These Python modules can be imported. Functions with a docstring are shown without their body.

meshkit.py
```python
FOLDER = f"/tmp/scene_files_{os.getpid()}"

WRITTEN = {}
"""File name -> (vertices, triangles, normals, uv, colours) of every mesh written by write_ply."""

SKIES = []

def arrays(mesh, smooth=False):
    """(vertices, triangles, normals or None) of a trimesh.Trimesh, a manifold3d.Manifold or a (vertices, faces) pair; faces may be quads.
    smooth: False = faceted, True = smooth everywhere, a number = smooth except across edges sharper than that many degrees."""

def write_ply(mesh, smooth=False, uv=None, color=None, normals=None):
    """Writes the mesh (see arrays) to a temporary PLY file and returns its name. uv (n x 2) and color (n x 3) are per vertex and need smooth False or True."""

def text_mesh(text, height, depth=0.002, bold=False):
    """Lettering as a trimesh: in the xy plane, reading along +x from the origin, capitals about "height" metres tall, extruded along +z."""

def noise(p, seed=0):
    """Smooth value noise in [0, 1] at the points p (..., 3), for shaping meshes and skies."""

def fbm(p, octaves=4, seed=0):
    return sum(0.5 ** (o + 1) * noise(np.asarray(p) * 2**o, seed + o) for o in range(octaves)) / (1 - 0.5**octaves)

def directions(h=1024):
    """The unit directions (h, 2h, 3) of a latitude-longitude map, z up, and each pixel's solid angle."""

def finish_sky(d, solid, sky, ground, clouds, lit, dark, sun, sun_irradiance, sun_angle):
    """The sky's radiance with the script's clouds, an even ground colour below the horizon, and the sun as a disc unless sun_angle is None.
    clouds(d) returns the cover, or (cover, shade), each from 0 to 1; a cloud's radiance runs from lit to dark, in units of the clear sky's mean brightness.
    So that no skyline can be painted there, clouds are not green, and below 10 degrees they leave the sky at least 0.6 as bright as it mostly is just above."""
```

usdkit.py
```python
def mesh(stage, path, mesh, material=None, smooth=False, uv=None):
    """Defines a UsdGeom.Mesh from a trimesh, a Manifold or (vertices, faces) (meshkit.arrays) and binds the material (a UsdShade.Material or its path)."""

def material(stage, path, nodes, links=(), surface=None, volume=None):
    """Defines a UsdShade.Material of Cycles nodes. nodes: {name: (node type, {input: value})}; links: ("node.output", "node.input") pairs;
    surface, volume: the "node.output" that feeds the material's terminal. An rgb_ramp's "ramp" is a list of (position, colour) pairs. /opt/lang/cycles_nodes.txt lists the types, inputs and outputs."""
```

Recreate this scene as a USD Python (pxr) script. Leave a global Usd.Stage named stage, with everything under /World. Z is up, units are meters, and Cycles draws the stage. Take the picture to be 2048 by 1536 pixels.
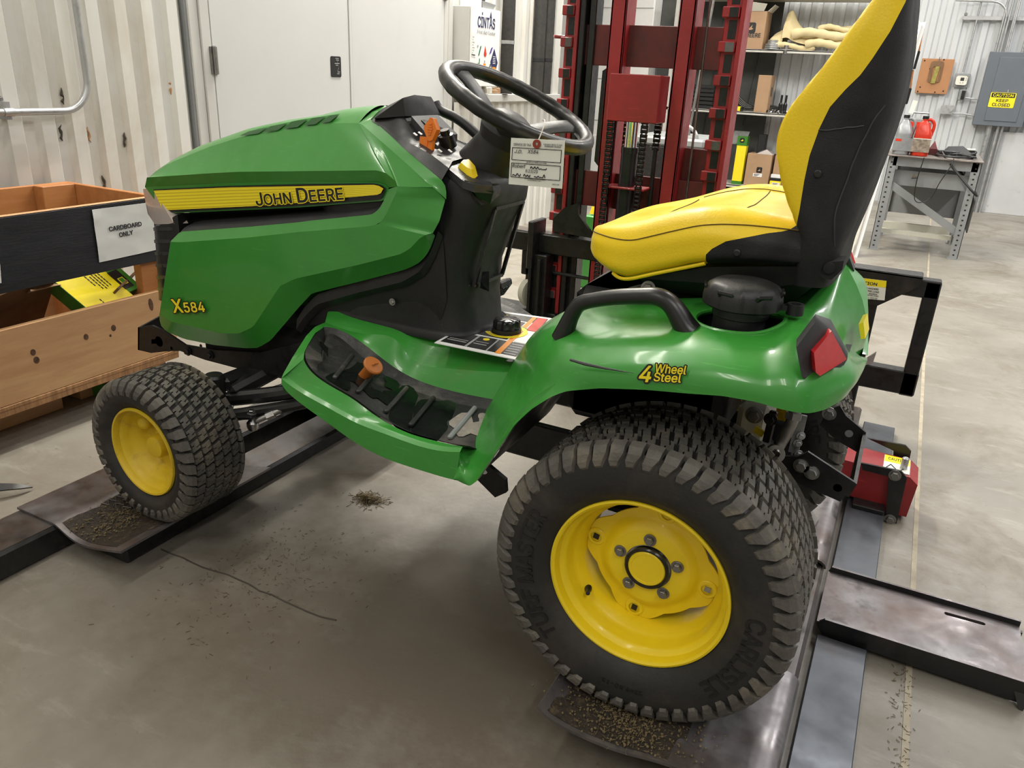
import math, random
import numpy as np, trimesh, manifold3d as m3
import shapely.geometry as sg
import shapely.affinity as sa
import usdkit, meshkit
from pxr import Usd, UsdGeom, UsdLux, UsdShade, Gf, Sdf

stage = Usd.Stage.CreateInMemory()
UsdGeom.SetStageUpAxis(stage, UsdGeom.Tokens.z)
UsdGeom.SetStageMetersPerUnit(stage, 1.0)
UsdGeom.Xform.Define(stage, '/World'); UsdGeom.Scope.Define(stage, '/World/Looks')
stage.SetDefaultPrim(stage.GetPrimAtPath('/World'))

# ---------------------------------------------------------------- camera, lights, exposure
FL = 0.068                                   # height of the shop floor
cam = UsdGeom.Camera.Define(stage, '/World/camera')
yaw, pitch, roll, FPX = -0.4569, 0.3827, 0.0505, 1545.4
fw = np.array([math.sin(yaw)*math.cos(pitch), math.cos(yaw)*math.cos(pitch), -math.sin(pitch)])
rt = np.array([math.cos(yaw), -math.sin(yaw), 0.0]); up = np.cross(rt, fw)
r2 = math.cos(roll)*rt+math.sin(roll)*up; u2 = -math.sin(roll)*rt+math.cos(roll)*up
cam.AddTransformOp().Set(Gf.Matrix4d(*r2, 0, *u2, 0, *(-fw), 0, 0.2925, -1.1368, 1.2676, 1))
cam.CreateHorizontalApertureAttr(36.0); cam.CreateVerticalApertureAttr(27.0)
cam.CreateFocalLengthAttr(36.0*FPX/2048)
cam.CreateClippingRangeAttr(Gf.Vec2f(0.05, 100))
cam.CreateExposureAttr(0.45)

def rect_light(name, loc, w, h, inten, color=(1, 1, 1), rz=0):
    l = UsdLux.RectLight.Define(stage, '/World/'+name)
    l.CreateWidthAttr(w); l.CreateHeightAttr(h); l.CreateIntensityAttr(inten); l.CreateColorAttr(Gf.Vec3f(*color))
    l.AddTranslateOp().Set(Gf.Vec3d(*loc)); l.AddRotateZOp().Set(rz)
    return l
LX = [(-2.1, 3.7, 62), (-1.9, 0.2, 11), (0.7, 3.4, 15), (2.9, 1.2, 12), (2.9, 4.6, 22), (-0.9, 7.4, 18), (1.8, 7.4, 17), (2.0, -2.4, 13), (-0.9, -3.4, 11)]
for i, (x, y, e) in enumerate(LX):           # twin-tube strip fixtures under the roof
    for k in (-1, 1):
        rect_light('ceiling_light_%03d' % (2*i+(k > 0)), (x+0.10*k, y, 4.17), 0.06, 2.4, e*4.0, (1.0, 0.955, 0.86) if x < 0 else (1.0, 0.985, 0.96))
dome = UsdLux.DomeLight.Define(stage, '/World/sky'); dome.CreateIntensityAttr(0.06); dome.CreateColorAttr(Gf.Vec3f(0.9, 0.95, 1))

# ---------------------------------------------------------------- helpers
used, origin = {}, {}
def path_for(name, parent):
    base = parent+'/'+name; n = used.get(base, 0); used[base] = n+1
    return base if n == 0 else '%s_%03d' % (base, n)
def data(p, **kw):
    for k, v in kw.items():
        if v: p.SetCustomDataByKey(k, v)
def thing(name, label, cat, loc, group=None):
    pt = path_for(name, '/World'); x = UsdGeom.Xform.Define(stage, pt); x.AddTranslateOp().Set(Gf.Vec3d(*map(float, loc)))
    origin[pt] = np.array(loc, float); data(x.GetPrim(), label=label, category=cat, group=group)
    return pt
def obj(name, mesh, mat, parent=None, label=None, cat=None, group=None, kind=None, smooth=30, uv=None):
    par = parent or '/World'; pt = path_for(name, par); o = origin.get(par, np.zeros(3)); origin[pt] = o
    v, f = arr(mesh)
    m = usdkit.mesh(stage, pt, trimesh.Trimesh(v-o, f, process=False), M[mat] if isinstance(mat, str) else mat, smooth=smooth, uv=uv)
    m.CreateDoubleSidedAttr(True)
    data(m.GetPrim(), label=label, category=cat, group=group, kind=kind)
    return pt
def copy_of(src, loc, label, name=None, group=None, rz=0):
    name = name or src.rsplit('/', 1)[1]
    was = stage.GetPrimAtPath(src); pt = path_for(name, '/World'); x = UsdGeom.Xform.Define(stage, pt)
    x.GetPrim().GetReferences().AddInternalReference(src); x.GetPrim().SetInstanceable(True)
    x.ClearXformOpOrder(); x.AddTranslateOp().Set(Gf.Vec3d(*map(float, loc)))
    if rz: x.AddRotateZOp().Set(rz)
    data(x.GetPrim(), label=label, category=was.GetCustomDataByKey('category'), group=group)
    return pt
def arr(mesh):
    if hasattr(mesh, 'to_mesh'):
        q = mesh.to_mesh(); return np.array(q.vert_properties[:, :3], float), np.array(q.tri_verts)
    if isinstance(mesh, (tuple, list)): return np.asarray(mesh[0], float), np.asarray(mesh[1], int)
    return np.array(mesh.vertices, float), np.array(mesh.faces)
def cat(*ms):
    vs, fs, n = [], [], 0
    for m in ms:
        for mm in (m if isinstance(m, list) else [m]):
            v, f = arr(mm); vs.append(v); fs.append(f+n); n += len(v)
    return np.vstack(vs), np.vstack(fs)
def unit(v): v = np.asarray(v, float); return v/max(np.linalg.norm(v), 1e-12)
def frame(p, u, v): # maps mesh xyz -> p + x u + y v + z (u x v)
    u = unit(u); n = unit(np.cross(u, v)); v = np.cross(n, u); T = np.eye(4); T[:3, 0], T[:3, 1], T[:3, 2], T[:3, 3] = u, v, n, p
    return T
def xf(mesh, T):
    v, f = arr(mesh); return v@T[:3, :3].T+T[:3, 3], f
def mv(mesh, d): v, f = arr(mesh); return v+np.asarray(d, float), f
def box(x0, x1, y0, y1, z0, z1, b=0.0):
    x0, x1 = min(x0, x1), max(x0, x1); y0, y1 = min(y0, y1), max(y0, y1); z0, z1 = min(z0, z1), max(z0, z1)
    b = min(b, 0.45*min(x1-x0, y1-y0, z1-z0))
    if b <= 0:
        v = np.array([(x, y, z) for x in (x0, x1) for y in (y0, y1) for z in (z0, z1)])
    else:
        v = []
        for x, sx in ((x0, 1), (x1, -1)):
            for y, sy in ((y0, 1), (y1, -1)):
                for z, sz in ((z0, 1), (z1, -1)):
                    v += [(x+sx*b, y+sy*b, z), (x+sx*b, y, z+sz*b), (x, y+sy*b, z+sz*b)]
        v = np.array(v)
    return hull(v)
def hull(v): h = trimesh.convex.convex_hull(np.asarray(v, float)); return np.array(h.vertices), np.array(h.faces)
def obox(p, u, v, sx, sy, sz, b=0.0): return xf(box(-sx/2, sx/2, -sy/2, sy/2, -sz/2, sz/2, b), frame(p, u, v))
def bar(a, b, w, h, upv=(0, 0, 1), bev=0.0): # box beam from a to b, w across, h along upv
    a, b = np.array(a, float), np.array(b, float); d = b-a; L = np.linalg.norm(d); s = unit(np.cross(d, upv)) if np.linalg.norm(np.cross(d, upv)) > 1e-9 else np.array([1., 0, 0])
    return obox((a+b)/2, d, s, L, w, h, bev)
def cyl(a, b, r, n=24, r2=None, bev=0.0):
    a, b = np.array(a, float), np.array(b, float); d = b-a; L = np.linalg.norm(d); r2 = r if r2 is None else r2
    pr = [(0, 0), (r-bev, 0)]+([(r, bev)] if bev else [])+([(r2, L-bev)] if bev else [(r2, L)])+([(r2-bev, L)] if bev else [])+[(0, L)]
    return lathe(pr, a, d, n)
def lathe(prof, p, axis, n=32, ang=2*math.pi): # prof: (radius, along axis)
    axis = unit(axis); u = unit(np.cross(axis, (0, 0, 1) if abs(axis[2]) < .9 else (1, 0, 0))); w = np.cross(axis, u)
    t = np.linspace(0, ang, n, endpoint=False) if ang > 6.28 else np.linspace(0, ang, n)
    P = np.array(prof, float); k = len(P)
    v = np.asarray(p, float)+P[None, :, 1, None]*axis+P[None, :, 0, None]*(np.cos(t)[:, None, None]*u+np.sin(t)[:, None, None]*w)
    v = v.reshape(-1, 3); f = []; m = n if ang > 6.28 else n-1
    for i in range(m):
        a, b = i*k, ((i+1) % n)*k
        for j in range(k-1):
            if P[j, 0] > 1e-9: f.append((a+j, b+j, a+j+1))
            if P[j+1, 0] > 1e-9: f.append((b+j, b+j+1, a+j+1))
    return v, np.array(f)
def smoothline(pts, n=60, closed=False):
    from scipy.interpolate import splprep, splev
    P = np.array(pts, float)
    if closed: P = np.vstack([P, P[:1]])
    tck, _ = splprep(P.T, s=0, k=min(3, len(P)-1), per=closed)
    return np.array(splev(np.linspace(0, 1, n, endpoint=not closed), tck)).T
def resamp(P, n):
    P = np.array(P, float); d = np.r_[0, np.cumsum(np.linalg.norm(np.diff(P, axis=0), axis=1))]
    t = np.linspace(0, d[-1], n); return np.stack([np.interp(t, d, P[:, k]) for k in range(3)], 1)
def tube(pts, r, n=12, closed=False, caps=True, ell=None):
    P = np.array(pts, float); m = len(P); R = np.broadcast_to(np.asarray(r, float), (m,))
    T = np.gradient(P, axis=0) if not closed else np.roll(P, -1, 0)-np.roll(P, 1, 0)
    T /= np.maximum(np.linalg.norm(T, axis=1, keepdims=True), 1e-12)
    a = np.cross(T[0], (0, 0, 1)); a = unit(a if np.linalg.norm(a) > .1 else np.cross(T[0], (1, 0, 0))); A = [a]
    for i in range(1, m): q = A[-1]-T[i]*np.dot(A[-1], T[i]); A.append(unit(q))
    A = np.array(A); B = np.cross(T, A); t = np.linspace(0, 2*math.pi, n, endpoint=False)
    e = ell or (1, 1)
    v = (P[:, None]+R[:, None, None]*(e[0]*np.cos(t)[None, :, None]*A[:, None]+e[1]*np.sin(t)[None, :, None]*B[:, None])).reshape(-1, 3)
    f = []
    for i in range(m if closed else m-1):
        p, q = i*n, ((i+1) % m)*n
        for j in range(n): k = (j+1) % n; f += [(p+j, p+k, q+j), (p+k, q+k, q+j)]
    if caps and not closed:
        v = np.vstack([v, P[0], P[-1]]); c = m*n
        for j in range(n): k = (j+1) % n; f += [(c, k, j), (c+1, (m-1)*n+j, (m-1)*n+k)]
    return v, np.array(f)
def polyprism(pts, T, h, holes=()): # 2d polygon extruded along local z by h
    g = sg.Polygon(pts, holes) if not hasattr(pts, 'geom_type') else pts
    if not g.is_valid: g = g.buffer(0)
    gs = getattr(g, 'geoms', [g])
    return cat(*[xf(trimesh.creation.extrude_polygon(q, h, engine='earcut'), T) for q in gs])
def rrect(w, h, r, cx=0, cy=0): return sg.box(cx-w/2+r, cy-h/2+r, cx+w/2-r, cy+h/2-r).buffer(r, quad_segs=6)
def grid(rows, closed=False): # rows: (m, n, 3) -> quads as triangles
    G = np.array(rows, float); m, n = G.shape[:2]; f = []
    for i in range(m-1):
        for j in range(n if closed else n-1):
            a, b, c, d = i*n+j, i*n+(j+1) % n, (i+1)*n+j, (i+1)*n+(j+1) % n; f += [(a, b, c), (b, d, c)]
    return G.reshape(-1, 3), np.array(f)
def patch(curves, n=40, sub=6, t=0.0, spline=False, smooth_rows=False):
    C = [resamp(smoothline(c, 120) if spline and len(c) > 2 else c, n) for c in curves]
    if smooth_rows and len(C) > 2:
        A = np.array(C); k = np.linspace(0, 1, len(C)); from scipy.interpolate import CubicSpline, PchipInterpolator
        rows = CubicSpline(k, A, axis=0)(np.linspace(0, 1, sub*(len(C)-1)+1))
    else:
        rows = []
        for a, b in zip(C[:-1], C[1:]):
            for s in np.linspace(0, 1, sub, endpoint=False): rows.append(a*(1-s)+b*s)
        rows.append(C[-1])
    return thick(rows, t) if t else grid(rows)
def thick(rows, t): # solid shell from a grid of points
    G = np.array(rows, float); m, n = G.shape[:2]
    N = np.cross(np.gradient(G, axis=1), np.gradient(G, axis=0)); N /= np.maximum(np.linalg.norm(N, axis=2, keepdims=True), 1e-12)
    v1, f1 = grid(G); v2, f2 = grid(G+N*t); k = m*n; f = [f1, f2[:, ::-1]+k]
    e = [j for j in range(n)]+[i*n+n-1 for i in range(1, m)]+[(m-1)*n+j for j in range(n-2, -1, -1)]+[i*n for i in range(m-2, 0, -1)]
    s = []
    for a, b in zip(e, e[1:]+e[:1]): s += [(a, a+k, b), (b, a+k, b+k)]
    return np.vstack([v1, v2]), np.vstack(f+[np.array(s)])
YC = 0.47                                     # middle plane of the tractor
def mirror(mesh): # the far half; the body sits a little askew on its wheels
    v, f = arr(mesh); v = v.copy(); v[:, 1] = 2*YC-v[:, 1]; v[:, 0] -= .10*np.maximum(v[:, 1]-YC, 0); return v, f[:, ::-1]
def mc(c): c = np.array(c, float).copy(); c[:, 1] = 2*YC-c[:, 1]; return c
def both(mesh): return cat(mesh, mirror(mesh))
def pair(name, mesh, *a, **k): # the same part on both sides of the machine
    r = obj(name, mesh, *a, **k); obj(name, mirror(mesh), *a, **k); return r
def textm(s, h, T, depth=0.0008, bold=False, sx=1.0, shear=0.0, center=False):
    v, f = arr(meshkit.text_mesh(s, h, depth, bold)); v = v.copy(); v[:, 0] *= sx; v[:, 0] += shear*v[:, 1]
    if center: v[:, 0] -= (v[:, 0].min()+v[:, 0].max())/2
    return xf((v, f), T)
def bolt(p, axis, r=0.008, h=0.007): # hexagon head on a washer
    axis = unit(axis); p = np.array(p, float)
    return cat(cyl(p, p+axis*0.002, r*1.45, 20), cyl(p+axis*0.002, p+axis*(0.002+h), r, 6, bev=0.0012), cyl(p+axis*(0.002+h*.7), p+axis*(0.0025+h), r*.78, 16))

# ---------------------------------------------------------------- materials
M = {}
def lin(c): return tuple(((x/255+0.055)/1.055)**2.4 if x > 10 else x/255/12.92 for x in c)
def mat(key, col, rough=0.5, metal=0.0, var=0.15, vs=6.0, col2=None, rvar=0.1, bump=0.0, bs=60.0, coat=0.0, spec=0.5, dirt=None, ds=3.0, damt=(0.55, 0.75), sheen=0.0, scratch=0.0, stretch=(1, 1, 1)):
    """A principled surface whose colour and gloss wander a little over the object, with optional dirt patches, fine relief and scratches."""
    c2 = col2 or tuple(x*(1-var) for x in col)
    n = {'geo': ('geometry', {}), 'map': ('mapping', {'mapping_type': 'point', 'scale': stretch}),
         'nz': ('noise_texture', {'scale': vs, 'detail': 5.0, 'roughness': 0.6}), 'cr': ('rgb_ramp', {'ramp': [(0.3, c2), (0.68, col)]}),
         'rr': ('map_range', {'from_min': 0.3, 'from_max': 0.7, 'to_min': max(rough-rvar, 0.03), 'to_max': min(rough+rvar, 1), 'clamp': True}),
         'n2': ('noise_texture', {'scale': vs*3.1, 'detail': 3.0}), 'p': ('principled_bsdf', {'metallic': metal, 'coat_weight': coat, 'coat_roughness': 0.08, 'specular_ior_level': spec, 'sheen_weight': sheen})}
    l = [('geo.position', 'map.vector'), ('map.vector', 'nz.vector'), ('map.vector', 'n2.vector'), ('nz.fac', 'cr.fac'), ('n2.fac', 'rr.value'), ('rr.result', 'p.roughness')]
    out = 'cr.color'
    if dirt:
        n.update({'dn': ('noise_texture', {'scale': ds, 'detail': 7.0, 'roughness': 0.65, 'distortion': 0.4}), 'dr': ('rgb_ramp', {'ramp': [(damt[0], (0, 0, 0)), (damt[1], (1, 1, 1))]}), 'dm': ('mix_color', {'b': dirt})})
        l += [('map.vector', 'dn.vector'), ('dn.fac', 'dr.fac'), ('dr.color', 'dm.fac'), (out, 'dm.a')]; out = 'dm.result'
    if scratch:
        n.update({'sm': ('mapping', {'mapping_type': 'point', 'rotation': (0.3, 0.5, 0.35), 'scale': (4, 60, 60)}), 'sn': ('noise_texture', {'scale': 3.0, 'detail': 2.0}), 'sr': ('rgb_ramp', {'ramp': [(0.66, (0, 0, 0)), (0.72, (1, 1, 1))]}),
                  'sx': ('math', {'math_type': 'multiply', 'value2': scratch}), 'sc': ('mix_color', {'b': tuple(min(1, x*1.6+.03) for x in col)})})
        l += [('geo.position', 'sm.vector'), ('sm.vector', 'sn.vector'), ('sn.fac', 'sr.fac'), ('sr.color', 'sx.value1'), ('sx.value', 'sc.fac'), (out, 'sc.a')]; out = 'sc.result'
    l.append((out, 'p.base_color'))
    if bump:
        n.update({'bn': ('noise_texture', {'scale': bs, 'detail': 4.0}), 'b': ('bump', {'strength': bump, 'distance': 0.004})})
        l += [('map.vector', 'bn.vector'), ('bn.fac', 'b.height'), ('b.normal', 'p.normal')]
    M[key] = usdkit.material(stage, '/World/Looks/'+key, n, l, surface='p.BSDF'); return M[key]
G0 = lin((52, 132, 44))
mat('green_paint', (0.036, 0.255, 0.030), 0.34, var=0.12, vs=3.0, rvar=0.07, coat=0.35, scratch=0.16, spec=0.5)
mat('green_fender', (0.038, 0.27, 0.034), 0.33, var=0.12, vs=4.0, rvar=0.08, coat=0.3, scratch=0.3, dirt=(0.09, 0.19, 0.04), ds=5, damt=(0.6, 0.8))
mat('yellow_wheel', (0.92, 0.68, 0.012), 0.42, var=0.08, vs=7, rvar=0.08, dirt=(0.42, 0.26, 0.03), ds=14, damt=(0.66, 0.86), coat=0.2)
mat('yellow_wheel_dirty', (0.74, 0.52, 0.02), 0.5, var=0.16, vs=12, dirt=(0.38, 0.24, 0.05), ds=18, damt=(0.55, 0.8))
mat('yellow_vinyl', (0.88, 0.62, 0.010), 0.42, var=0.06, vs=5, bump=0.12, bs=260, spec=0.45)
mat('yellow_print', (0.93, 0.76, 0.02), 0.35, var=0.03)
mat('yellow_plastic', (0.88, 0.66, 0.01), 0.4, var=0.05)
mat('yellow_steel', (0.85, 0.62, 0.01), 0.45, var=0.1)
mat('black_print', (0.012, 0.012, 0.012), 0.4, var=0.05)
mat('black_plastic', (0.012, 0.0125, 0.014), 0.50, var=0.2, vs=9, bump=0.1, bs=420, dirt=(0.035, 0.035, 0.035), ds=9, damt=(0.6, 0.9))
mat('dark_plastic', (0.010, 0.010, 0.011), 0.5, var=0.2)
mat('gloss_plastic', (0.013, 0.013, 0.014), 0.26, var=0.2, vs=14, dirt=(0.05, 0.05, 0.05), ds=18, damt=(0.62, 0.9))
mat('grey_plastic', (0.034, 0.035, 0.038), 0.45, var=0.15, bump=0.08, bs=400)
mat('wheel_rubber', (0.013, 0.0125, 0.0125), 0.36, var=0.15, spec=0.5)
mat('black_cloth', (0.007, 0.007, 0.0085), 0.74, var=0.2, vs=7, bump=0.25, bs=500, sheen=0.0, dirt=(0.017, 0.017, 0.019), ds=4, damt=(0.5, 0.8))
mat('tyre', (0.020, 0.019, 0.018), 0.62, var=0.25, vs=8, dirt=(0.062, 0.052, 0.042), ds=6, damt=(0.5, 0.85), bump=0.15, bs=160)
mat('tread', (0.115, 0.107, 0.094), 0.66, var=0.45, vs=18, dirt=(0.22, 0.185, 0.135), ds=9, damt=(0.52, 0.78), bump=0.3, bs=200)
mat('orange_plastic', (0.80, 0.20, 0.012), 0.42, var=0.08)
mat('orange_dull', (0.42, 0.125, 0.015), 0.5, var=0.12)
mat('mat_rubber', (0.018, 0.018, 0.019), 0.55, var=0.4, vs=9, dirt=(0.10, 0.092, 0.08), ds=7, damt=(0.5, 0.7), bump=0.3, bs=90)
mat('mat_wet', (0.006, 0.008, 0.007), 0.22, var=0.2)
mat('pale_dust', (0.33, 0.30, 0.26), 0.85, var=0.4, vs=40)
mat('black_steel', (0.012, 0.012, 0.013), 0.36, var=0.3, vs=9, dirt=(0.06, 0.045, 0.035), ds=7, damt=(0.6, 0.85), bump=0.08)
mat('raw_steel', (0.20, 0.19, 0.19), 0.36, metal=0.85, var=0.45, vs=5, dirt=(0.13, 0.085, 0.06), ds=6, damt=(0.48, 0.75), rvar=0.12)
mat('blue_steel', (0.115, 0.125, 0.145), 0.42, metal=0.55, var=0.4, vs=4, dirt=(0.10, 0.085, 0.08), ds=7, damt=(0.58, 0.8), rvar=0.12)
mat('worn_steel', (0.25, 0.235, 0.245), 0.40, metal=0.7, var=0.55, vs=7, dirt=(0.12, 0.085, 0.075), ds=5, damt=(0.45, 0.7), rvar=0.14)
mat('oily_soil', (0.035, 0.025, 0.017), 0.7, var=0.5, vs=35, bump=0.8, bs=120, dirt=(0.12, 0.085, 0.045), ds=40, damt=(0.55, 0.7))
mat('zinc', (0.55, 0.55, 0.55), 0.34, metal=1.0, var=0.2, vs=20)
mat('dull_zinc', (0.33, 0.32, 0.31), 0.42, metal=0.9, var=0.3, vs=18)
mat('chrome', (0.75, 0.75, 0.76), 0.08, metal=1.0, var=0.05)
mat('red_paint', (0.36, 0.022, 0.026), 0.42, var=0.35, vs=5, dirt=(0.13, 0.016, 0.016), ds=4, damt=(0.55, 0.85), scratch=0.3, coat=0.1)
mat('red_dark', (0.15, 0.016, 0.017), 0.5, var=0.4, vs=5, dirt=(0.03, 0.014, 0.012), ds=4, damt=(0.45, 0.75))
mat('red_lens', (0.60, 0.012, 0.016), 0.16, var=0.2, vs=40, coat=0.6)
mat('red_plastic', (0.62, 0.035, 0.012), 0.36, var=0.08)
mat('black_grease', (0.010, 0.008, 0.007), 0.25, var=0.4, vs=40, dirt=(0.05, 0.03, 0.02), ds=60)
mat('white_wall', (0.66, 0.655, 0.62), 0.5, var=0.06, vs=1.5, dirt=(0.44, 0.36, 0.25), ds=2.3, damt=(0.52, 0.86), bump=0.03, bs=30, stretch=(1, 1, 0.45))
mat('cool_wall', (0.56, 0.58, 0.60), 0.45, var=0.06, vs=2, dirt=(0.47, 0.47, 0.46), ds=2, damt=(0.6, 0.9))
mat('low_wall', (0.58, 0.59, 0.60), 0.55, var=0.1, vs=3, dirt=(0.36, 0.34, 0.31), ds=7, damt=(0.62, 0.74), bump=0.3, bs=16)
mat('door_paint', (0.56, 0.57, 0.56), 0.42, var=0.04, vs=2, dirt=(0.55, 0.55, 0.54), ds=2.4, damt=(0.6, 0.9))
mat('frame_paint', (0.55, 0.55, 0.525), 0.45, var=0.1, vs=4)
mat('cream_paint', (0.62, 0.61, 0.52), 0.5, var=0.1, vs=6, dirt=(0.30, 0.27, 0.22), ds=8, damt=(0.6, 0.8))
mat('white_paint', (0.80, 0.80, 0.79), 0.35, var=0.03)
mat('wood', (0.62, 0.375, 0.185), 0.62, col2=(0.50, 0.27, 0.125), vs=3.0, stretch=(9, 1.2, 9), dirt=(0.40, 0.20, 0.09), ds=2.2, damt=(0.6, 0.85), bump=0.06)
mat('wood_end', (0.50, 0.27, 0.12), 0.7, col2=(0.24, 0.12, 0.05), vs=30, stretch=(1, 3, 0.4))
mat('wood_orange', (0.50, 0.21, 0.065), 0.6, col2=(0.40, 0.15, 0.045), vs=3.0, stretch=(9, 1.2, 9), dirt=(0.27, 0.09, 0.03), ds=3, damt=(0.62, 0.85))
mat('wood_knot', (0.17, 0.08, 0.04), 0.6, col2=(0.045, 0.02, 0.015), vs=60)
mat('black_wood', (0.020, 0.021, 0.026), 0.55, var=0.3, vs=4, stretch=(9, 1.2, 9), dirt=(0.006, 0.006, 0.008), ds=3, bump=0.15, bs=20)
mat('paper', (0.76, 0.77, 0.74), 0.6, var=0.03, bump=0.25, bs=14)
mat('tag_paper', (0.80, 0.81, 0.74), 0.6, var=0.02)
mat('ink', (0.02, 0.02, 0.025), 0.6, var=0.1)
mat('cardboard', (0.42, 0.265, 0.155), 0.75, var=0.1, vs=8)
mat('cardboard_dark', (0.20, 0.11, 0.055), 0.8, var=0.3, vs=8)
mat('carton_green', (0.045, 0.20, 0.02), 0.4, var=0.1)
mat('canvas', (0.70, 0.58, 0.33), 0.85, var=0.15, vs=7, bump=0.2, bs=90)
mat('grey_enamel', (0.125, 0.145, 0.17), 0.45, var=0.06, vs=3)
mat('bench_grey', (0.25, 0.26, 0.265), 0.5, var=0.15, vs=6, dirt=(0.13, 0.11, 0.09), ds=8, damt=(0.62, 0.8))
mat('galvanized', (0.50, 0.51, 0.52), 0.38, metal=0.7, var=0.2, vs=9)
mat('shelf_white', (0.60, 0.59, 0.55), 0.5, var=0.15, vs=10, dirt=(0.30, 0.28, 0.25), ds=9, damt=(0.58, 0.75))
mat('shelf_back', (0.075, 0.077, 0.072), 0.7, var=0.4, vs=4)
mat('brown_board', (0.42, 0.20, 0.09), 0.7, var=0.1, vs=9)
mat('ivory', (0.72, 0.70, 0.62), 0.45, var=0.03)
mat('silver_jug', (0.30, 0.31, 0.32), 0.36, metal=0.3, var=0.1)
mat('foam_pipe', (0.030, 0.028, 0.026), 0.8, var=0.4, vs=14)
mat('navy', (0.015, 0.02, 0.09), 0.4, var=0.02)
mat('purple', (0.09, 0.04, 0.28), 0.4, var=0.02)
mat('mid_green', (0.02, 0.17, 0.09), 0.4, var=0.02)
mat('orange_print', (0.80, 0.27, 0.01), 0.4, var=0.02)
mat('grey_print', (0.35, 0.36, 0.36), 0.45, var=0.05)
mat('dried_grass', (0.20, 0.15, 0.075), 0.8, var=0.5, vs=60)
mat('fibre_tag', (0.30, 0.045, 0.022), 0.6, var=0.2)
mat('lens_pink', (0.50, 0.44, 0.41), 0.18, var=0.1, coat=0.6, spec=0.6)

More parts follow.
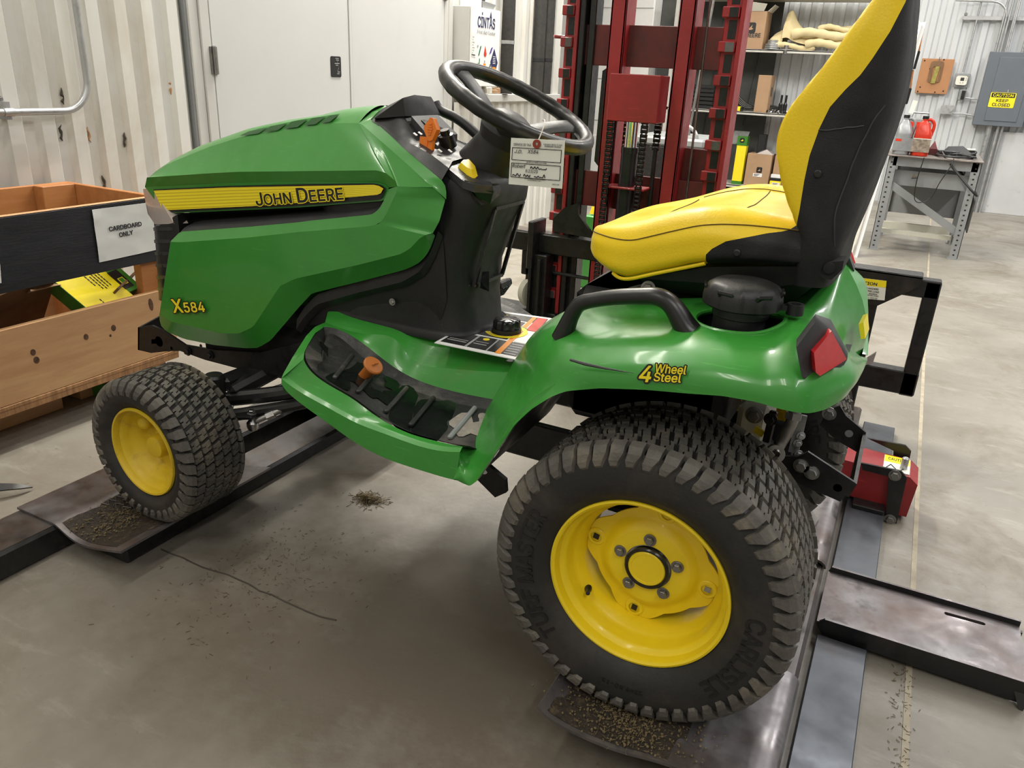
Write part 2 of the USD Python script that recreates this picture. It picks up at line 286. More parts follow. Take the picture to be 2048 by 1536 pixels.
# ---------------------------------------------------------------- the setting
def floor_material():
    n = {'g': ('geometry', {}),
         'a': ('noise_texture', {'scale': 0.9, 'detail': 6.0, 'roughness': 0.6}), 'ra': ('rgb_ramp', {'ramp': [(0.30, (0.165, 0.145, 0.118)), (0.5, (0.245, 0.225, 0.192)), (0.72, (0.325, 0.303, 0.268))]}),
         'b': ('noise_texture', {'scale': 2.6, 'detail': 8.0, 'roughness': 0.68, 'distortion': 0.5}), 'rb': ('rgb_ramp', {'ramp': [(0.50, (0, 0, 0)), (0.72, (0.8, 0.8, 0.8))]}), 'mb': ('mix_color', {'b': (0.135, 0.105, 0.072)}),
         'mp': ('mapping', {'mapping_type': 'point', 'scale': (2.0, 6.0, 1.0), 'rotation': (0, 0, 0.25)}), 'c': ('noise_texture', {'scale': 2.2, 'detail': 7.0, 'roughness': 0.7}), 'rc': ('rgb_ramp', {'ramp': [(0.56, (0, 0, 0)), (0.72, (0.5, 0.5, 0.5))]}), 'mcl': ('mix_color', {'b': (0.40, 0.38, 0.34)}),
         'sx': ('separate_xyz', {}),
         # darker brown zone around the lift, fading outward, broken up by noise
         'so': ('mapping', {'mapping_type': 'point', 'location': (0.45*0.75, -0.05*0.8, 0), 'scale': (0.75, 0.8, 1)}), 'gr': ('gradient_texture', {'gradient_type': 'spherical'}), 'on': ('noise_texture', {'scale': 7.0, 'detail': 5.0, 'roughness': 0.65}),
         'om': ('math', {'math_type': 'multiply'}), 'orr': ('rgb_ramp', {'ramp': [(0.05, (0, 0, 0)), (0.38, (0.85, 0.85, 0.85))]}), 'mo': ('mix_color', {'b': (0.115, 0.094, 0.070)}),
         'f': ('noise_texture', {'scale': 55.0, 'detail': 3.0}), 'rf': ('rgb_ramp', {'ramp': [(0.70, (0, 0, 0)), (0.76, (0.6, 0.6, 0.6))]}), 'mf': ('mix_color', {'b': (0.10, 0.085, 0.065)}),
         'rr': ('map_range', {'from_min': 0.3, 'from_max': 0.7, 'to_min': 0.28, 'to_max': 0.55, 'clamp': True}),
         'bp': ('bump', {'strength': 0.12, 'distance': 0.004}), 'p': ('principled_bsdf', {'specular_ior_level': 0.4})}
    l = [('g.position', x+'.vector') for x in ('a', 'b', 'mp', 'so', 'on', 'f')]+[('mp.vector', 'c.vector'), ('a.fac', 'ra.fac'), ('b.fac', 'rb.fac'), ('rb.color', 'mb.fac'), ('ra.color', 'mb.a'),
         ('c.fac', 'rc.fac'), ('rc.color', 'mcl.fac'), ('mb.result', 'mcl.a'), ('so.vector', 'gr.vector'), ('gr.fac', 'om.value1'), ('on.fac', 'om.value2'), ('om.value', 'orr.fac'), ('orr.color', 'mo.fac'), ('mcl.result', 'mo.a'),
         ('f.fac', 'rf.fac'), ('rf.color', 'mf.fac'), ('mo.result', 'mf.a'), ('mf.result', 'p.base_color'), ('b.fac', 'rr.value'), ('rr.result', 'p.roughness'), ('f.fac', 'bp.height'), ('bp.normal', 'p.normal')]
    M['concrete'] = usdkit.material(stage, '/World/Looks/concrete', n, l, surface='p.BSDF')
floor_material()
mat('joint_pale', (0.42, 0.37, 0.28), 0.8, var=0.3, vs=20)
mat('joint_dark', (0.06, 0.05, 0.04), 0.8, var=0.3, vs=20)
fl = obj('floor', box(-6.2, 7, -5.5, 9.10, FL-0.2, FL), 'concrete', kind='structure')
obj('joint', box(0.502, 0.515, -0.6, 9.3, FL-0.01, FL+0.0012), 'joint_pale', fl)
rng = random.Random(4)
cr = [(-1.26+0.038*i, -0.005+0.006*rng.uniform(-1, 1), FL+0.0006) for i in range(16)]
obj('crack', tube(cr, 0.0022, 6), 'joint_dark', fl)
obj('ceiling', box(-6.2, 7, -5.5, 9.3, 4.3, 4.4), 'white_wall', kind='structure')

def corrugated(a0, a1, z0, z1, pitch=0.1245, phase=0.0, depth=0.022, top=0.052, side=0.016):
    """Trapezoid sheet along the first axis; returns (along, out, z) vertices."""
    pts, k = [(a0, 0.0)], math.floor((a0-phase)/pitch)
    while True:
        c = phase+k*pitch; k += 1
        for d, o in ((-top/2-side, 0), (-top/2, depth), (top/2, depth), (top/2+side, 0)):
            if a0 < c+d < a1: pts.append((c+d, o))
        if c > a1: break
    pts.append((a1, 0.0)); pts.sort(key=lambda p: p[0])
    rows = [[(a, o, z) for a, o in pts] for z in (z0, z1)]
    return np.array(rows)
def wall_x(a0, a1, z0, z1, x, ph, sgn=1):
    R = corrugated(a0, a1, z0, z1, phase=ph); G = np.stack([x+sgn*R[..., 1], R[..., 0], R[..., 2]], -1); return grid(G[:, ::-1] if sgn < 0 else G)
def wall_y(a0, a1, z0, z1, y, ph):
    R = corrugated(a0, a1, z0, z1, phase=ph); G = np.stack([R[..., 0], y-R[..., 1], R[..., 2]], -1); return grid(G)
WX, WY = -2.634, 9.10
wl = obj('wall_left', cat(wall_x(-5.5, 1.453, FL, 4.3, WX-0.022, 0.780), wall_x(3.627, 5.304, FL, 4.3, WX-0.022, 0.780), box(WX-0.12, WX-0.03, -5.5, 1.482, FL, 4.3), box(WX-0.12, WX-0.03, 3.598, 5.304, FL, 4.3), box(WX-0.12, WX, 1.434, 3.627, 2.28, 4.3)), 'white_wall', kind='structure')
tr4 = obj('trim_4', box(WX-0.02, WX+0.07, 3.724, 5.323, 1.062, 1.116, 0.004), 'frame_paint', kind='structure')
obj('lower_sheet', wall_x(3.676, 5.294, FL, 1.062, WX+0.012, 0.819), 'white_wall', tr4)
obj('wall_back', cat(wall_y(-6.0, 7, FL, 4.3, WY, 0.10), box(-6, 7, WY+0.01, WY+0.1, FL, 4.3)), 'cool_wall', kind='structure')
obj('wall_bay', cat(box(-6.0, WX, 5.235, 5.304, FL, 4.3), box(-6.1, -6.0, 5.4, 9.4, FL, 4.3)), 'white_wall', kind='structure')
obj('wall_right', box(7, 7.1, -5.5, 9.4, FL, 4.3), 'cool_wall', kind='structure')
obj('wall_front', box(-2.8, 7, -5.6, -5.5, FL, 4.3), 'white_wall', kind='structure')
# steel double door with its frame
obj('trim_1', cat(box(WX-0.05, WX+0.010, 1.477, 1.531, FL, 2.30, 0.004), box(WX-0.05, WX+0.018, 1.531, 1.585, FL, 2.24, 0.003), box(WX-0.05, WX+0.022, 3.578, 3.632, FL, 2.30, 0.004), box(WX-0.05, WX+0.018, 3.531, 3.578, FL, 2.24, 0.003), box(WX-0.05, WX+0.022, 1.531, 3.578, 2.24, 2.30, 0.004)), 'frame_paint', kind='structure')
obj('trim_2', box(WX-0.03, WX+0.002, 1.464, 1.478, FL, 2.32), 'bench_grey', kind='structure')
def hinge(y, z, par): obj('hinge', cat(cyl((WX+0.028, y, z-0.057), (WX+0.028, y, z+0.057), 0.0085, 12), *[cyl((WX+0.028, y, z-0.057+k*0.023), (WX+0.028, y, z-0.055+k*0.023), 0.0095, 12) for k in range(6)], box(WX+0.012, WX+0.024, y-0.02, y+0.02, z-0.057, z+0.057)), 'dull_zinc', par)
d1 = obj('door_1', box(WX-0.03, WX+0.016, 1.589, 2.553, FL+0.012, 2.236, 0.002), 'door_paint', kind='structure')
hinge(1.587, 1.255, d1); hinge(1.587, 2.05, d1); hinge(1.587, 0.35, d1)
obj('label_plate', polyprism(rrect(0.085, 0.104, 0.010), frame((WX+0.0165, 2.434, 1.252), (0, 1, 0), (0, 0, 1)), 0.002), 'black_print', d1)
rng = random.Random(3)
obj('label_print', cat(*[box(WX+0.0186, WX+0.0192, 2.438+rng.uniform(-.005, .03)-0.01, 2.447+rng.uniform(0, .02), 1.292-0.0085*i, 1.296-0.0085*i) for i in range(10)]), 'grey_print', d1)
d2 = obj('door_2', cat(box(WX-0.03, WX+0.016, 2.580, 3.529, FL+0.012, 2.236, 0.002), box(WX+0.0, WX+0.02, 2.555, 2.578, FL+0.012, 2.236, 0.002)), 'door_paint', kind='structure')
hinge(3.531, 1.247, d2); hinge(3.531, 1.73, d2); hinge(3.531, 0.35, d2)
obj('trim_3', cat(box(0.93, 3.2, WY-0.04, WY-0.02, FL, 0.927, 0.003)), 'low_wall', kind='structure')

# ---------------------------------------------------------------- the lawn tractor
TR = thing('garden_tractor', 'green and yellow riding lawn tractor with a yellow seat parked on a steel wheel lift', 'lawn tractor', (0, YC, 0.115))
def wheel_frame(c): return np.array(c, float)
def crown(w, R, W): return R-0.012*(abs(w)/W)**2.4
def spin(P, c, side): # (angle, w, r) -> world; w grows towards the middle of the machine on the near side
    P = np.asarray(P, float); return np.stack([c[0]+P[:, 2]*np.cos(P[:, 0]), c[1]+side*P[:, 1], c[2]+P[:, 2]*np.sin(P[:, 0])], 1)
def tyre(c, R, W, rim, count, rows, rw, blk, side=1, gd=0.009, flat=0.115):
    prof = [(rim-0.006, -W*0.72), (rim, -W*0.80), (rim+0.018, -W*0.93), (rim+(R-rim)*0.35, -W*1.0), (rim+(R-rim)*0.62, -W*0.995), (R-0.030, -W*0.965), (R-0.018, -W*0.90)]
    for w in np.linspace(-0.80, 0.80, 9)*W: prof.append((crown(w, R, W)-gd, w))
    prof += [(r, -w) for r, w in prof[6::-1]]
    n = 120; a = np.linspace(0, 2*math.pi, n, endpoint=False); k = len(prof); P = np.array(prof)
    V = np.stack([np.repeat(a, k), np.tile(P[:, 1], n), np.tile(P[:, 0], n)], 1); F = []
    for i in range(n):
        for j in range(k-1):
            p, q = i*k+j, ((i+1) % n)*k+j; F += [(p, q, p+1), (q, q+1, p+1)]
    car = (spin(V, c, side), np.array(F))
    out = []; rng = random.Random(int(R*1000))
    pitch = 2*math.pi/count
    for ri, w0 in enumerate(rows):
        for kk in range(count):
            a0 = (kk+(0.5 if ri % 2 else 0)+0.10*ri)*pitch; L = blk*pitch*R; hw = rw/2; sk = 0.30*L; jit = rng.uniform(-0.0006, 0.0006)
            for h in (0, 1):
                s0, s1 = (-L/2, -0.0012) if h == 0 else (0.0012, L/2); st = 0.16*L
                # half of a stepped block: six corners
                if h == 0: pg = [(s0-sk/2, -hw), (s1-sk/2+st, -hw), (s1-sk*0.1+st, -hw*0.15), (s1-sk*0.1-st, hw*0.1), (s1+sk/2-st, hw), (s0+sk/2, hw)]
                else: pg = [(s1-sk/2, -hw), (s1+sk/2, hw), (s0+sk/2-st, hw), (s0-sk*0.1-st, hw*0.1), (s0-sk*0.1+st, -hw*0.15), (s0-sk/2+st, -hw)]
                pg = np.array(pg); m = len(pg); cen = pg.mean(0); top = cen+(pg-cen)*0.93
                B = [(a0+s/R, w0+w, crown(w0+w, R, W)-gd-0.001) for s, w in pg]; T = [(a0+s/R, w0+w, crown(w0+w, R, W)+jit) for s, w in top]
                f = [(i, (i+1) % m, m+i) for i in range(m)]+[((i+1) % m, m+(i+1) % m, m+i) for i in range(m)]+[(m, m+i, m+i+1) for i in range(1, m-1)]
                out.append((spin(B+T, c, side), np.array(f)))
    path = [(R-0.0065, 0.80), (R-0.010, 0.88), (R-0.018, 0.95), (R-0.028, 0.985), (R-0.037, 0.998)]
    for sg_ in (-1, 1):
        for kk in range(count):
            a0 = (kk+0.25)*pitch; L = blk*pitch*R; V = []
            for i, (r, w) in enumerate(path):
                hw = L/2*(1.1, 1.15, 1.1, 0.9, 0.6)[i]; sh = L*(0, .08, .1, 0.34, 0.42)[i]; o = (0.0065, 0.0065, 0.006, 0.005, 0.0035)[i]; q = w*W+o*(0, .5, .8, .95, 1)[i]; rr = r+o*(1, .8, .5, .25, 0)[i]
                V += [(a0+(sh-hw)/R, sg_*w*W*0.985, r-0.006), (a0+(sh-hw*.9)/R, sg_*q, rr), (a0+(sh+hw*.9)/R, sg_*q, rr), (a0+(sh+hw)/R, sg_*w*W*0.985, r-0.006)]
            f = []
            for i in range(len(path)-1):
                for j in range(3): p = i*4+j; f += [(p, p+1, p+4), (p+1, p+5, p+4)]
            e = (len(path)-1)*4; f += [(0, 2, 1), (0, 3, 2), (e, e+1, e+2), (e, e+2, e+3)]
            out.append((spin(V, c, side), np.array(f)))
    tr = cat(*out)
    for m in (car, tr):                       # the weight of the machine flattens the bottom a little
        low = m[0][:, 2] < flat+0.012; m[0][low, 2] = flat+np.maximum(m[0][low, 2]-flat+0.012, 0)*0.5
    return car, tr
def ringtext(s, c, r0, h, a_start, y, sx=1.0, side=1):
    v, f = arr(meshkit.text_mesh(s, h, 0.0022, True)); f0 = f
    from trimesh import remesh
    v, f = remesh.subdivide_to_size(v, f, 0.012); a = math.radians(a_start)-v[:, 0]*sx/(r0+h/2); r = r0+v[:, 1]
    return np.stack([c[0]+r*np.cos(a), y-side*v[:, 2]*0.9, c[2]+r*np.sin(a)], 1), f
# rear wheels
RC = (0.0, 0.100, 0.4286); RW = 0.122
def rear_wheel(side):
    c = RC if side > 0 else (RC[0], 2*YC-RC[1], RC[2]); y0 = c[1]-side*0.100
    car, tr = tyre(c, 0.281, RW, 0.1675, 54, (-0.076, -0.038, 0.0, 0.038, 0.076), 0.0305, 0.75, side, flat=0.158)
    t = obj('tire', car, 'tyre', TR, smooth=40); obj('tread', tr, 'tread', t, smooth=False)
    if side > 0:
        yt = c[1]-RW*1.0+0.0012
        obj('raised_lettering', cat(ringtext('TURF MASTER', c, 0.197, 0.031, 228, yt, .96), ringtext('CARLISLE', c, 0.197, 0.031, 8, yt, .96)), 'wheel_rubber', t, smooth=False)
        obj('raised_lettering', ringtext('23x9.50-12', c, 0.208, 0.009, -78, yt, 1.1), 'wheel_rubber', t, smooth=False)
    else:
        yt = c[1]-RW*1.0+0.0012
        obj('raised_lettering', ringtext('TURF', c, 0.198, 0.026, 40, yt, 1.16), 'wheel_rubber', t, smooth=False)
    pr = [(0.160, 0.018), (0.166, 0.012), (0.1685, 0.004), (0.1672, -0.001), (0.1635, -0.002), (0.1595, 0.001), (0.1575, 0.008), (0.1565, 0.017), (0.1495, 0.022), (0.1455, 0.029), (0.1440, 0.046), (0.1395, 0.055), (0.1310, 0.066), (0.1285, 0.080), (0.1285, 0.14), (0.150, 0.17), (0.166, 0.19), (0.1672, 0.198)]
    rim = obj('rim', lathe(pr, (c[0], y0, c[2]), (0, side, 0), 96), 'yellow_wheel', t, smooth=35)
    if side < 0:
        obj('wheel_disc', lathe([(0, 0.08), (0.128, 0.09)], (c[0], y0, c[2]), (0, side, 0), 48), 'yellow_wheel', t); return
    a = np.linspace(0, 2*math.pi, 144, endpoint=False)
    def rad(t_): return 0.1195+0.0085*np.clip(1.9*np.cos(4*(t_-math.radians(170))), -1, 1)
    rings = []
    for f_, y in ((0.0, 0.0), (0.045, 0.068), (0.058, 0.068), (0.072, 0.069), (0.080, 0.071), (0.090, 0.080), (0.097, 0.0845), (0.104, 0.0855), (1.0, 0.0865), (1.0, 0.0905)):
        if f_ == 0: continue
        r = rad(a) if f_ == 1.0 else np.full_like(a, f_); yy = np.full_like(a, y)
        if 0.07 < f_ < 0.092: yy = yy+0.0022*np.cos(5*(a-math.radians(90)))
        rings.append(np.stack([c[0]+r*np.cos(a), y0+yy, c[2]+r*np.sin(a)], 1))
    obj('wheel_disc', grid(np.array(rings), closed=True), 'yellow_wheel', t, smooth=40)
    for k in range(4):
        q = math.radians(170+90*k); u = np.array([math.cos(q), 0, math.sin(q)]); p = np.array([c[0], y0+0.0848, c[2]])+0.1125*u
        obj('square_hole', obox(p, u, (0, 1, 0), 0.011, 0.003, 0.0105), 'dark_plastic' if k != 2 else 'zinc', t)
        b = np.array([c[0], y0+0.0850, c[2]])+0.112*u; obj('pressed_tab', lathe([(0.0185, 0), (0.0165, -0.0022), (0.011, -0.0024)], b, (0, 1, 0), 20), 'yellow_wheel', t)
    for k in range(5):
        q = math.radians(92+72*k); obj('wheel_bolt', bolt((c[0]+0.0575*math.cos(q), y0+0.0685, c[2]+0.0575*math.sin(q)), (0, -1, 0), 0.0082, 0.008), 'dull_zinc', t)
    obj('hub_seal', lathe([(0.0425, 0.070), (0.0425, 0.060), (0.040, 0.0575), (0.0375, 0.0575), (0.036, 0.060), (0.036, 0.07)], (c[0], y0, c[2]), (0, 1, 0), 48), 'gloss_plastic', t)
    obj('hub_cap', lathe([(0.0362, 0.07), (0.0355, 0.0600), (0.0335, 0.0582), (0.029, 0.0584), (0.0285, 0.0592), (0.0, 0.0590)], (c[0], y0, c[2]), (0, 1, 0), 48), 'yellow_wheel', t)
    q = math.radians(218); b = np.array([c[0]+0.1375*math.cos(q), y0+0.060, c[2]+0.1375*math.sin(q)]); d = unit((-math.cos(q)*.45, -1, -math.sin(q)*.45))
    obj('valve_stem', cat(lathe([(0.0075, -.004), (0.0072, 0.006), (0.005, 0.010), (0.0042, 0.016), (0.0042, 0.026), (0, 0.027)], b, d, 16)), 'wheel_rubber', t)
rear_wheel(1); rear_wheel(-1)
# front wheels
FC = (-1.2933, 0.0790, 0.338)
def front_wheel(side):
    c = FC if side > 0 else (FC[0], 2*YC-FC[1], FC[2]); y0 = c[1]-side*0.0775
    ca, sa_ = math.cos(-.05), math.sin(-.05)
    def ro(m): v, f = arr(m); d = v-np.array((c[0], y0, 0)); return np.stack([c[0]+ca*d[:, 0]-sa_*d[:, 1], y0+sa_*d[:, 0]+ca*d[:, 1], v[:, 2]], 1), f
    car, tr = tyre(c, 0.195, 0.089, 0.117, 38, (-0.054, -0.027, 0.0, 0.027, 0.054), 0.0215, 0.72, side, 0.008, 0.149)
    t = obj('tire', ro(car), 'tyre', TR, smooth=40); obj('tread', ro(tr), 'tread', t, smooth=False)
    pr = [(0.110, 0.016), (0.1165, 0.010), (0.1185, 0.003), (0.1165, -0.0015), (0.112, -0.001), (0.1085, 0.005), (0.1065, 0.014), (0.099, 0.020), (0.096, 0.030), (0.090, 0.040), (0.080, 0.050), (0.076, 0.062), (0.070, 0.070), (0.050, 0.073), (0.036, 0.072), (0.034, 0.06)]
    obj('rim', ro(lathe(pr+[(0.0, 0.06)], (c[0], y0, c[2]), (0, side, 0), 64)), 'yellow_wheel_dirty', t, smooth=35)
    obj('hub_cap', ro(lathe([(0.031, 0.07), (0.030, 0.040), (0.0275, 0.0345), (0.024, 0.0325), (0, 0.0325)], (c[0], y0, c[2]), (0, side, 0), 32)), 'yellow_wheel_dirty', t)
    if side > 0:
        b = np.array([c[0]-0.052, y0+0.058, c[2]+0.050]); s = trimesh.creation.icosphere(3, 0.021); s.vertices *= (1, .8, 1); obj('weld_bump', (s.vertices+b, s.faces), 'yellow_wheel_dirty', t)
        obj('spoke_hole', lathe([(0, -0.003), (0.017, -0.003), (0.019, 0.001)], (c[0]+0.046, y0+0.071, c[2]-0.030), (0, 1, 0), 20), 'dark_plastic', t)
        obj('valve_stem', lathe([(0.006, -.004), (0.006, 0.008), (0.004, 0.010), (0.004, 0.026), (0, 0.027)], (c[0]+0.075, y0+0.056, c[2]-0.012), unit((-.45, -1, 0)), 14), 'wheel_rubber', t)
front_wheel(1); front_wheel(-1)

# ---- hood: creased side panels around a recessed band, mirrored about the middle
cT = [(-1.611,0.365,0.943),(-1.575,0.368,0.968),(-1.537,0.372,0.988),(-1.499,0.376,1.004),(-1.374,0.385,1.050),(-1.268,0.385,1.081),(-1.090,0.385,1.113),(-0.959,0.385,1.137),(-0.886,0.385,1.142)]
cU = [(-1.572,0.338,0.956),(-1.404,0.326,0.980),(-1.314,0.322,0.993),(-1.208,0.318,1.007),(-0.959,0.312,1.033),(-0.777,0.306,1.052),(-0.752,0.303,1.049),(-0.726,0.301,1.035),(-0.719,0.300,1.023)]
cU2 = [(-1.603,0.352,0.926),(-1.570,0.350,0.930),(-1.251,0.333,0.974),(-1.046,0.325,0.998),(-0.795,0.317,1.023),(-0.773,0.315,1.024),(-0.752,0.313,1.016)]
cV = [(-1.529,0.347,0.863),(-1.496,0.346,0.867),(-1.177,0.334,0.916),(-1.028,0.328,0.939),(-0.777,0.318,0.983),(-0.765,0.316,0.987),(-0.753,0.314,1.013)]
cW = [(-1.443,0.314,0.825),(-1.437,0.316,0.829),(-1.170,0.312,0.877),(-1.012,0.308,0.908),(-0.972,0.310,0.917),(-0.796,0.306,0.952),(-0.776,0.306,0.965),(-0.763,0.308,0.985),(-0.752,0.312,1.013)]
cL = [(-1.465,0.302,0.801),(-1.447,0.298,0.802),(-1.412,0.296,0.807),(-1.170,0.293,0.852),(-1.001,0.293,0.888),(-0.969,0.293,0.894),(-0.796,0.293,0.927),(-0.767,0.293,0.936),(-0.750,0.293,0.952),(-0.719,0.296,1.011),(-0.718,0.299,1.024)]
cQ = [(-1.550,0.305,0.580),(-1.487,0.290,0.573),(-1.284,0.283,0.579),(-1.221,0.283,0.591),(-1.168,0.283,0.619),(-1.115,0.283,0.684),(-1.065,0.283,0.746),(-1.013,0.283,0.773),(-0.817,0.283,0.837),(-0.696,0.283,0.880),(-0.672,0.283,0.897),(-0.652,0.283,0.919),(-0.634,0.283,0.930)]
cE = [(-1.570,0.318,0.555),(-1.560,0.314,0.537),(-1.532,0.310,0.528),(-1.465,0.310,0.520),(-1.351,0.310,0.525),(-1.234,0.310,0.539),(-1.184,0.310,0.550),(-1.137,0.310,0.580),(-1.032,0.310,0.690),(-0.987,0.310,0.734),(-0.840,0.310,0.787),(-0.708,0.310,0.836),(-0.674,0.310,0.854),(-0.650,0.310,0.876),(-0.637,0.310,0.899)]
cR = [(-1.625, .47, .962), (-1.585, .47, .990)]+[(-1.456,0.470,1.045),(-1.385,0.470,1.063),(-1.288,0.470,1.095),(-1.165,0.470,1.126),(-1.050,0.470,1.145),(-0.987,0.470,1.163),(-0.915,0.470,1.176),(-0.873,0.470,1.180)]
cRi = [(-0.886,0.385,1.142),(-0.878,0.384,1.141),(-0.707,0.325,1.068),(-0.651,0.306,1.042),(-0.627,0.300,1.031)]
cRo = [(-0.867,0.405,1.151),(-0.827,0.390,1.137),(-0.719,0.345,1.094),(-0.612,0.312,1.046),(-0.599,0.310,1.032),(-0.598,0.308,1.008)]
cB = [(-0.752,0.303,1.049),(-0.726,0.301,1.035),(-0.719,0.300,1.023)]
cC2 = [(-0.767,0.293,0.936),(-0.750,0.293,0.952),(-0.719,0.296,1.011),(-0.718,0.299,1.024)]
n1 = [cL[i] for i in range(8)]
Hd = 'green_paint'; tk = 0.004
S1top = cT+[cRi[0]]
parts = [patch([cT, cU], 60, 10), patch([cU, cU2], 60, 3), patch([cU2, cV], 60, 2), patch([cW, cL], 60, 3), patch([n1, cQ], 60, 14),
         patch([cQ, cE], 60, 3), patch([cRi, cB+[cRi[-1]]], 24, 8), patch([cRi, cRo], 24, 3),
         patch([cC2, [cQ[-1]]+[(-0.621,0.293,0.935),(-0.605,0.293,0.962),(-0.600,0.308,1.007),(-0.625,0.300,1.030)]], 24, 8), patch([[cQ[-1], cQ[-1]], [cE[-1], cE[-1]]], 4, 2)]
tri = [cQ[-1], cE[-1]]+[(-0.619,0.298,0.928),(-0.619,0.290,0.935)]
parts.append((np.array(tri), np.array([(0, 1, 2), (0, 2, 3)])))
cTm = [np.array(p) for p in cT]
lid = patch([cT, [(a[0]*.5+b[0]*.5, .43, (a[2]+b[2])/2+0.012) for a, b in zip(resamp(cT, 30), resamp(cR, 30))], cR], 50, 8, smooth_rows=True)
nose = patch([[cT[0], cU[0], cU2[0]], [(-1.605, .42, .965), (-1.615, .42, .945), (-1.60, .42, .89)], [cR[0], (-1.635, .47, .940), (-1.618, .47, .885)]], 12, 8, smooth_rows=True)
hood = obj('hood', cat(both(cat(*parts)), both(lid), both(nose), both(patch([[cT[-1], tuple((np.array(cT[-1])+np.array(cR[-1]))/2+(0, 0, .006)), cR[-1]], [cRo[0]]+[(-0.863,0.430,1.169),(-0.864,0.470,1.179)], [cRo[0]]+[(-0.854,0.440,1.150),(-0.844,0.470,1.154)]], 16, 4))), Hd, TR, smooth=24)
# louvres along the raised lid
lb = [(-1.274,0.392,1.080),(-1.096,0.392,1.113),(-0.965,0.392,1.137)]; lt = [(-1.262,0.405,1.091),(-1.213,0.405,1.106),(-1.157,0.405,1.117),(-1.080,0.405,1.135),(-0.953,0.405,1.157)]
pair('louver_riser', (patch([[(p[0], p[1]-.004, p[2]+.001) for p in resamp(lb, 20)], [(p[0], p[1]-.004, p[2]+.001) for p in resamp(lt, 20)]], 20, 2)), 'green_fender', hood)
for s0, s1 in ((0.03, 0.24), (0.29, 0.45), (0.50, 0.66), (0.71, 0.84), (0.88, 0.985)):
    A, B = resamp(lb, 101), resamp(lt, 101); i0, i1 = int(s0*100), int(s1*100); sh = int(3)
    P = [A[i0], A[i1], B[min(i1+sh, 100)], B[min(i0+sh, 100)]]; P = [p+np.array([0, -.008, .0015]) for p in P]; c = sum(P)/4; P = [c+(p-c)*(1, 1, .84) for p in P]
    pair('louver_slot', ((np.array(P), np.array([(0, 1, 2), (0, 2, 3)]))), mat('slot_shade_green', (0.012, 0.085, 0.012), 0.5) if s0 == 0.03 else 'slot_shade_green', hood)  # flat quads in a darkened body green: shade of the openings painted in
# black slot below the decal
sV = [(x, y+.004, z-.001) for x, y, z in cV[:6]]; sI = [(x+.004, y+.055, z-.012) for x, y, z in resamp(cV[:6], 20)]; sJ = [(x+.004, y+.05, z+.022) for x, y, z in resamp(cW[:8], 20)]; sK = [(x+.002, y+.018, z+.012) for x, y, z in resamp(cW[:8], 20)]
pair('hood_vent', (cat(patch([sV, sI, sJ], 40, 3))), 'dark_plastic', TR)
pair('vent_ledge', (patch([sJ, sK, [(x, y+.003, z) for x, y, z in cW[:8]]], 40, 3)), 'grey_plastic', TR, smooth=20)
# decal: black outline, yellow field with fine stripes, lettering
dT = [(-1.562,0.347,0.924),(-1.252,0.333,0.967),(-1.019,0.322,0.996),(-0.798,0.316,1.021),(-0.773,0.314,1.021),(-0.757,0.312,1.014)]
dB = [(-1.520,0.345,0.867),(-1.175,0.332,0.920),(-1.026,0.326,0.943),(-0.776,0.316,0.987),(-0.767,0.314,0.996),(-0.758,0.312,1.013)]
yT = [(-1.558,0.347,0.922),(-1.251,0.332,0.964),(-1.018,0.321,0.992),(-0.790,0.314,1.019),(-0.773,0.313,1.018),(-0.763,0.312,1.014)]
yB = [(-1.528,0.345,0.872),(-1.191,0.332,0.923),(-1.025,0.325,0.951),(-0.889,0.320,0.978),(-0.773,0.314,0.999),(-0.763,0.312,1.013)]
def uvpatch(a, b, n, m, dy):
    A, B = resamp(a, n), resamp(b, n); R = np.array([A*(1-s)+B*s for s in np.linspace(0, 1, m)]); R[..., 1] -= dy
    return grid(R), np.stack(np.meshgrid(np.linspace(0, 1, n), np.linspace(0, 1, m)), -1).reshape(-1, 2)
mesh, uv = uvpatch(dT, dB, 60, 3, 0.0018); pair('decal_border', (mesh), 'black_print', TR)
st = {'tc': ('texture_coordinate', {}), 'sx': ('separate_xyz', {}), 'm': ('math', {'math_type': 'multiply', 'value2': 6.5}), 'f': ('math', {'math_type': 'fraction'}), 'r': ('rgb_ramp', {'ramp': [(0.0, (0.70, 0.54, 0.02)), (0.14, (0.70, 0.54, 0.02)), (0.42, (0.96, 0.80, 0.03)), (0.8, (0.96, 0.80, 0.03)), (1.0, (0.70, 0.54, 0.02))]}), 'p': ('principled_bsdf', {'roughness': 0.32})}
M['striped_decal'] = usdkit.material(stage, '/World/Looks/striped_decal', st, [('tc.UV', 'sx.vector'), ('sx.y', 'm.value1'), ('m.value', 'f.value1'), ('f.value', 'r.fac'), ('r.color', 'p.base_color')], surface='p.BSDF')
mesh, uv = uvpatch(yT, yB, 60, 14, 0.0042); obj('decal_field', mesh, 'striped_decal', TR, uv=uv, smooth=True)
mm = mirror(mesh); obj('decal_field', mm, 'striped_decal', TR, uv=uv, smooth=True)
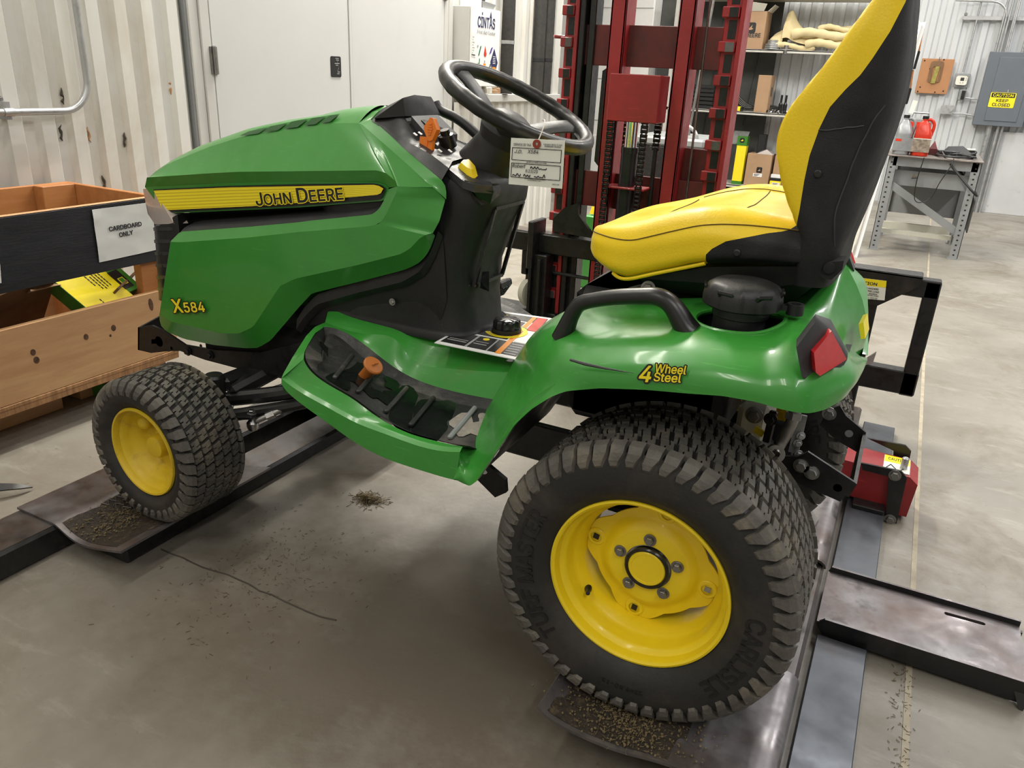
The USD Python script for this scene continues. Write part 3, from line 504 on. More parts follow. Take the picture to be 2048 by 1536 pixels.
def lettering(chunks, p0, p1, upv, mat_, name, depth=0.0006, sx=1.0, shear=0.0, par=None, bold=True, halo=None, hm=None):
    """words set between two points; chunks: (text, height); each chunk follows the last"""
    p0, p1 = np.array(p0, float), np.array(p1, float); ms, x = [], 0.0
    for s, h in chunks:
        if s == ' ': x += h; continue
        v, f = arr(meshkit.text_mesh(s, h, depth, bold)); v = v.copy(); v[:, 0] -= v[:, 0].min(); ms.append((v+np.array([x, 0, 0]), f)); x += v[:, 0].max()-v[:, 0].min()+h*0.10
    v, f = cat(*ms); k = np.linalg.norm(p1-p0)/(v[:, 0].max()); v = v.copy(); v[:, 0] = v[:, 0]*k+shear*v[:, 1]
    T = frame(p0, p1-p0, upv)
    if halo:
        g = []
        zc = v[:, 2] > depth*.5; fl_ = f[np.all(zc[f], axis=1)]
        from shapely.ops import unary_union
        u = unary_union([sg.Polygon(v[t][:, :2]).buffer(halo, quad_segs=2) for t in fl_ if sg.Polygon(v[t][:, :2]).area > 0])
        obj(name+'_outline', polyprism(u.simplify(halo*.12), T, depth*0.5), hm, par or TR)
    obj(name, xf((v, f), T), mat_, par or TR)
jd0, jd1 = (-1.163,0.323,0.929), (-0.877,0.311,0.977)
lettering([('J', .0300), ('OHN', .0250), (' ', .012), ('D', .0330), ('EERE', .0262)], jd0, jd1, (0, 0, 1), 'black_print', 'decal_lettering', sx=1, halo=0.0022, hm='yellow_print')
lettering([('X', .037), ('584', .0265)], (-1.464,0.284,0.605), (-1.334,0.28,0.632), (0, 0.02, 1), 'yellow_print', 'model_lettering', halo=0.003, hm='black_print')
# headlight lens, grille and the dark inside
hl = [(-1.663,0.392,0.910),(-1.573,0.352,0.926),(-1.528,0.346,0.863),(-1.504,0.343,0.865),(-1.472,0.326,0.844),(-1.579,0.350,0.826),(-1.607,0.366,0.842),(-1.648,0.385,0.843)]
pair('headlight', hull(np.vstack([hl, np.array(hl)+(0.02, 0.03, 0)])), 'lens_pink', TR)
gr = [(-1.733,0.470,0.785),(-1.643,0.400,0.806),(-1.557,0.345,0.825),(-1.478,0.325,0.838),(-1.755,0.470,0.549),(-1.666,0.400,0.580),(-1.587,0.345,0.606),(-1.545,0.325,0.618)]+[(-1.46, .33, .87), (-1.46, .33, .60)]
gr = np.array(gr); g = obj('front_grille', hull(np.vstack([gr, mc(gr)])), 'dark_plastic', TR)
gA, gB = np.array(gr[:4]), np.array(gr[4:8])
for k in range(6):
    f_ = (k+.4)/6.2; a_ = gA*(1-f_)+gB*f_; a_ = a_[[3, 2, 1, 0]]+np.array((-.004, -.001, 0)); pair('grille_fin', hull(np.vstack([a_, a_+(0, 0, .010), a_+(.02, .004, .004)])), 'grey_plastic', g)

# ---- frame and front axle
fr_p = [(-1.628,0.334,0.524),(-1.583,0.334,0.518),(-1.495,0.334,0.489),(-1.374,0.334,0.498),(-1.202,0.334,0.526),(-1.023,0.334,0.597),(-0.974,0.334,0.580),(-0.978,0.334,0.507),(-1.135,0.334,0.472),(-1.283,0.334,0.460),(-1.419,0.334,0.459),(-1.519,0.334,0.466),(-1.584,0.334,0.451),(-1.645,0.334,0.434)]
pair('frame_rail', polyprism([(q[0], q[2]) for q in fr_p], frame((0, .341, 0), (1, 0, 0), (0, 0, 1)), .007), 'black_steel', TR)
bp_ = [(-1.698,0.340,0.503),(-1.713,0.340,0.428),(-1.653,0.340,0.430),(-1.636,0.340,0.521)]
pair('bumper_bracket', (cat(hull(np.vstack([np.array(bp_), np.array(bp_)+(0, .006, 0)])), hull([bp_[0], bp_[1], np.array(bp_[0])+(0.002, .09, .02), np.array(bp_[1])+(0.002, .09, 0.0), np.array(bp_[0])+(0.008, .09, .02), np.array(bp_[1])+(0.008, .09, 0), np.array(bp_[0])+(.006, 0, 0), np.array(bp_[1])+(.006, 0, 0)]))), 'black_steel', TR)
kp = np.array((-1.605,0.334,0.478))
obj('keyhole', cat(cyl(kp, kp+(0, .0012, 0), .016, 20), obox(kp+(-.022, .0006, -.004), (1, 0, .25), (0, 1, 0), .034, .0012, .014)), 'dark_plastic', TR)
for q in ((-1.482,0.331,0.473), (-1.393,0.331,0.48)): obj('frame_bolt', bolt(q, (0, -1, 0), .009, .007), 'black_steel', TR)
for q in ((-1.554,0.334,0.467), (-1.429,0.333,0.5), (-1.241,0.333,0.504), (-1.187,0.333,0.497)): obj('frame_hole', cyl(q, np.array(q)+(0, .001, 0), .005, 12), 'dark_plastic', TR)
obj('spindle_housing', cat(lathe([(0, .485), (.022, .485), (.027, .478), (.028, .40), (.024, .30), (0, .30)], (-1.262, .222, 0), (0, 0, 1), 24), box(-1.285, -1.235, .24, .36, .40, .47, .01), lathe([(.0, 0), (.018, 0), (.018, .14)], (-1.2933, .10, .338), (0, 1, 0), 16)), 'black_steel', TR)
obj('belly_pan', box(-1.46, -.66, .36, .58, .44, .60, .02), 'dark_plastic', TR)
pair('front_axle', (cat(bar((-1.25, .25, .425), (-1.20, .40, .47), .07, .045, bev=.012), bar((-1.20, .39, .468), (-1.19, .56, .485), .07, .05, bev=.012))), 'black_steel', TR)
e = [(-1.163,0.260,0.464),(-1.140,0.340,0.479),(-1.156,0.420,0.518)]
pair('axle_arm', (cat(tube(smoothline([(-1.24, .25, .41), (-1.12, .30, .435), (-1.02, .34, .47), (-0.95, .36, .52)], 20), .021, 10), tube(smoothline([(-1.22, .24, .37), (-1.10, .30, .40), (-0.98, .36, .44)], 16), .017, 10))), 'black_steel', TR)
t1a, t1b, t1c = (-1.241,0.24,0.4), (-1.187,0.27,0.42), (-1.107,0.33,0.453)
t2a, t2b, t2c = (-1.154,0.24,0.364), (-1.119,0.27,0.383), (-1.065,0.33,0.419)
for a, b, c_ in ((t1a, t1b, t1c), (t2a, t2b, t2c)):
    a, b, c_ = map(np.array, (a, b, c_)); d = unit(b-a); tr_ = obj('tie_rod', cat(cyl(a, b, .0075, 14), cyl(b, c_, .0088, 14)), 'dull_zinc', TR); obj('lock_nut', cyl(b-d*.010, b+d*.012, .0125, 6), 'zinc', tr_)
    obj('ball_joint', cat(lathe([(0, -.016), (.013, -.014), (.016, -.004), (.016, .006), (.011, .012), (.007, .016), (.007, .034), (0, .034)], a-(0, 0, .006), (0, 0, 1), 18), bolt(a+(0, 0, .026), (0, 0, 1), .0085, .009)), 'zinc', tr_)
sp0 = np.array((-1.223,0.22,0.374)); sp1 = np.array((-1.143,0.24,0.386)); obj('steering_arm', bar(sp0, sp1, .035, .010, bev=.003), 'black_steel', TR)

# ---- foot deck, mat and tunnel
oB = [(-0.828,0.020,0.624),(-0.812,0.020,0.608),(-0.794,0.020,0.598),(-0.707,0.020,0.563),(-0.632,0.020,0.535),(-0.555,0.020,0.520),(-0.470,0.020,0.517),(-0.425,0.020,0.517),(-0.388,0.020,0.519)]
oR = [(-0.829,0.022,0.636),(-0.792,0.022,0.620),(-0.707,0.022,0.598),(-0.632,0.022,0.581),(-0.555,0.022,0.574),(-0.472,0.022,0.569),(-0.427,0.022,0.572),(-0.382,0.022,0.582)]
oT = [(-0.789,0.050,0.680),(-0.783,0.050,0.668),(-0.751,0.050,0.645),(-0.662,0.050,0.618),(-0.609,0.050,0.596),(-0.575,0.050,0.585),(-0.520,0.050,0.575),(-0.450,0.050,0.575),(-0.402,0.050,0.578),(-0.381,0.050,0.581)]
iM = [(-0.920,0.270,0.668),(-0.894,0.270,0.671),(-0.783,0.270,0.640),(-0.670,0.270,0.594),(-0.612,0.270,0.586),(-0.543,0.270,0.584),(-0.455,0.270,0.588),(-0.414,0.270,0.591)]
rL = [(-0.939,0.298,0.670),(-0.917,0.298,0.667),(-0.801,0.298,0.666),(-0.728,0.298,0.667),(-0.697,0.298,0.640),(-0.679,0.298,0.623),(-0.616,0.298,0.620),(-0.521,0.298,0.633),(-0.428,0.298,0.649),(-0.382,0.298,0.657)]
dk = [(-.96, .335, .685), (-.92, .34, .690), (-.80, .345, .688), (-.72, .35, .680), (-.66, .36, .676), (-.60, .37, .676), (-.52, .38, .678), (-.40, .38, .682), (-.34, .38, .684)]
fr = [(-0.829,0.022,0.636),(-0.831,0.030,0.643),(-0.830,0.060,0.672),(-0.886,0.170,0.681),(-0.930,0.250,0.673),(-0.939,0.298,0.670)]
fl2 = [(-0.789,0.050,0.680),(-0.795,0.060,0.691),(-0.829,0.110,0.687),(-0.886,0.200,0.679),(-0.920,0.270,0.668)]
deck = [patch([oB, oR, [(p[0], p[1]+.010, p[2]+.007) for p in oR], oT], 70, 4, spline=True), patch([iM, rL], 60, 5, spline=True), patch([rL, dk], 50, 3, spline=True), patch([fr, fl2], 30, 4),
        patch([fr, [(p[0]-.004, p[1]+.01, p[2]-.045) for p in fr]], 30, 2)]
deck.append(patch([dk, [(p[0], YC, p[2]+.002) for p in dk]], 30, 2))
obj('foot_deck', both(cat(*deck)), 'green_fender', TR, smooth=38)
fm_o = [(p[0]+.002, p[1]+.004, p[2]+.001) for p in oT]; fm_i = [(p[0], p[1]+.001, p[2]+.001) for p in iM]
dO = [(p[0]+.01, p[1]+.022, p[2]-.011) for p in oT]; dI = [(p[0]+.004, p[1]-.028, p[2]-.013) for p in iM]
dO[0] = (dO[0][0]+.012, dO[0][1]+.012, dO[0][2]); dI[0] = (dI[0][0]+.03, dI[0][1]-.008, dI[0][2]-.005)
lipf = [fm_o[0]]+[(-0.796,0.063,0.690),(-0.832,0.115,0.685),(-0.885,0.200,0.677)]+[fm_i[0]]
lipg = [dO[0]]+[tuple(np.array(dO[0])*(1-s)+np.array(dI[0])*s+np.array((-.006, 0, .004))) for s in (.25, .5, .75)]+[dI[0]]
fmat = pair('foot_mat', (cat(patch([fm_o, dO], 70, 3, spline=True), patch([dO, dI], 70, 10, spline=True), patch([dI, fm_i], 70, 3, spline=True), patch([lipf, lipg], 20, 3))), 'mat_rubber', TR, smooth=35)
A, B = resamp(dO, 200), resamp(dI, 200)
for s, o, w in ((0.155, .02, .12), (0.30, .25, .1), (0.475, .03, .05), (0.62, .03, .05), (0.835, .03, .05)):
    i = int(s*200); p, q = A[i]*.92+B[i]*.08, A[min(i+8, 199)]*(w)+B[min(i+8, 199)]*(1-w)
    obj('mat_rib', bar(p+(0, 0, .004), q+(0, 0, .004), .011, .010, bev=.003), 'mat_rubber' if s < .8 else 'bench_grey', fmat)
rng = random.Random(8)
def blot(s, t, r1, r2, seed):
    rg = random.Random(seed); i = int(s*199); c = A[i]*(1-t)+B[i]*t+np.array((0, 0, .0016)); u = unit(A[min(i+6, 199)]-A[max(i-6, 0)]); v = unit(B[i]-A[i]); n_ = 28; ph = [rg.uniform(0, 6.28) for _ in range(4)]
    P = [c]+[c+(u*math.cos(a)*r1+v*math.sin(a)*r2)*(1+.28*math.sin(2*a+ph[0])+.2*math.sin(3*a+ph[1])+.16*math.sin(5*a+ph[2])) for a in np.linspace(0, 6.283, n_, endpoint=False)]
    return np.array(P), np.array([(0, 1+k, 1+(k+1) % n_) for k in range(n_)])
obj('water_film', cat(blot(.10, .58, .030, .026, 1), blot(.20, .30, .050, .055, 2), blot(.26, .62, .03, .05, 3), blot(.37, .35, .045, .03, 4), blot(.55, .45, .055, .085, 5), blot(.70, .45, .07, .085, 6), blot(.46, .80, .03, .03, 9)), 'mat_wet', fmat)
obj('dust_patch', cat(blot(.90, .48, .042, .050, 7), blot(.965, .75, .02, .03, 8)), 'pale_dust', fmat)
# orange pedal-lock knob standing in the mat
k0, k1 = np.array((-0.718,0.165,0.619)), np.array((-0.683,0.165,0.66)); d = unit(k1-k0+np.array((0, -.004, 0)))
kb = obj('orange_knob', lathe([(0, -.01), (.0135, -.01), (.0135, .030), (.0165, .036), (.0235, .040), (.0235, .0435), (.021, .046), (0, .048)], k0, d, 28), 'orange_dull', TR)
obj('knob_mark', cat(obox(k0+d*.0485, (1, 0, .3), d, .022, .003, .002), obox(k0+d*.0485, (0, 1, 0), d, .016, .003, .002)), 'orange_dull', kb)
# operator label with the cutting-height dial
l0, l1, l2, l3 = (np.array(p) for p in ((-0.608,0.294,0.684), (-0.625,0.592,0.684), (-0.47,0.617,0.684), (-0.406,0.301,0.684)))
def onlab(s, t): return (l0*(1-s)+l3*s)*(1-t)+(l1*(1-s)+l2*s)*t
def labq(s0, s1, t0, t1, h=.0012): P = [onlab(s0, t0), onlab(s1, t0), onlab(s1, t1), onlab(s0, t1)]; return hull(np.vstack([np.array(P)+(0, 0, h-.002), np.array(P)+(0, 0, h)]))
lab = obj('operator_label', labq(-.02, 1.02, -.02, 1.02), 'white_paint', TR)
obj('label_field', cat(labq(.02, .98, .03, .30, .0018), labq(.02, .70, .335, .80, .0018), labq(.02, .98, .83, .97, .0018)), 'black_print', lab)
obj('label_band', labq(.72, .79, .02, .97, .0022), 'orange_print', lab)
obj('label_corner', labq(.81, .97, .62, .97, .0022), 'red_plastic', lab)
obj('label_rule', cat(labq(.33, .36, .03, .30, .0022), labq(.60, .62, .03, .30, .0022), labq(.05, .30, .10, .115, .0022), labq(.05, .30, .14, .15, .0022), labq(.38, .55, .12, .135, .0022), labq(.38, .55, .17, .18, .0022), *[labq(.81, .96, .05+.05*k, .065+.05*k, .0022) for k in range(6)]), 'grey_print', lab)
dc = np.array((-0.513,0.457,0.684)); 
obj('dial_ring', xf(lathe([(.040, 0), (.040, .0026), (.052, .0026), (.052, 0)], (0, 0, 0), (0, 0, 1), 48, math.pi*1.25), np.array([[math.cos(2.2), -math.sin(2.2), 0, dc[0]], [math.sin(2.2), math.cos(2.2), 0, dc[1]], [0, 0, 1, dc[2]], [0, 0, 0, 1]])), 'yellow_print', lab)
obj('dial_ring', xf(lathe([(.040, 0), (.040, .0025), (.056, .0025), (.056, 0)], (0, 0, 0), (0, 0, 1), 24, math.pi*.5), np.array([[math.cos(-.75), -math.sin(-.75), 0, dc[0]], [math.sin(-.75), math.cos(-.75), 0, dc[1]], [0, 0, 1, dc[2]], [0, 0, 0, 1]])), 'carton_green', lab)
obj('label_icon', cat(*[cyl(onlab(s, t)+np.array((0, 0, .001)), onlab(s, t)+np.array((0, 0, .0026)), .008, 14) for s, t in ((.16, .27), (.47, .25), (.52, .62), (.30, .90), (.12, .68))]), 'yellow_print', lab)
a = np.linspace(0, 2*math.pi, 96, endpoint=False); rr_ = .0315+.0022*np.cos(10*a)
kn = [np.stack([dc[0]+rr_*s*np.cos(a), dc[1]+rr_*s*np.sin(a), np.full_like(a, dc[2]+z)], 1) for s, z in ((.85, .004), (.98, .006), (1, .010), (1, .026), (.95, .031), (.80, .034), (.02, .035))]
obj('height_dial', grid(np.array(kn), closed=True), 'gloss_plastic', TR, smooth=40)
obj('dial_hub', cyl(dc, dc+(0, 0, .012), .036, 32), 'black_plastic', TR)
obj('deck_hole', cyl((-0.409,0.274,0.687), np.array((-0.409,0.274,0.687))+(0, 0, .001), .008, 16), 'dark_plastic', TR)

# ---- steering tower (black plastic between hood and deck)
def ovalring(z, x0, x1, w, e=3.0, n=56, sk=0.0):
    t = np.linspace(0, 2*math.pi, n, endpoint=False); c, s = np.cos(t), np.sin(t)
    X = np.sign(c)*np.abs(c)**(2/e); Y = np.sign(s)*np.abs(s)**(2/e)
    return np.stack([(x0+x1)/2+(x1-x0)/2*X, YC+w*Y, z+sk*X], 1)
tw = [ovalring(*q) for q in ((.672, -1.0, -.555, .140, 4.0), (.690, -1.0, -.557, .139, 4.0), (.694, -1.0, -.570, .130, 4.2), (.76, -1.0, -.580, .130, 4.5), (.84, -1.0, -.578, .133, 4.5), (.92, -1.0, -.552, .138, 4.6), (.99, -1.0, -.524, .142, 5.0), (1.035, -1.0, -.518, .140, 5.0), (1.06, -.98, -.55, .13, 5.0), (1.075, -.95, -.60, .10, 5.0))]
obj('steering_tower', grid(np.array(tw), closed=True), 'black_plastic', TR, smooth=40)
sp = [(-1.052,0.333,0.647),(-1.024,0.333,0.685),(-0.981,0.333,0.726),(-0.858,0.333,0.776),(-0.720,0.333,0.826),(-0.668,0.333,0.861),(-0.641,0.333,0.910),(-0.623,0.333,0.957)]
sq = [(-1.039,0.340,0.631),(-0.959,0.340,0.649),(-0.833,0.340,0.659),(-0.758,0.340,0.665),(-0.688,0.340,0.678),(-0.654,0.340,0.693),(-0.630,0.340,0.723),(-0.617,0.340,0.773)]
pair('side_shield', (cat(patch([sp, [(p[0], p[1]+.008, p[2]) for p in sq]], 40, 4), patch([[(p[0], p[1]-.012, p[2]+.004) for p in resamp(sp, 30)], [(p[0], p[1]-.016, p[2]-.022) for p in resamp(sp, 30)], [(p[0]+.004, p[1]-.002, p[2]-.035) for p in resamp(sp, 30)]], 30, 2))), 'black_plastic', TR, smooth=30)
obj('shield_screw', bolt((-0.757,0.33,0.747), (0, -1, 0), .006, .004), 'zinc', TR)
pn = [(-0.562,0.420,0.870),(-0.482,0.500,0.917),(-0.499,0.500,0.984),(-0.527,0.385,1.038)]
pk = np.array([(-.578, .40, .80), (-.578, .54, .80), (-.530, .40, .985), (-.530, .54, .985)]); obj('tower_pocket', cat(*[bar(pk[a_]+(.003, 0, 0), pk[b_]+(.003, 0, 0), .008, .008) for a_, b_ in ((0, 1), (2, 3), (0, 2), (1, 3))]), 'gloss_plastic', TR)
# dash cover with its visor
ba = [(-0.861,0.400,1.149),(-0.825,0.388,1.135),(-0.718,0.343,1.093),(-0.612,0.312,1.047)]
bb = [(-0.861,0.408,1.154),(-0.816,0.395,1.137),(-0.773,0.378,1.119),(-0.713,0.362,1.106),(-0.660,0.347,1.092),(-0.606,0.330,1.071)]
bc = [(-0.856,0.435,1.175),(-0.820,0.425,1.172),(-0.790,0.420,1.174),(-0.763,0.410,1.146),(-0.732,0.400,1.118),(-0.674,0.385,1.099),(-0.621,0.370,1.081)]
dash = [patch([ba, bb], 30, 2), patch([bb, bc], 30, 4)]
cen = [(p[0]+.0, YC, p[2]+.008) for p in bc]; cen[0] = tuple((-0.829,0.47,1.190))
obj('dash_cover', cat(both(cat(*dash)), both(patch([bc, cen], 30, 3))), 'black_plastic', TR, smooth=25)
vis = [(-0.779,0.41,1.203), (-0.782,0.46,1.209), (-0.794,0.55,1.204), (-0.804,0.59,1.182), (-0.773,0.41,1.164), (-0.775,0.48,1.169), (-0.772,0.56,1.162), (-0.854,0.4,1.154), (-0.852,0.43,1.175), (-0.865,0.47,1.179), (-0.934,0.62,1.174)]
obj('dash_visor', hull(vis), 'black_plastic', TR)
obj('dash_rim', tube(smoothline([(-0.802,0.580,1.190),(-0.793,0.580,1.178),(-0.758,0.580,1.164),(-0.726,0.580,1.151),(-0.693,0.580,1.131),(-0.660,0.580,1.110)], 24), .012, 10), 'black_plastic', TR, smooth=60)
obj('tower_filler', hull([(-.78, .35, .96), (-.78, .59, .96), (-.56, .36, .96), (-.56, .58, .96), (-.74, .36, 1.085), (-.74, .58, 1.085), (-.60, .38, 1.045), (-.60, .56, 1.045)]), 'dark_plastic', TR)
ip = np.array([(-0.764,0.42,1.165), (-0.761,0.53,1.165), (-0.706,0.53,1.125), (-0.706,0.41,1.122)])
obj('instrument_panel', hull(np.vstack([ip, ip-(0, 0, .02)])), 'grey_plastic', TR)
iw = np.array([(-0.75,0.44,1.155), (-0.756,0.515,1.154), (-0.715,0.515,1.129), (-0.706,0.435,1.127)])+(0, 0, .002)
obj('instrument_window', hull(np.vstack([iw, iw-(0, 0, .01)])), 'gloss_plastic', TR)
# throttle lever
th = np.array((-0.706,0.4,1.090))
arc = [(th[0]+.035*math.cos(a)-.004, th[1], th[2]-.016+.035*math.sin(a)) for a in np.linspace(.3, 2.6, 12)]
obj('throttle_arc', cat(tube(arc, .010, 8), box(th[0]-.03, th[0]+.03, th[1]-.012, th[1]+.014, th[2]-.03, th[2]+.002, .004)), 'gloss_plastic', TR)
lp = np.array((-0.682,0.4,1.137))
dm = [(-.0155, -.002), (-.002, -.021), (.006, -.020), (.0165, .001), (.003, .022), (-.002, .022), (-.0165, .004)]
ux = unit(np.array((-0.664,0.4,1.140))-np.array((-0.704,0.4,1.137)))
F = frame(lp+(0, -.012, .004), (0.97, -.18, 0), (0.0, .12, 1))
lv = obj('throttle_lever', cat(polyprism(sg.Polygon(dm).buffer(.003, quad_segs=3), F, .012), polyprism([(-.009, -.048), (.007, -.048), (.007, -.018), (-.004, -.018)], F, .008), xf(box(-.034, -.010, -.042, -.016, .002, .007), F)), 'orange_plastic', TR, smooth=25)
obj('lever_ridge', cat(*[xf(box(-.008+.002*abs(k-2), .008-.002*abs(k-2), -.0115+.0055*k, -.0085+.0055*k, .012, .0138), F) for k in range(5)]), 'orange_plastic', lv)
obj('ignition_switch', cat(lathe([(0, 0), (.020, 0), (.018, .028), (.011, .030), (.011, .04), (0, .04)], np.array((-0.675,0.44,1.115))-(0, 0, .012), (-.1, -.35, 1), 20)), 'gloss_plastic', TR)
obj('dash_symbol', cat(*[obox(np.array(p)+(0, 0, .004), (1, .1, -.6), (0, 1, .2), .010, .006, .0015) for p in ((-0.729,0.385,1.125), (-0.716,0.385,1.128), (-0.709,0.4,1.130), (-0.657,0.375,1.096), (-0.64,0.39,1.096))]), 'white_paint', TR)
# lift lever pod with the yellow button
pt = np.array([(-0.658,0.365,1.084), (-0.617,0.338,1.071), (-0.568,0.325,1.049), (-0.544,0.332,1.042), (-0.519,0.37,1.038), (-0.566,0.43,1.057), (-0.623,0.45,1.080), (-0.657,0.45,1.088)])
pod = obj('control_pod', hull(np.vstack([pt, pt-(0, 0, .016)])), 'grey_plastic', TR)
pb = np.array([(-0.565,0.326,1.050), (-0.519,0.37,1.038), (-0.516,0.37,1.028), (-0.529,0.38,0.995), (-0.539,0.37,0.99), (-0.548,0.333,1.030)])
obj('pod_lever', hull(np.vstack([pb, pb+(0, .035, 0)])), 'gloss_plastic', TR)
pu = np.array([(-0.61,0.332,1.061), (-0.574,0.325,1.047), (-0.532,0.335,0.998), (-0.603,0.332,1.033)]); obj('pod_slot', hull(np.vstack([pu+(0, .012, 0), pu+(0, .06, 0)])), 'dark_plastic', TR)
yk = np.array([(-0.608,0.37,1.068), (-0.608,0.385,1.074), (-0.597,0.4,1.076), (-0.569,0.39,1.059), (-0.555,0.37,1.052), (-0.561,0.355,1.052), (-0.58,0.355,1.058)])
c = yk.mean(0); obj('yellow_button', hull(np.vstack([yk, c+(yk-c)*.72+(0, 0, .014), yk-(0, 0, .01)])), 'yellow_plastic', TR)
lettering([('1', .008), ('5', .008), ('0', .008)], (-0.597,0.348,1.056), (-0.574,0.337,1.048), (-.2, .5, 1), 'white_paint', 'pod_mark', par=pod, bold=False)
# column and steering wheel
SC = np.array((-.517, YC, 1.1988)); ti = .4447; sn = np.array((math.sin(ti), 0, math.cos(ti))); su = np.array((math.cos(ti), 0, -math.sin(ti))); sv = np.array((0, 1., 0)); RR = .170
def sw(a, r, h=0): return SC+r*(math.cos(a)*su+math.sin(a)*sv)+h*sn
obj('steering_column', cat(cyl(SC-sn*.24+(-.03, 0, 0), SC-sn*.05, .034, 24, .026), lathe([(.02, -.09), (.055, -.085), (.062, -.06), (.050, -.03), (.03, -.02), (0, -.018)], SC, sn, 28), cyl(SC-sn*.075, np.array((-.645, YC, .985)), .050, 28, .088)), 'black_plastic', TR)
rimp = []; a = np.linspace(0, 2*math.pi, 160, endpoint=False)
rr_ = [0.0165+(0.0007*max(0, math.cos(24*q)) if 0.35 < (q % math.pi) < 2.6 else 0) for q in a]
wh = obj('steering_wheel', tube([sw(q, RR) for q in a], rr_, 16, closed=True), 'wheel_rubber', TR, smooth=60)
for q in (math.radians(180), math.radians(-58), math.radians(58)):
    rows = []
    for s in np.linspace(0, 1, 10):
        r = .03+(RR-.035)*s+.004; w = .034-.014*math.sin(s*math.pi*.8)+.006*s; h = -.055*(1-s)**1.5-.002; th_ = .012-.003*s
        t = np.array([-math.sin(q)*su+math.cos(q)*sv]).ravel(); p = sw(q, r, h)
        rows.append([p-t*w+sn*-.002, p-t*w*.6+sn*th_*.6, p+t*w*.6+sn*th_*.6, p+t*w-sn*.002, p+t*w*.7-sn*th_, p-t*w*.7-sn*th_])
    obj('wheel_spoke', grid(np.array(rows), closed=True), 'grey_plastic', wh, smooth=50)
obj('wheel_hub', lathe([(.0, -.09), (.040, -.085), (.055, -.062), (.052, -.044), (.040, -.036), (0, -.034)], SC, sn, 32), 'black_plastic', wh)
# brake pedal beyond the tower
pd = np.array((-0.62,0.62,0.74)); pu_ = unit((.55, 0, .83))
pdl = obj('brake_pedal', cat(obox(pd, (0, 1, 0), pu_, .075, .055, .022, .008), bar(pd-(0.0, 0, .0), pd+np.array((-.07, -.02, -.09)), .02, .02)), 'gloss_plastic', TR)
nn = unit(np.cross((0, 1, 0), pu_)); 
obj('pedal_tread', cat(*[obox(pd+nn*s*.0115+pu_*(.010*k-.015)+np.array((0, .016*j, 0)), (0, 1, 0), pu_, .012, .005, .003) for k in range(4) for j in (-1, 0, 1) for s in (1, -1)]), 'black_plastic', pdl)
obj('park_lock', hull(np.vstack([np.array((-0.557,0.42,0.814))+d for d in ((-.012, 0, -.022), (.012, 0, -.026), (.010, 0, .022), (-.008, 0, .018), (0, -.022, 0))])), 'gloss_plastic', TR)

# ---- rear fenders: side skin, top, tail
k1 = [(-0.387,0.018,0.521),(-0.363,0.008,0.524),(-0.344,0.000,0.528),(-0.330,0.000,0.545),(-0.289,0.000,0.621),(-0.256,0.000,0.682),(-0.225,0.000,0.720),(-0.190,0.000,0.751),(-0.163,0.000,0.768),(-0.103,0.000,0.787),(-0.026,0.000,0.802),(0.047,0.000,0.812),(0.097,0.000,0.820),(0.148,0.000,0.822),(0.181,0.000,0.819),(0.206,0.000,0.819),(0.224,0.010,0.818),(0.243,0.035,0.819),(0.263,0.075,0.826),(0.269,0.120,0.823),(0.271,0.260,0.802),(0.271,0.380,0.785),(0.269,0.470,0.777)]
k2 = [(-0.390,0.022,0.529),(-0.405,0.055,0.574),(-0.409,0.090,0.561),(-0.445,0.240,0.573),(-0.428,0.270,0.622),(-0.394,0.270,0.697),(-0.360,0.270,0.755),(-0.330,0.270,0.790),(-0.288,0.270,0.823),(-0.217,0.280,0.849),(-0.138,0.285,0.868),(-0.068,0.290,0.882),(-0.013,0.295,0.891),(0.049,0.300,0.896),(0.110,0.300,0.898),(0.137,0.290,0.908),(0.159,0.275,0.910),(0.186,0.250,0.907),(0.201,0.240,0.896),(0.218,0.250,0.882),(0.242,0.280,0.851),(0.260,0.380,0.812),(0.269,0.470,0.779)]
def fpt(s): return resamp(k1, 401)[int(s*400)]
K1, K2 = resamp(k1, 181), resamp(k2, 181)
# match stations by their place along the machine instead of by arc length
def bykey(P, xs, key): return np.array([[np.interp(x, key, P[:, j]) for j in range(3)] for x in xs])
a1 = [0, .045, .075, .09, .19, .27, .32, .37, .40, .46, .54, .615, .665, .72, .76, .79, .82, .855, .89, .915, .955, .98, 1.0]
a2 = [0, .06, .09, .19, .25, .32, .37, .40, .43, .49, .545, .60, .64, .69, .745, .765, .785, .815, .84, .87, .92, .97, 1.0]
ss = np.linspace(0, 1, 240); P1 = np.array([[np.interp(s, a1, [p[j] for p in k1]) for j in range(3)] for s in ss]); P2 = np.array([[np.interp(s, a2, [p[j] for p in k2]) for j in range(3)] for s in ss])
from scipy.ndimage import gaussian_filter1d as gf
P1, P2 = gf(P1, 1.6, axis=0, mode='nearest'), gf(P2, 1.6, axis=0, mode='nearest')
rows = []
for t in np.linspace(0, 1, 44):
    # superelliptic cross-section: the side stays upright, then rolls over to the top
    a = t*math.pi/2; cy = 1-abs(math.cos(a))**(2/3.4); cz = abs(math.sin(a))**(2/2.8)
    fz = np.clip((ss-.30)/.16, 0, 1); fz = fz*fz*(3-2*fz); yy, zz = cy*fz+t*(1-fz), cz*fz+t*(1-fz)
    bul = np.sin(math.pi*t)*(0.010*(1-fz)+.0)
    R = np.stack([P1[:, 0]*(1-t)+P2[:, 0]*t, P1[:, 1]*(1-yy)+P2[:, 1]*yy-bul, P1[:, 2]*(1-zz)+P2[:, 2]*zz], 1)
    # rear corner: x also follows the rolled section
    fr_ = np.clip((ss-.80)/.1, 0, 1); R[:, 0] = R[:, 0]*(1-fr_)+(P1[:, 0]*(1-cy)+P2[:, 0]*cy+.012*np.sin(math.pi*t))*fr_
    rows.append(R)
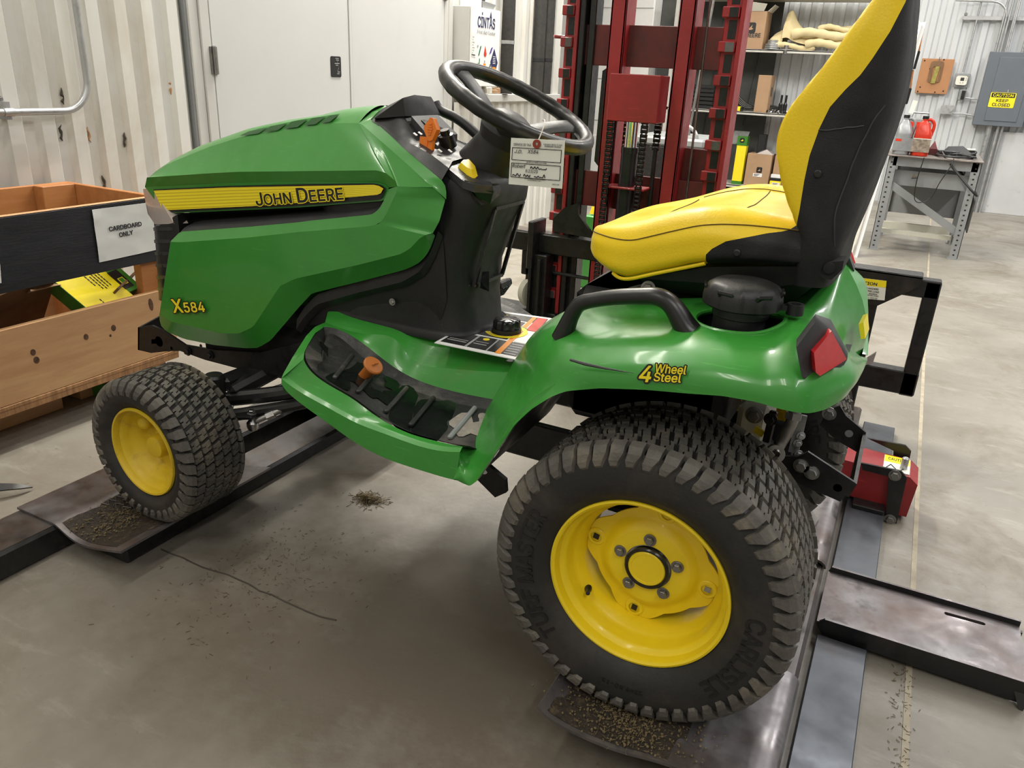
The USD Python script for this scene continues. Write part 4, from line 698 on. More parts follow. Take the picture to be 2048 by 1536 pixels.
rows = np.array(rows); fv, ff = grid(rows)
FCX, FCY = .074, .172
cc = fv[ff].mean(1); keep = ((cc[:, 0]-FCX)**2/.076**2+(cc[:, 1]-FCY)**2/.064**2 > 1) | (cc[:, 2] < .83)
hem = [(p[0], p[1]+.010, p[2]-.001) for p in P1]; hem2 = [(p[0], p[1]+.014, p[2]+.02) for p in P1]
cd2 = [tuple(p) for p in P2[int(.745*239):]]
topc = [(0.127,0.470,0.920),(0.170,0.470,0.944),(0.200,0.470,0.962),(0.213,0.470,0.946),(0.231,0.470,0.921),(0.249,0.470,0.891),(0.264,0.470,0.854),(0.271,0.470,0.827),(0.269,0.470,0.779)]
ctr = patch([cd2, [((a[0]+b[0])/2, (a[1]+b[1])/2, (a[2]+b[2])/2-.012) for a, b in zip(resamp(cd2, 30), resamp(topc, 30))], topc], 60, 10, smooth_rows=True)
plat = patch([[tuple(p) for p in P2[int(.37*239):int(.75*239)]], [(p[0]+.02, p[1]+.06, p[2]-.05) for p in P2[int(.37*239):int(.75*239)]], [(p[0]+.03, YC, p[2]-.06) for p in P2[int(.37*239):int(.75*239)]]], 40, 4)
fen = obj('fender_deck', both(cat((fv, ff[keep]), patch([[tuple(p) for p in P1], hem, hem2], 200, 1), ctr, plat)), 'green_fender', TR, smooth=45)
# inner wheel arch, dark
obj('wheel_arch', both(cat(patch([[(p[0]+.01, p[1]+.02, p[2]+.02) for p in P1[int(.06*239):int(.86*239)]], [(p[0]+.01, .30, p[2]+.03) for p in P1[int(.06*239):int(.86*239)]]], 60, 4), box(-.30, .04, .34, .60, .56, .86, .02))), 'dark_plastic', TR)
# fuel filler
lipz = lambda x, y: float(fv[np.argmin((fv[:, 0]-x)**2+(fv[:, 1]-y)**2+(fv[:, 2] < .83)*9), 2])
rim_ = [(FCX+.077*math.cos(a), FCY+.065*math.sin(a), lipz(FCX+.077*math.cos(a), FCY+.065*math.sin(a))-.002) for a in np.linspace(0, 2*math.pi, 48, endpoint=False)]
rim_ = gf(np.array(rim_), 2, axis=0, mode='wrap')
obj('filler_rim', tube(rim_, .005, 8, closed=True), 'green_fender', TR)
obj('filler_well', cat(grid(np.array([rim_-(0, 0, .002), (rim_-(FCX, FCY, 0))*(.95, .95, 1)+(FCX, FCY, -.07)]), closed=True), cyl((FCX, FCY, .79), (FCX, FCY, .80), .078, 32)), 'dark_plastic', TR)
obj('filler_neck', lathe([(.044, -.12), (.044, -.02), (.047, -.018), (.047, .004), (0, .004)], (FCX, FCY, .923), (0, 0, 1), 40), 'black_plastic', TR)
a = np.linspace(0, 2*math.pi, 120, endpoint=False); sc_ = 1-.035*np.clip(np.cos(6*a+.7)*2.2, -.2, 1)
cp = [np.stack([FCX+.0655*f*(1+(sc_-1)*k)*np.cos(a), FCY+.0655*f*(1+(sc_-1)*k)*np.sin(a), np.full_like(a, .921+z)], 1) for f, z, k in ((.80, -.002, 0), (.93, .0, .2), (1.0, .003, .8), (1.0, .014, 1), (.97, .026, 1.4), (.88, .036, .9), (.72, .041, .2), (.40, .043, 0), (.39, .0425, 0), (.38, .0435, 0), (.01, .0445, 0))]
cap = obj('fuel_cap', grid(np.array(cp), closed=True), 'black_plastic', TR, smooth=35)
for k in range(6):
    q = math.radians(-40+60*k)-.117; u = np.array((math.cos(q), math.sin(q), 0)); obj('cap_dimple', obox(np.array((FCX, FCY, .9465))+u*.0595, (-u[1], u[0], 0), u*.55+np.array((0, 0, .8)), .030, .018, .006, .003), 'gloss_plastic', cap)
obj('cap_tether', cat(lathe([(.009, 0), (.014, 0), (.014, .018), (.009, .018), (.009, 0)], (FCX+.085, FCY+.012, .917), (0, 0, 1), 20), box(FCX+.05, FCX+.08, FCY+.005, FCY+.018, .922, .931)), 'black_plastic', TR)
# grab handle
hp = [(-0.226,0.115,0.823),(-0.218,0.115,0.846),(-0.208,0.115,0.874),(-0.198,0.115,0.891),(-0.173,0.115,0.904),(-0.132,0.115,0.917),(-0.079,0.115,0.928),(-0.051,0.115,0.930),(-0.034,0.115,0.923),(-0.012,0.115,0.900),(0.008,0.115,0.878)]
obj('grab_handle', tube(smoothline([tuple(np.array(p)+(0, -.0, -.004)) for p in hp], 60), np.interp(np.linspace(0, 1, 60), [0, .15, .35, .6, .8, 1], [.0215, .0165, .0155, .0165, .018, .024]), 16, ell=(1.0, .88)), 'wheel_rubber', TR, smooth=60)
# tail light
th_ = np.array([(0.188,0.01,0.915), (0.205,0.03,0.951), (0.224,0.075,0.935), (0.256,0.105,0.881), (0.253,0.1,0.873), (0.214,0.03,0.858), (0.203,0.012,0.872)])
c = th_.mean(0); out_ = np.array((.012, -.020, .0)); bk = c+(th_-c)*1.04+np.array((-.004, .040, 0))
tl = obj('tail_light', hull(np.vstack([th_, bk])), 'grey_plastic', TR)
ln = np.array([(0.211,0.018,0.91), (0.226,0.058,0.936), (0.254,0.09,0.887), (0.225,0.03,0.873), (0.219,0.02,0.88)])
obj('red_lens', hull(np.vstack([ln+(0.002, -.003, 0), ln+np.array((-.010, .02, 0))])), 'red_lens', tl)
mth = mirror(hull(np.vstack([th_, bk]))); mth = mv(mth, (-.012, 0, .0)); tl2 = obj('tail_light', mth, 'grey_plastic', TR); obj('red_lens', mv(mirror(hull(np.vstack([ln+(0.002, -.003, 0), ln+np.array((-.010, .02, 0))]))), (-.012, 0, 0)), 'red_lens', tl2)
# decals and scuffs on the fender
lettering([('4', .0265)], (-0.039,-0.002,0.815), (-0.019,-0.002,0.818), (0, 0.02, 1), 'yellow_print', 'fender_numeral', halo=.003, hm='black_print', shear=.3)
lettering([('Wheel', .0140)], (-0.014,-0.002,0.836), (0.036,-0.002,0.843), (0, 0.02, 1), 'yellow_print', 'fender_lettering', halo=.0018, hm='black_print', shear=.2)
lettering([('Steel', .0140)], (-0.014,-0.002,0.821), (0.03,-0.002,0.828), (0, 0.02, 1), 'yellow_print', 'fender_lettering', halo=.0018, hm='black_print', shear=.2)
sc = [(-0.160,0.000,0.826),(-0.133,0.000,0.824),(-0.098,0.000,0.824),(-0.071,0.000,0.825),(-0.048,0.000,0.826)]
obj('scuff_mark', tube([np.array(p)+(0, -.0005, 0) for p in sc], [.0022, .0028, .002, .0012, .0004], 6), 'grey_plastic', TR)

# ---- seat: cushion and back in yellow vinyl with black cloth sides
sx = np.array([-.287, -.281, -.268, -.235, -.19, -.15, -.08, -.03, .01, .055, .10, .17])
zs_ = np.interp(np.linspace(-.287, .17, 150), sx, [.962, .968, .974, .984, .992, 1.000, 1.022, 1.035, 1.039, 1.038, 1.034, 1.030])
zb_ = np.interp(np.linspace(-.287, .17, 150), sx, [.958, .952, .945, .935, .923, .919, .945, .965, .974, .981, .986, .990])
hw_ = np.interp(np.linspace(-.287, .17, 150), sx, [.02, .09, .145, .205, .236, .245, .249, .250, .251, .251, .251, .251])
bo_ = np.interp(np.linspace(-.287, .17, 150), sx, [0, .1, .2, .35, .5, .7, 1, 1.05, 1.05, 1, .95, .9])
zs_, zb_, hw_, bo_ = (gf(q, 3, mode='nearest') for q in (zs_, zb_, hw_, bo_)); X_ = np.linspace(-.287, .17, 150)
rows = []
for x, zs, zb, hw, b in zip(X_, zs_, zb_, hw_, bo_):
    h = zs-zb
    half = [(.90, zb-.003), (.962, zb+.004), (.992, zb+.14*h), (1.0, zb+.45*h), (.995, zb+.75*h), (.965, zs-.002), (.93, zs+.006+.006*b), (.84, zs+.008+.018*b), (.72, zs+.008+.019*b), (.58, zs+.008+.010*b), (.40, zs+.009+.004*b), (.2, zs+.009+.002*b), (0, zs+.009)]
    P = [(-q, z) for q, z in half]+[(q, z) for q, z in half[-2::-1]]
    P = smoothline([(x, YC+hw*q, z) for q, z in P], 110); rows.append(P)
rows = np.array(rows); sv_, sf_ = grid(rows)
bl = [(-0.009,0.225,0.969),(-0.009,0.225,0.986),(0.001,0.225,0.999),(0.023,0.225,1.015),(0.056,0.225,1.026),(0.088,0.225,1.036),(0.110,0.225,1.041),(0.121,0.225,1.045),(0.132,0.225,1.054)]
bx, bz = np.array([p[0] for p in bl]), np.array([p[2] for p in bl]); bx[0] -= .0005
def cut(v, f, g): # the part of a mesh where the vertex function g is negative, sliced exactly
    V, F = [tuple(p) for p in v], []
    cache = {}
    def mid(a, b):
        k = (min(a, b), max(a, b))
        if k not in cache: t = g[a]/(g[a]-g[b]); V.append(tuple(v[a]*(1-t)+v[b]*t)); cache[k] = len(V)-1
        return cache[k]
    for t in f:
        ins = [i for i in t if g[i] < 0]
        if len(ins) == 3: F.append(tuple(t))
        elif ins:
            k = [j for j in range(3) if (g[t[j]] < 0) != (len(ins) == 2)][0]; a, b, c = t[k], t[(k+1) % 3], t[(k+2) % 3]
            if len(ins) == 1: F.append((a, mid(a, b), mid(a, c)))
            else: F += [(b, c, mid(a, b)), (c, mid(c, a), mid(a, b))]
    F = np.array(F); u, inv = np.unique(F, return_inverse=True); return np.array(V)[u], inv.reshape(F.shape)
gs_ = sv_[:, 2]-np.interp(sv_[:, 0], bx, bz, left=.5); gs_ = np.where(np.abs(sv_[:, 1]-YC) < .13, np.maximum(gs_, .01), gs_); gs_ = np.maximum(gs_, (bx[1]-.004-sv_[:, 0])*3)
obj('seat_cushion', cut(sv_, sf_, -gs_), 'yellow_vinyl', TR, smooth=True); [obj('cushion_side', cut(sv_, sf_, np.maximum(gs_, k*(sv_[:, 1]-YC))), 'black_cloth', TR, smooth=True) for k in (1, -1)]
mat('stitch', (0.16, 0.10, 0.01), 0.7); mat('black_stitch', (0.035, 0.035, 0.038), 0.6)
def near(V, P, off):
    from scipy.spatial import cKDTree
    d, i = cKDTree(V).query(P); q = V[i]; c = np.array((np.nan, YC, .98)); return q+np.array(off)
for k in (14, 95):
    obj('seam', tube(gf(rows[8:140, k], 2, axis=0)+np.array((0, -.0006 if k < 50 else .0006, .0006)), .0011, 6), 'stitch', TR)
for j, xs in ((30, (52, 138)), (80, (52, 138))):
    obj('seam', tube(gf(rows[xs[0]:xs[1], j], 3, axis=0)+np.array((0, 0, .0004)), .0011, 6), 'stitch', TR)
u_ = [rows[min(52+int(14*(1-math.sin(t*math.pi))), 149), int(30+50*t)] for t in np.linspace(0, 1, 24)]
obj('seam', tube(gf(np.array([rows[52-int(10*math.sin(t*math.pi)), int(30+50*t)] for t in np.linspace(0, 1, 40)]), 2, axis=0)+np.array((0, 0, .0006)), .0011, 6), 'stitch', TR)
obj('seam', tube([rows[100, int(q)]+np.array((0, 0, .0006)) for q in np.linspace(31, 79, 20)], .0011, 6), 'stitch', TR)
hemp = [(-0.185,0.247,0.922),(-0.158,0.235,0.917),(-0.121,0.227,0.929),(-0.067,0.227,0.949),(-0.009,0.227,0.970)]
obj('seat_piping', tube(smoothline(hemp, 30), .0035, 8), 'yellow_vinyl', TR)
# back rest
zf = np.array([p[2] for p in [(0.140,0.230,1.040),(0.130,0.230,1.053),(0.112,0.230,1.084),(0.096,0.230,1.115),(0.084,0.230,1.147),(0.076,0.230,1.170),(0.074,0.230,1.198),(0.080,0.230,1.223),(0.091,0.230,1.248),(0.112,0.230,1.280),(0.134,0.230,1.317),(0.155,0.230,1.359),(0.175,0.230,1.395),(0.192,0.230,1.431)]]); xf_ = np.array([p[0] for p in [(0.140,0.230,1.040),(0.130,0.230,1.053),(0.112,0.230,1.084),(0.096,0.230,1.115),(0.084,0.230,1.147),(0.076,0.230,1.170),(0.074,0.230,1.198),(0.080,0.230,1.223),(0.091,0.230,1.248),(0.112,0.230,1.280),(0.134,0.230,1.317),(0.155,0.230,1.359),(0.175,0.230,1.395),(0.192,0.230,1.431)]])
zr = np.array([p[2] for p in [(0.206,0.425,0.967),(0.208,0.425,1.000),(0.216,0.425,1.038),(0.224,0.425,1.084),(0.231,0.425,1.138),(0.239,0.425,1.198),(0.245,0.425,1.255),(0.243,0.425,1.334),(0.234,0.425,1.410),(0.226,0.425,1.453)]]); xr_ = np.array([p[0] for p in [(0.206,0.425,0.967),(0.208,0.425,1.000),(0.216,0.425,1.038),(0.224,0.425,1.084),(0.231,0.425,1.138),(0.239,0.425,1.198),(0.245,0.425,1.255),(0.243,0.425,1.334),(0.234,0.425,1.410),(0.226,0.425,1.453)]])
Z_ = np.linspace(.955, 1.53, 170); xF = gf(np.interp(Z_, zf, xf_), 3, mode='nearest'); xR = gf(np.interp(Z_, zr, xr_), 3, mode='nearest')
top = np.clip((Z_-1.44)/.09, 0, 1); xF, xR = xF+top**2*.02, np.maximum(xR-top**2*.03, xF+.03)
wB = np.interp(Z_, [.955, 1.0, 1.05, 1.15, 1.25, 1.35, 1.45, 1.50, 1.53], [.240, .250, .254, .256, .252, .240, .215, .18, .12]); wB = gf(wB, 3, mode='nearest')
ring = [(-1, .985), (-1, .8), (-.96, .45), (-.90, 0), (-.98, -.6), (-.99, -.9)]
rows = []
for z, a_, b_, w in zip(Z_, xF, xR, wB):
    t_ = b_-a_
    Q = [(a_+.012, w*.93), (a_+.004, w*.985), (a_+.12*t_, w*1.005), (a_+.45*t_, w), (a_+.70*t_, w*.965), (a_+.88*t_, w*.86), (b_-.003, w*.66), (b_, w*.3), (b_, 0)]
    Q = [(x, -y) for x, y in Q]; F = [(a_+.012, -w*.93), (a_+.004, -w*.82), (a_+.006, -w*.68), (a_+.030, -w*.5), (a_+.036, -w*.25), (a_+.038, 0)]
    P = F[::-1]+Q[1:]; P = P+[(x, -y) for x, y in P[-2:0:-1]]
    rows.append(smoothline([(x, YC+y, z) for x, y in P], 160, closed=True))
rows = np.array(rows); bv, bf = grid(rows, closed=True)
bn = [(0.141,0.217,1.043),(0.133,0.217,1.053),(0.134,0.217,1.082),(0.133,0.217,1.129),(0.134,0.217,1.168),(0.141,0.217,1.210),(0.150,0.217,1.241),(0.167,0.217,1.267),(0.184,0.217,1.289),(0.196,0.217,1.313),(0.212,0.217,1.351),(0.223,0.217,1.391),(0.226,0.217,1.416)]
nx, nz = [p[0] for p in bn], [p[2] for p in bn]; gb_ = np.interp(bv[:, 2], nz, nx)-bv[:, 0]
back = obj('backrest', cut(bv, bf, -gb_), 'yellow_vinyl', TR, smooth=True); obj('backrest_cover', cut(bv, bf, gb_), 'black_cloth', TR, smooth=True)
obj('seat_top', hull(rows[-1]), 'black_cloth', TR)
def onside(pts, off=.0008): # drop points on the near side of the back rest
    out = []; nv = bv[bv[:, 1] < YC]
    for p in pts: d = (nv[:, 0]-p[0])**2+(nv[:, 2]-p[2])**2; out.append(nv[np.argmin(d)]+np.array((-.0004, -off, 0)))
    return gf(np.array(out), 2, axis=0, mode='nearest')
s1 = onside(smoothline([(0.135,0.220,1.057),(0.119,0.220,1.096),(0.102,0.220,1.134),(0.093,0.220,1.165),(0.088,0.220,1.191),(0.093,0.220,1.211),(0.106,0.220,1.238),(0.129,0.220,1.274),(0.152,0.220,1.305),(0.173,0.220,1.340),(0.188,0.220,1.371),(0.198,0.220,1.400)], 80))
obj('seam', tube(s1, .0012, 6), 'stitch', TR)
obj('seam', tube(onside([(x+.0005, .22, z) for x, z in zip(nx[1:], nz[1:])][:12]), .0016, 6), 'black_stitch', TR)
obj('seam', tube(onside(smoothline([(0.207,0.225,0.996),(0.194,0.225,1.039),(0.189,0.225,1.079),(0.194,0.225,1.127),(0.201,0.225,1.173),(0.211,0.225,1.215),(0.229,0.225,1.252)], 50)), .0014, 6), 'black_stitch', TR)
obj('seam', tube(onside(smoothline([(0.139,0.220,1.206),(0.156,0.220,1.208),(0.177,0.220,1.212),(0.204,0.220,1.216)], 30)), .0012, 6), 'black_stitch', TR)
for p in [(0.151,0.225,1.141),(0.153,0.225,1.035),(0.045,0.225,0.998)]:
    q = np.array(p); V = np.vstack([bv, sv_]); V = V[V[:, 1] < YC]; q[1] = V[np.argmin((V[:, 0]-q[0])**2+(V[:, 2]-q[2])**2), 1]
    obj('cover_button', cat(lathe([(0, -.0035), (.0045, -.0035), (.0065, -.002), (.0075, .002)], q, (0, 1, 0), 18)), 'dark_plastic', TR)
pz = np.array([(-0.139,0.285,0.915),(0.095,0.285,0.935),(0.180,0.285,0.958),(0.146,0.285,0.981),(-0.012,0.285,0.956)])
obj('seat_pan', hull(np.vstack([np.array([(p[0], .265, p[2]) for p in pz]), np.array([(p[0], .675, p[2]) for p in pz]), [(-.12, .30, .885), (-.12, .64, .885), (.14, .30, .905), (.14, .64, .905)]])), 'dark_plastic', TR)
fl_ = np.array([(0.152,0.230,0.992),(0.180,0.230,0.997),(0.215,0.230,1.007),(0.215,0.230,0.992),(0.202,0.230,0.973),(0.188,0.230,0.974)])
obj('cover_flap', cat(hull(np.vstack([fl_, fl_+(0, .05, 0)])), lathe([(0, -.003), (.009, -.002), (.010, .002)], (0.195,0.228,0.992), (0, 1, 0), 18)), 'black_cloth', TR)
obj('seat_base', cat(box(-.14, .16, .33, .61, .80, .90, .02), bar((-.17, .31, .87), (-.10, .31, .90), .03, .02)), 'dark_plastic', TR)
obj('seat_bolt', bolt((-0.115,0.255,0.901), (0, -1, .2), .010, .006), 'dull_zinc', TR)
gs = np.array([(-0.270,0.545,0.838),(-0.297,0.545,0.799),(-0.212,0.545,0.813),(-0.209,0.545,0.841)])
obj('far_fender_ridge', tube([(-.34, .69, .74), (-.27, .69, .83), (-.20, .69, .88), (0, .68, .90)], .018, 10), 'green_fender', TR)
obj('tail_inner', hull([(.08, .30, .765), (.08, .64, .765), (.245, .32, .775), (.245, .62, .775), (.240, .34, .81), (.240, .60, .81), (.08, .32, .84), (.08, .62, .84)]), 'dark_plastic', TR)
# emblem on the tail
em = np.array([(.2735, .44, .835), (.2735, .44, .80), (.2725, .50, .80), (.2725, .50, .84)])+(.003, 0, 0)
em_ = np.array([(0.255,0.325,0.881),(0.262,0.325,0.886),(0.271,0.325,0.857),(0.264,0.325,0.855)]); em_ = np.vstack([em_, em_]); em_[4:, 1] += .07; em_[4:, 0] += .002
obj('tail_emblem', hull(em_), 'yellow_print', TR)
# ---- running gear seen behind the near wheel
obj('transaxle', cat(box(-.20, .13, .30, .64, .36, .52, .03), cyl((0, .20, .4286), (0, .74, .4286), .045, 20)), 'dark_plastic', TR)
obj('rear_frame', cat(box(-1.0, .17, .30, .32, .45, .54, .004), box(-1.0, .17, .62, .64, .45, .54, .004)), 'black_steel', TR)
lk = [(-0.507,0.300,0.365),(-0.468,0.300,0.404),(-0.419,0.300,0.378),(-0.415,0.300,0.345),(-0.444,0.300,0.323)]
obj('lift_link', hull(np.vstack([np.array(lk), np.array(lk)+(0, .012, 0)])), 'black_steel', TR)
obj('link_hole', cyl(np.array((-0.474,0.298,0.387)), np.array((-0.475,0.3,0.386)), .008, 14), 'zinc', TR)
rd = [(0.162,0.285,0.615),(0.168,0.300,0.636),(0.175,0.300,0.660),(0.179,0.300,0.679),(0.181,0.300,0.693),(0.178,0.320,0.705)]
rod = obj('steering_rod', tube(smoothline(rd, 30), .0115, 14), 'dull_zinc', TR, smooth=60)
obj('rod_eye', cat(lathe([(.008, -.006), (.018, -.006), (.018, .006), (.008, .006), (.008, -.006)], rd[0], (.3, -1, .2), 24)), 'dull_zinc', rod)
obj('rod_nut', cyl(np.array((0.18,0.3,0.686)), np.array((0.18,0.303,0.698)), .0165, 6), 'dull_zinc', rod)
tk0 = np.array((0.103,0.36,0.628)); obj('fluid_bottle', box(tk0[0]-.035, tk0[0]+.030, .36, .46, tk0[2]-.035, tk0[2]+.045, .012), 'ivory', TR)
obj('bottle_tab', obox(np.array((0.119,0.345,0.626)), (1, 0, -.4), (0, 1, 0), .02, .004, .014), 'yellow_plastic', TR)
sp_ = np.array((0.142,0.34,0.648)); sl = obj('shift_link', cat(bar(np.array((0.137,0.34,0.609)), np.array((0.14,0.34,0.678)), .012, .016, bev=.003), bolt((0.137,0.335,0.662), (0, -1, 0), .009, .008)), 'black_steel', TR)
obj('link_bolt', bolt((0.106,0.33,0.665), (0, -1, 0), .012, .010), 'dull_zinc', TR)
obj('latch_strip', cat(bar(np.array((0.186,0.4,0.574)), np.array((0.188,0.4,0.659)), .006, .02), *[bolt(q, (0.3, -1, 0), .006, .006) for q in [(0.194,0.395,0.616),(0.191,0.395,0.599),(0.197,0.395,0.576)]]), 'galvanized', TR)
# tow hitch: bent strap bracket
hl_ = np.array([(0.158,0.360,0.576),(0.199,0.360,0.586),(0.215,0.360,0.601),(0.312,0.360,0.559),(0.292,0.360,0.512),(0.213,0.360,0.528),(0.186,0.360,0.540)])
hb = obj('hitch_bracket', polyprism([(p[0], p[2]) for p in hl_], frame((0, .366, 0), (1, 0, 0), (0, 0, 1)), .007), 'black_steel', TR)
hr = np.array([(0.225,0.585,0.610),(0.248,0.585,0.625),(0.264,0.585,0.605),(0.311,0.585,0.576),(0.304,0.585,0.526),(0.255,0.585,0.544),(0.216,0.585,0.571)])
obj('hitch_bracket', polyprism([(p[0], p[2]) for p in hr], frame((0, .592, 0), (1, 0, 0), (0, 0, 1)), .007), 'black_steel', TR)
q = [np.array((0.314,0.362,0.557)), np.array((0.306,0.362,0.525)), np.array((0.312,0.59,0.573)), np.array((0.308,0.59,0.529))]
obj('hitch_strap', hull(np.vstack([q, np.array(q)+(-.007, 0, 0)])), 'black_steel', TR)
for q in [(0.208,0.358,0.569),(0.230,0.358,0.560)]: obj('hitch_bolt', bolt(q, (0, -1, 0), .0105, .008), 'zinc', TR)
obj('hitch_bolt', bolt((0.23,0.583,0.603), (0, -1, 0), .0105, .008), 'zinc', TR)
for q in ((0.282,0.359,0.54), (0.278,0.584,0.566)): obj('hitch_hole', cyl(q, np.array(q)+(0, .0008, 0), .0085, 16), 'galvanized', TR)

# ---------------------------------------------------------------- service tag on the steering wheel
tq = [np.array(p) for p in ((-0.424,0.262,1.150), (-0.31,0.262,1.154), (-0.309,0.262,1.065), (-0.425,0.262,1.062))]
TG = thing('service_tag', 'white handwritten paper repair tag hanging on a string from the black steering wheel', 'tag', tq[0])
tu, tv = unit(tq[1]-tq[0]), unit(tq[0]-tq[3]); tw_, th0 = np.linalg.norm(tq[1]-tq[0]), np.linalg.norm(tq[0]-tq[3]); tn = np.cross(tu, tv)
if tn[1] > 0: tn = -tn
def onT(s, t): return tq[0]*(1-s)*(1-t)+tq[1]*s*(1-t)+tq[2]*s*t+tq[3]*(1-s)*t
rows = [[onT(s, t)+np.array((0, 0, 0)) for s in np.linspace(0, 1, 14)] for t in np.linspace(0, 1, 12)]
obj('tag_card', thick(rows, .0005), 'tag_paper', TG)
def tt(s, x, y, h, wd, m='ink', bold=False, shear=0.0):
    p = onT(x, y)+np.array((0, -.0007, 0)); v, f = arr(meshkit.text_mesh(s, h, .0003, bold)); v = v.copy(); v[:, 0] *= wd*tw_/max(v[:, 0].max(), 1e-6); v[:, 0] += shear*v[:, 1]; v[:, 2] += .0008
    obj('tag_text', xf((v, f), frame(p, tu, tv)), m, TG)
tt('SERVICE ID TAG', .06, .155, .0042, .33); tt('FOR BEST RESULTS USE', .62, .115, .0026, .34); tt('PERMANENT MARKER', .64, .155, .0026, .30)
tt('J.D.', .08, .315, .0066, .15, shear=.25); tt('X584', .33, .305, .0068, .20, shear=.25)
tt('ENTER CUSTOMER LAST NAME', .32, .505, .0021, .38); tt('Robert', .05, .625, .0066, .25, shear=.25)
tt('9/23/25', .30, .715, .0060, .24, shear=.25); tt('ENTER REPAIR ORDER NUMBER', .30, .855, .0019, .40); tt('TO REORDER CALL', .36, .885, .0018, .26); tt('ORDER FORM', .82, .93, .0018, .13)
rng = random.Random(12)
def scrib(x0, x1, y, h, n):
    P = [onT(x0+(x1-x0)*i/n, y-h*(rng.random() if i % 2 else 0))+np.array((0, -.0012, 0)) for i in range(n+1)]
    obj('tag_handwriting', tube(smoothline(P, n*5), .0008, 5), 'ink', TG)
scrib(.40, .70, .625, .07, 11); scrib(.07, .22, .80, .06, 5); scrib(.28, .40, .80, .06, 5); scrib(.48, .68, .80, .06, 8)
def rule(x0, x1, y0, y1):
    a, b = onT(x0, y0), onT(x1, y1); o = np.array((0, -.0010, 0)); obj('tag_rule', bar(a+o, b+o, .0011, .0008), 'ink', TG)
for y0, y1 in ((.20, .46), (.53, .83)):
    for q in ((.04, .95, y0, y0), (.04, .95, y1, y1), (.04, .04, y0, y1), (.95, .95, y0, y1)): rule(*q)
ey = onT(.50, .10)+np.array((0, -.002, 0)); obj('tag_eyelet', lathe([(.0028, 0), (.0085, 0), (.0085, .0012), (.0028, .0012), (.0028, 0)], ey, tn, 24), 'fibre_tag', TG)
s_ = [ey, np.array((-0.363,0.264,1.158)), np.array((-0.36,0.268,1.171)), np.array((-0.377,0.3,1.185))]; obj('tag_string', tube(smoothline(s_, 24), .0011, 6), 'white_paint', TG)

# ---------------------------------------------------------------- wheel lift under the tractor
LF = thing('wheel_lift', 'black and red steel service lift with chain mast carrying the tractor on four wheel cradles', 'vehicle lift', (-.7, 1.9, FL))
def steel_tube(name, x0, x1, y0, y1, z0, z1, m): return obj(name, box(x0, x1, y0, y1, z0, z1, .008), m, LF)
steel_tube('lift_arm', -1.620, -1.467, -1.3, 1.9, FL, .143, 'black_steel'); steel_tube('lift_arm', .150, .292, -1.3, 1.9, FL, .148, 'raw_steel')
obj('arm_top', box(-1.612, -1.475, -1.29, 1.88, .143, .1445), 'raw_steel', LF)
steel_tube('cradle_beam', -1.405, -1.272, -.10, 1.9, FL, .120, 'black_steel'); obj('beam_top', box(-1.398, -1.280, -.09, 1.88, .120, .1215), 'raw_steel', LF)
def cradle(prof, y0, y1, m='worn_steel', tk_=.006):
    P = smoothline([(x, 0, z) for x, z in prof], 40); ys = [y0, y0+.004]+list(np.linspace(y0+.02, y1, 8))
    return obj('wheel_cradle', thick([[(p[0], y, p[2]) for p in P] for y in ys], -tk_), m, LF)
fp = [(-1.622, .1505), (-1.56, .1505), (-1.50, .1505), (-1.467, .1495), (-1.44, .138), (-1.41, .127), (-1.375, .1235), (-1.335, .128), (-1.29, .138), (-1.25, .148), (-1.222, .155)]
c1 = cradle(fp, -.145, .36); c2 = cradle(fp, .78, 1.30)
rp = [(-.128, .172), (-.112, .160), (-.08, .151), (-.04, .147), (0.0, .147), (.04, .151), (.085, .160), (.125, .1655), (.17, .1665), (.23, .1665), (.275, .1655), (.290, .158), (.296, .146)]
c3 = cradle(rp, -.10, .245); c4 = cradle(rp, .70, 1.28)
def soil(prof, x0, x1, y0, y1, par, seed):
    P = smoothline([(x, 0, z) for x, z in prof], 200); P = P[(P[:, 0] > x0) & (P[:, 0] < x1)][::2]; ys = np.linspace(y0, y1, 60); R = np.array([[(p[0], y, p[2]) for p in P] for y in ys])
    n_ = meshkit.fbm(R*np.array((9, 9, 0))+seed, 4); e = np.minimum.reduce([R[..., 0]-x0, x1-R[..., 0], R[..., 1]-y0+.03, y1-R[..., 1]])*9; R[..., 2] += .0012+.010*np.maximum(n_-.52+np.minimum(e-.25, 0), -.25*(e < .15)-.02)
    obj('packed_soil', grid(R), 'oily_soil', par, smooth=True)
soil(fp, -1.465, -1.24, -.13, .30, c1, 3); soil(rp, -.115, .135, -.09, .20, c3, 7)
for k in range(6):
    x0 = -1.452+.018*k; P = []
    for i in range(26): y = -.02+.011*i; x = x0+.008*(1 if (i+k) % 2 else -1)+.002*k; P.append((x, y+.10*k/6, np.interp(x, [p[0] for p in fp], [p[1] for p in fp])+.005))
    obj('grip_wire', tube(P, .0016, 5), 'worn_steel', c1)
rng = random.Random(5); cl = []
for i in range(900):
    w = i % 3; x, y = (rng.gauss(-1.385, .035), rng.gauss(-.03, .06)) if w == 0 else (rng.gauss(0.02, .06), rng.gauss(-.03, .04))
    pf = fp if w == 0 else rp
    if not (-.135 if w == 0 else -.095) < y < .2: continue
    z = np.interp(x, [p[0] for p in pf], [p[1] for p in pf])+.004; s = rng.uniform(.0008, .0026)
    cl.append(mv(hull([(s*rng.uniform(.5, 1)*a, s*rng.uniform(.5, 1)*b, s*.6*c) for a in (-1, 1) for b in (-1, 1) for c in (-1, 1)]), (x, y, z)))
co = obj('soil_crumbs', cat(*cl), 'dried_grass', None, label='brown soil crumbs scattered in the wheel cradles of the lift', cat='soil', kind='stuff', smooth=False)
lw = []
